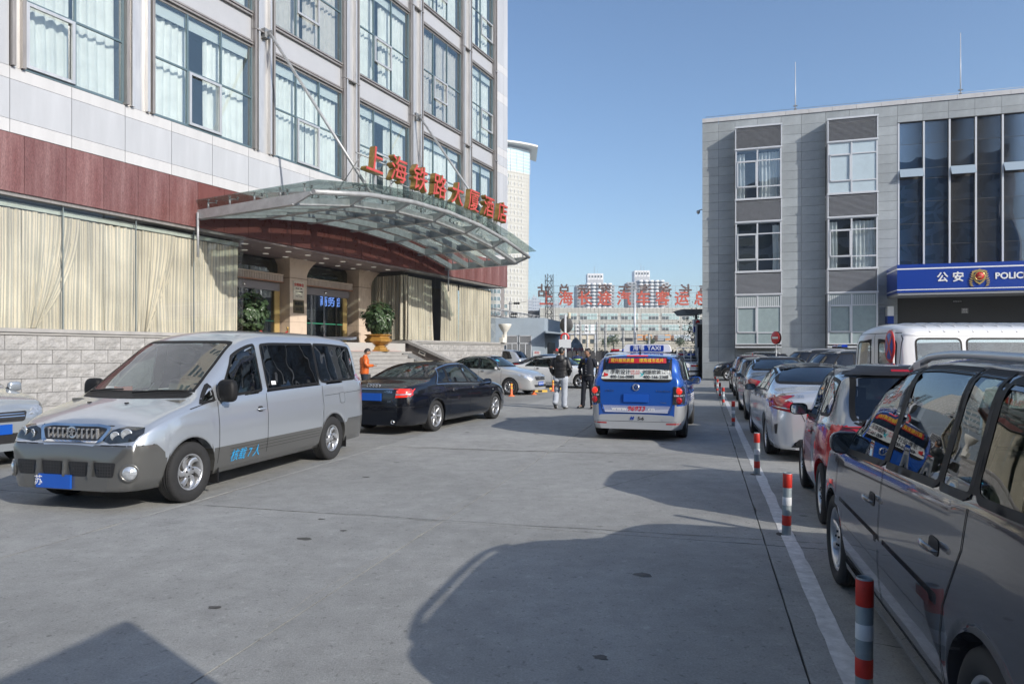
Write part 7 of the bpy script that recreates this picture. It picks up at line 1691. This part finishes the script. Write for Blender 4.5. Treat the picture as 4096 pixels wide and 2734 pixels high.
# ================= street furniture
M_bred = mat('bollard_red', (.5, .025, .015), .5, var=.15, vs=20); M_bgrey = mat('bollard_grey', (.23, .27, .29), .5, .2, var=.2, vs=9); M_bwht = mat('bollard_white', (.6, .62, .64), .55, var=.1, vs=12)
bl = ['nearest red and white pipe bollard, at the bottom of the picture', 'second nearest pipe bollard, standing by the front wheel of the grey people carrier', 'third pipe bollard from the camera, beside the tiny red car', 'fourth pipe bollard from the camera, level with the silver luxury saloon nose', 'fifth pipe bollard from the camera, beside the steel blue saloon', 'sixth pipe bollard from the camera, beside the midnight blue hatchback', 'seventh pipe bollard from the camera, left of the maroon hatchback tail', 'furthest pipe bollard, in front of the black car by the wall']
for i, Y in enumerate((3.3, 6.19, 9.25, 15.4, 21.4, 24.6, 28, 31.5)):
    X_ = 1.70+.272*(Y-3.3); o = empty('bollard', (X_, Y, 0), R.uniform(0, 6), bl[i], 'bollard', 'striped bollards along the white line'); r = .039
    MB().lathe([(r, 0), (r, .555), (r-.004, .565), (r-.006, .56), (r-.006, .3)], seg=20).build('pipe', M_bgrey, o); MB().lathe([(.0001, .32), (r-.005, .32)], seg=16).build('bore', M_black, o)
    for z0, z1, m_ in ((.43, .556, M_bred), (.27, .345, M_bwht), (.09, .18, M_bred)): MB().lathe([(r+.0005, z0), (r+.001, z0+.001), (r+.001, z1-.001), (r+.0005, z1)], seg=20).build('band', m_, o)
    MB().lathe([(r+.0, .004), (r+.03, .003), (r+.05, .0015)], seg=14).build('base_ring', M_dark, o); o.rotation_euler.x = R.uniform(-.02, .02); o.rotation_euler.y = R.uniform(-.02, .02)
def disc_sign(name, X_, Y, zc, r, yaw, label, kind, ztop):
    o = empty(name, (X_, Y, 0), yaw, label, 'road sign'); MB().tube([(0, .05, 0), (0, .05, ztop)], .03, 10).build('post', M_steel_d, o)
    f = MB().lathe([(.0001, -.01), (r-.01, -.01), (r, 0), (r-.01, .015), (.0001, .015)], (0, 0, 0), 'y', 36).build('disc', M_redp, o, (0, 0, zc))
    if kind == 'noentry': MB().box(-r*.72, r*.72, -.016, -.011, -r*.16, r*.16).build('bar', M_wht, f); MB().lathe([(.0001, .1), (r-.01, .1), (r, .11), (r-.01, .13), (.0001, .13)], (0, 0, 0), 'y', 36).build('back_disc', M_plast, f)
    else:
        MB().lathe([(.0001, -.014), (r*.8, -.014), (r*.81, -.011)], (0, 0, 0), 'y', 36).build('blue_field', mat('sign_blue', (.02, .06, .32), .4), f)
        for a in (PI/4, -PI/4): MB().prism([(-r*.82, -.03), (r*.82, -.03), (r*.82, .03), (-r*.82, .03)], 'y', -.019, -.0145).build('cross_bar', M_redp, f).rotation_euler = (0, a, 0)
    return o
disc_sign('no_entry_sign', 12.72, 33, 2.36, .31, -1.30, 'red no entry disc on a thin post in front of the grey wall', 'noentry', 2.3)
disc_sign('no_stopping_sign', 6.72, 12.15, 1.76, .29, -1.83, 'blue and red no stopping disc seen edge on by the minibus', 'nostop', 2.06)
M_or = mat('orange_plastic', (.75, .16, .05), .5, var=.1); M_yl = mat('reflective_yellow', (.75, .5, .05), .5)
for i, (px, py, top, lb) in enumerate(((511.4, 395.7, 382.8, 'orange flexible post in front of the silver saloon wheel'), (533.8, 394.0, 380, 'orange flexible post hidden behind the silver saloon bumper'), (553, 390.8, 379.5, 'orange flexible post behind the man in the black jacket'))):
    Y = 1127/(py-352); o = empty('flexible_post', (at(px, Y), Y, 0), 0, lb, 'flexible post', 'orange flexible posts'); h_ = (py-top)/683*Y
    MB().lathe([(.13, 0), (.12, .02), (.06, .05), (.045, .08), (.04, h_-.01), (.0001, h_)], seg=16).build('post', M_or, o)
    for k in range(3): MB().lathe([(.042, .16+k*.12), (.043, .161+k*.12), (.043, .22+k*.12), (.042, .221+k*.12)], seg=16).build('band', M_yl, o)
for i, (px, py, rz, lb) in enumerate(((540, 391.6, .1, 'yellow wheel stop under the silver saloon nose'), (556, 389.0, .1, 'yellow wheel stop behind the walking man'))):
    Y = 1127/(py-352); o = empty('wheel_stop', (at(px, Y), Y, 0), rz, lb, 'wheel stop'); MB().prism([(-.08, 0), (.08, 0), (.05, .09), (-.05, .09)], 'x', -.3, .3).build('block', mat('wheel_stop_yellow', (.65, .4, .05), .6, var=.2), o)
    MB().box(-.08, .08, -.085, -.07, .01, .08).build('black_stripe', M_black, o)
# ================= people
M_skin = mat('skin', (.42, .24, .16), .55); M_hair = mat('black_hair', (.012, .01, .01), .5, var=.3, vs=40)
def skin_mesh(verts, edges, radii, sub=2):
    me = bpy.data.meshes.new('sk'); me.from_pydata(verts, edges, []); o = bpy.data.objects.new('sk', me); link(o)
    m = o.modifiers.new('s', 'SKIN'); m.use_smooth_shade = True; sv = me.skin_vertices[0].data if me.skin_vertices else None
    if sv is None:
        bpy.context.view_layer.objects.active = o; me.attributes.new
    for i, r in enumerate(radii): me.skin_vertices[0].data[i].radius = (r if isinstance(r, tuple) else (r, r))
    me.skin_vertices[0].data[0].use_root = True
    u = o.modifiers.new('u', 'SUBSURF'); u.levels = sub; u.render_levels = sub
    dg = bpy.context.evaluated_depsgraph_get(); out = bpy.data.meshes.new_from_object(o.evaluated_get(dg)); bpy.data.objects.remove(o); return out
def chains(cs):
    v = []; e = []; r = []; idx = {}
    for c in cs:
        prev = None
        for p, rad in c:
            key = tuple(round(x, 3) for x in p)
            if key not in idx: idx[key] = len(v); v.append(p); r.append(rad)
            if prev is not None and prev != idx[key]: e.append((prev, idx[key]))
            prev = idx[key]
    return v, e, r
def mesh_join(name, parts, m):
    bm = bmesh.new()
    for p in parts: bm.from_mesh(p)
    me = bpy.data.meshes.new(name); bm.to_mesh(me); bm.free()
    me.materials.clear(); me.materials.append(m)
    for p in me.polygons: p.material_index = 0; p.use_smooth = True
    return me
def head_mesh(c, yaw, H_, pitch=0):
    mb = MB(); a, b, h_ = .075, .097, .118
    def P(u, v):
        th = u*2*PI; ph = (v-.5)*PI; x, y, z = math.cos(ph)*math.sin(th), math.cos(ph)*math.cos(th), math.sin(ph)
        k = 1-.22*max(0, -z)**1.5 if z < 0 else 1
        X_, Y_, Z_ = a*x*k, b*y*(1-.1*max(0, -z)), h_*z
        if y > .5: # face: nose, eyes, mouth
            n_ = math.exp(-((x/.16)**2+((z+.06)/.17)**2)); Y_ += .024*n_; Y_ -= .008*math.exp(-(((abs(x)-.38)/.15)**2+((z-.08)/.12)**2)); Y_ += .006*math.exp(-((x/.3)**2+((z+.38)/.08)**2))
        return (X_, Y_, Z_)
    mb.grid(P, 28, 20)
    for sg in (-1, 1): mb.lathe([(.0001, 0), (.012, .008), (.024, .006), (.026, 0)], (sg*.078, -.005, -.01), 'x', 10)
    M_ = Matrix.Translation(c) @ Matrix.Rotation(yaw, 4, 'Z') @ Matrix.Rotation(pitch, 4, 'X')
    mb.v = [tuple(M_ @ Vector(p)) for p in mb.v]; me = mb.mesh('h', M_skin)
    hb = MB()
    def Q(u, v):
        th = u*2*PI; ph = (v*.62-.12)*PI; x, y, z = math.cos(ph)*math.sin(th), math.cos(ph)*math.cos(th), math.sin(ph)
        lift = .02 if y > .35 else 0
        back = 1.0
        r_ = 1.10+.03*noise.noise(Vector((x*5, y*5, z*5)))
        zz = z
        if y > .3 and z < .5: zz = .5+.1*(z); r_ = 1.03
        elif abs(x) > .75 and z < .15 and y > -.2: zz = .15; r_ = 1.05
        return (a*x*r_, b*y*r_-.004, h_*zz*1.09)
    hb.grid(Q, 28, 10); hb.v = [tuple(M_ @ Vector(p)) for p in hb.v]
    ey = MB()
    for sg in (-1, 1): ey.lathe([(.0001, .004), (.009, .002), (.011, 0)], (sg*.03, .083, .008), 'y', 8); ey.box(sg*.03-.017, sg*.03+.017, .083, .092, .026, .031)
    ey.box(-.022, .022, .082, .088, -.05, -.045); ey.v = [tuple(M_ @ Vector(p)) for p in ey.v]
    return me, hb, ey
def hand(wr, d, up, closed=.5, sg=1):
    """wrist point, pointing dir, palm normal"""
    d = Vector(d).normalized(); up = Vector(up); s_ = d.cross(up).normalized()*sg; n_ = s_.cross(d).normalized()*sg; wr = Vector(wr); out = []
    pal = [(tuple(wr-d*.02), .022), (tuple(wr+d*.03), (.034, .018)), (tuple(wr+d*.08), (.038, .015))]
    out.append(skin_mesh(*chains([pal]), sub=1))
    for k in range(4):
        b = wr+d*.075+s_*(-.028+.019*k); L_ = (.062, .072, .068, .052)[k]; dd = d.copy(); pts = [(tuple(wr+d*.045+s_*(-.022+.015*k)), .009), (tuple(b), .009)]
        for q in range(3): dd = (dd-n_*closed*.55).normalized(); b = b+dd*L_*(.45, .32, .23)[q]; pts.append((tuple(b), .0088-.001*q))
        out.append(skin_mesh(*chains([pts]), sub=1))
    b = wr+d*.03-s_*.03; pts = [(tuple(wr+d*.02-s_*.012), .011), (tuple(b), .011), (tuple(b+(d*.6-s_*.6-n_*.2).normalized()*.03), .010), (tuple(b+(d*.9-s_*.5-n_*.4).normalized()*.055), .009)]
    out.append(skin_mesh(*chains([pts]), sub=1)); return out
def person(label, loc, yaw, J, top_m, trou_m, shoe_m, hyaw=0, hpitch=0, jack=1.0, hair=True, sc_=1.0, loose=1.0):
    o = empty('person', loc, yaw, label, 'person'); o.scale = (sc_,)*3; g = lambda k: J[k]
    nk, ch, wa, pe = g('neck'), g('chest'), g('waist'), g('pelvis')
    body = [[(pe, .09), (wa, .08), (ch, .085), (nk, .052), (g('head0'), .05)]]
    for s_ in 'LR':
        body.append([(ch, .085), (g('sh'+s_), .04), (g('el'+s_), .042), (g('wr'+s_), .028)])
        body.append([(pe, .09), (g('hip'+s_), .065), (g('kn'+s_), .055), (g('an'+s_), .038), (g('to'+s_), .035)])
    parts = [skin_mesh(*chains(body))]; hm, hb, ey = head_mesh(g('head'), hyaw, 0, hpitch); parts.append(hm)
    for s_ in 'LR':
        hd = J.get('hd'+s_); parts += hand(g('wr'+s_), hd[0] if hd else (Vector(g('wr'+s_))-Vector(g('el'+s_))), hd[1] if hd else ((1 if s_ == 'R' else -1), 0, 0), hd[2] if hd else .45, 1 if s_ == 'L' else -1)
    bo = inst(mesh_join('body', parts, M_skin), 'body', o)
    if hair: hb.build('hair', M_hair, o)
    ey.build('eyes', M_black, o)
    P0, W0, C0, N0 = [Vector(g(k)) for k in ('pelvis', 'waist', 'chest', 'neck')]; up = (C0-P0).normalized()
    def tor(rings, seg=24):
        q = MB(); rg = random.Random(5)
        for (c, rx, ry) in rings:
            for k in range(seg):
                a = 2*PI*k/seg; f = 1+.03*noise.noise(Vector((math.cos(a)*2, math.sin(a)*2, c.z*9))); q.v.append((c.x+rx*f*math.copysign(abs(math.cos(a))**.85, math.cos(a)), c.y+ry*f*math.sin(a), c.z))
        for i in range(len(rings)-1):
            for k in range(seg): q.f.append([i*seg+k, i*seg+(k+1) % seg, (i+1)*seg+(k+1) % seg, (i+1)*seg+k]); q.m.append(0); q.s.append(True)
        return q
    hem = P0-up*.05
    rr_ = [(hem, .178*jack, .128*jack), (hem+up*.02, .185*jack, .133*jack), (P0.lerp(W0, .5), .182*jack, .13*jack), (W0, .178*jack, .128*jack), (W0.lerp(C0, .5), .19*jack, .134*jack), (C0, .2*jack, .138*jack), (C0+up*.06, .195*jack, .125*jack), (C0+up*.1, .165*jack, .105*jack), (N0-up*.035, .10, .085), (N0, .07, .068), (N0+up*.03, .068, .066)]
    q = tor(rr_)
    for s_ in 'LR':
        sh_, el_, wr_ = Vector(g('sh'+s_)), Vector(g('el'+s_)), Vector(g('wr'+s_)); sgx = -1 if s_ == 'L' else 1
        a0 = sh_+Vector((-sgx*.06, 0, .0)); pts = [a0, sh_, sh_.lerp(el_, .35), sh_.lerp(el_, .7), el_.lerp(sh_, .06)+(el_-(sh_+wr_)/2)*.03, el_.lerp(wr_, .3), el_.lerp(wr_, .65), wr_.lerp(el_, .02)]
        q.tube(pts, [.07*jack, .078*jack, .07*jack, .064*jack, .062*jack, .058*jack, .05*jack, .042*jack], 16)
    jo = q.build('jacket', top_m, o)
    q = tor([(P0-up*.11, .14, .115), (P0-up*.06, .163, .12), (P0, .165, .12), (P0+up*.07, .155, .115)])
    for s_ in 'LR':
        k = Vector(g('kn'+s_)); a = Vector(g('an'+s_)); h = Vector(g('hip'+s_))
        pts = [h+Vector((0, 0, .04)), h-Vector((0, 0, .06)), h.lerp(k, .4), h.lerp(k, .75), k, k.lerp(a, .25)+Vector((.008, -.012, 0)), k.lerp(a, .5)+Vector((-.006, .004, 0)), k.lerp(a, .75)+Vector((.006, -.006, 0)), a+Vector((0, 0, .03)), a-Vector((0, 0, .02))]
        q.tube(pts, [v_*loose for v_ in (.098, .1, .088, .078, .073, .07, .072, .066, .068, .064)], 16)
    q.build('trousers', trou_m, o)
    for s_ in 'LR':
        a = Vector(g('an'+s_)); b = Vector(g('to'+s_)); d = (b-a).normalized(); hh = a-Vector((d.x, d.y, 0)).normalized()*.045; dn = Vector((0, 0, -.035))
        inst(mesh_join('shoe', [skin_mesh(*chains([[(tuple(hh+dn), (.045, .045)), (tuple(a.lerp(b, .35)+dn*.6), (.048, .045)), (tuple(b+dn*.0), (.048, .032)), (tuple(b+d*.07), (.038, .026))]]))], shoe_m), 'shoe', o)
    return o, jo
def stand(**k):
    J = dict(pelvis=(0, 0, .95), waist=(0, .01, 1.12), chest=(0, 0, 1.34), neck=(0, .01, 1.50), head0=(0, .015, 1.56), head=(0, .03, 1.645),
        shL=(-.18, 0, 1.40), shR=(.18, 0, 1.40), elL=(-.26, -.03, 1.15), elR=(.26, -.03, 1.15), wrL=(-.27, .03, .9), wrR=(.27, .03, .9),
        hipL=(-.1, 0, .9), hipR=(.1, 0, .9), knL=(-.11, .02, .5), knR=(.11, .02, .5), anL=(-.12, -.02, .09), anR=(.12, -.02, .09), toL=(-.14, .13, .045), toR=(.14, .13, .045)); J.update(k); return J
# person-local: +y is where they face, L is -x
M_bj = mat('black_padded_jacket', (.018, .018, .021), .5, var=.2, vs=10, bump=.8, bs=9); M_gp = mat('grey_jogging_trousers', (.38, .41, .46), .9, var=.12, vs=6, bump=.7, bs=7)
M_sh = mat('dark_trainer', (.03, .03, .03), .6); M_nv = mat('navy_uniform', (.008, .010, .018), .8, bump=.4, bs=12); M_oj = mat('orange_puffer', (.62, .12, .015), .45, var=.15, vs=9, bump=.5, bs=8)
J = stand(head=(.02, .035, 1.645), elL=(-.285, -.05, 1.16), elR=(.285, -.05, 1.16), wrL=(-.215, .10, .97), wrR=(.215, .10, .97), knL=(-.13, .10, .52), anL=(-.14, -.12, .15), toL=(-.15, .02, .05), knR=(.10, .03, .5), anR=(.10, .0, .09), toR=(.14, .15, .045))
o, jo = person('man in black padded jacket and grey joggers with his back turned', (1.42, 19.9, 0), -.25, J, M_bj, M_gp, M_sh, hyaw=-.35, jack=1.12, loose=1.22, sc_=1.02)
mb = MB(); mb.lathe([(.10, .10), (.13, .04), (.15, -.03), (.13, -.09), (.05, -.12), (.0001, -.12)], (0, -.05, 1.45), seg=20); mb.build('hood', M_bj, jo)
for z in (1.02, 1.12, 1.22): MB().tube([(.212*math.sin(a), .0-.152*math.cos(a), z+.008*math.sin(a*3)) for a in [-1.3+2.6*k/14 for k in range(15)]], .006, 5).build('quilt_seam', M_gap, jo)
for sx in (-.14, .14):
    for k in range(3): MB().box(sx-.052+(0 if sx < 0 else 0), sx+.052, -.02+k*.04, -.008+k*.04, .05, .085).build('shoe_stripe', M_wht, o)
J = stand(elL=(-.29, -.04, 1.16), wrL=(-.27, .04, .92), elR=(.30, -.05, 1.17), wrR=(.215, .05, .97), knL=(-.12, .01, .5), anL=(-.13, -.02, .09), knR=(.13, .04, .5), anR=(.16, .02, .09), toR=(.24, .14, .045), toL=(-.16, .13, .045), hdR=((-.3, .1, -1), (1, 0, 0), .2))
# seen from the front: faces the camera's left
o, jo = person('policeman in dark navy uniform with light blue shirt, hand in pocket', (2.24, 20.1, 0), PI*.84+.0, {**J}, M_nv, M_nv, mat('black_leather_shoe', (.01, .01, .01), .2), hyaw=-.75, jack=.98)
sh = MB().prism([(-.035, 1.475), (.035, 1.475), (.0, 1.33)], 'y', .115, .145).build('shirt', mat('light_blue_shirt', (.12, .25, .6), .7), jo); MB().prism([(-.014, 1.46), (.014, 1.46), (.016, 1.36), (0, 1.33), (-.016, 1.36)], 'y', .146, .152).build('tie', mat('dark_blue_tie', (.01, .03, .15), .6), sh)
for sx in (-1, 1): MB().prism([(0, 1.31), (sx*.045, 1.48), (sx*.075, 1.44), (sx*.06, 1.38)], 'y', .135, .158).build('lapel', M_nv, jo)
for z in (1.27, 1.2, 1.12, 1.04): MB().lathe([(.0001, 0), (.012, 0), (.013, -.006)], (0, .172 if z > 1.1 else .165, z), 'y', 8).build('button', M_chrome, jo)
MB().box(.05, .12, .15, .16, 1.31, 1.33).build('name_bar', M_gold, jo); MB().prism([(-.035, -.04), (.035, -.04), (.04, .02), (0, .045), (-.04, .02)], 'x', -.31, -.30).build('arm_badge', M_wht, jo, (0, .0, 1.33))
MB().lathe([(.165, 0), (.168, .01), (.168, .035), (.165, .045)], (0, .0, .965), seg=24).build('belt', M_black, jo)
J = stand(head=(0, .10, 1.62), head0=(0, .05, 1.55), neck=(0, .03, 1.49), elL=(-.26, .03, 1.17), wrL=(-.12, .27, 1.16), elR=(.26, .03, 1.17), wrR=(.10, .27, 1.17), hdL=((.3, 1, .1), (0, 0, 1), .7), hdR=((-.3, 1, .1), (0, 0, 1), .7))
o, jo = person('man in orange padded jacket looking down at his phone by the steps', (-5.02, 23.2, 0), -PI*.38, J, M_oj, mat('dark_jeans', (.02, .025, .035), .9), M_sh, hpitch=-.5, jack=1.1, sc_=1.03)
MB().box(-.04, .04, .36, .44, 1.2, 1.21).build('phone', M_black, jo); MB().tube([(-.2, .1, 1.2), (-.26, .12, 1.0), (-.25, .1, .85)], .012, 6).build('bag_strap', M_black, o); MB().box(-.3, -.2, -.05, .25, .62, .88).build('handbag', M_black, o)
for z in (1.05, 1.13, 1.21, 1.29): MB().tube([(.203*math.sin(a), .0-.146*math.cos(a), z) for a in [2*PI*k/20 for k in range(21)]], .007, 5, caps=False).build('quilt_seam', mat('orange_seam', (.35, .06, .01), .6), jo)
J = stand(head=(0, .09, 1.62))
o, jo = person('worker in navy jacket with yellow reflective bands near the fence', (3.2, 33.5, 0), -.1, J, mat('navy_work_jacket', (.015, .03, .09), .8), mat('work_trousers', (.02, .025, .04), .9), M_sh, jack=1.1)
for z in (1.28, 1.12): MB().lathe([(.205, 0), (.218, .005), (.218, .045), (.205, .05)], (0, .0, z), seg=24).build('reflective_band', mat('lime_reflective', (.5, .8, .25), .5), jo)
# driver in the van
J = stand(pelvis=(0, 0, .0), waist=(0, -.03, .2), chest=(0, -.06, .42), neck=(0, -.06, .58), head0=(0, -.05, .64), head=(0, -.03, .72), shL=(-.19, -.06, .5), shR=(.19, -.06, .5), elL=(-.24, .14, .3), elR=(.24, .12, .3), wrL=(-.1, .36, .42), wrR=(.12, .36, .42), hipL=(-.1, .05, 0), hipR=(.1, .05, 0), knL=(-.12, .42, .06), knR=(.12, .42, .06), anL=(-.12, .55, -.25), anR=(.12, .55, -.25), toL=(-.12, .68, -.28), toR=(.12, .68, -.28))
vr = VAN.root; wp = vr.matrix_basis @ Vector((.42, .40, .76))
person('driver in dark clothes sitting at the wheel of the silver van', tuple(wp), vr.rotation_euler.z-PI/2, J, mat('driver_top', (.05, .05, .06), .9), MC['dark_jeans'], M_sh, sc_=.95)

# ---------------------------------------------------------------- light winter haze
hz_ = bpy.data.materials.new('thin_haze'); hz_.use_nodes = True; t = hz_.node_tree; t.nodes.clear()
o_ = t.nodes.new('ShaderNodeOutputMaterial'); pv = t.nodes.new('ShaderNodeVolumePrincipled'); pv.inputs['Color'].default_value = (.82, .9, 1, 1); pv.inputs['Density'].default_value = HAZE; pv.inputs['Anisotropy'].default_value = .2
t.links.new(pv.outputs[0], o_.inputs['Volume'])
o = BX('haze', -1300, 1300, -1300, 1400, -1.2, 104, hz_); tag(o, kind='stuff')
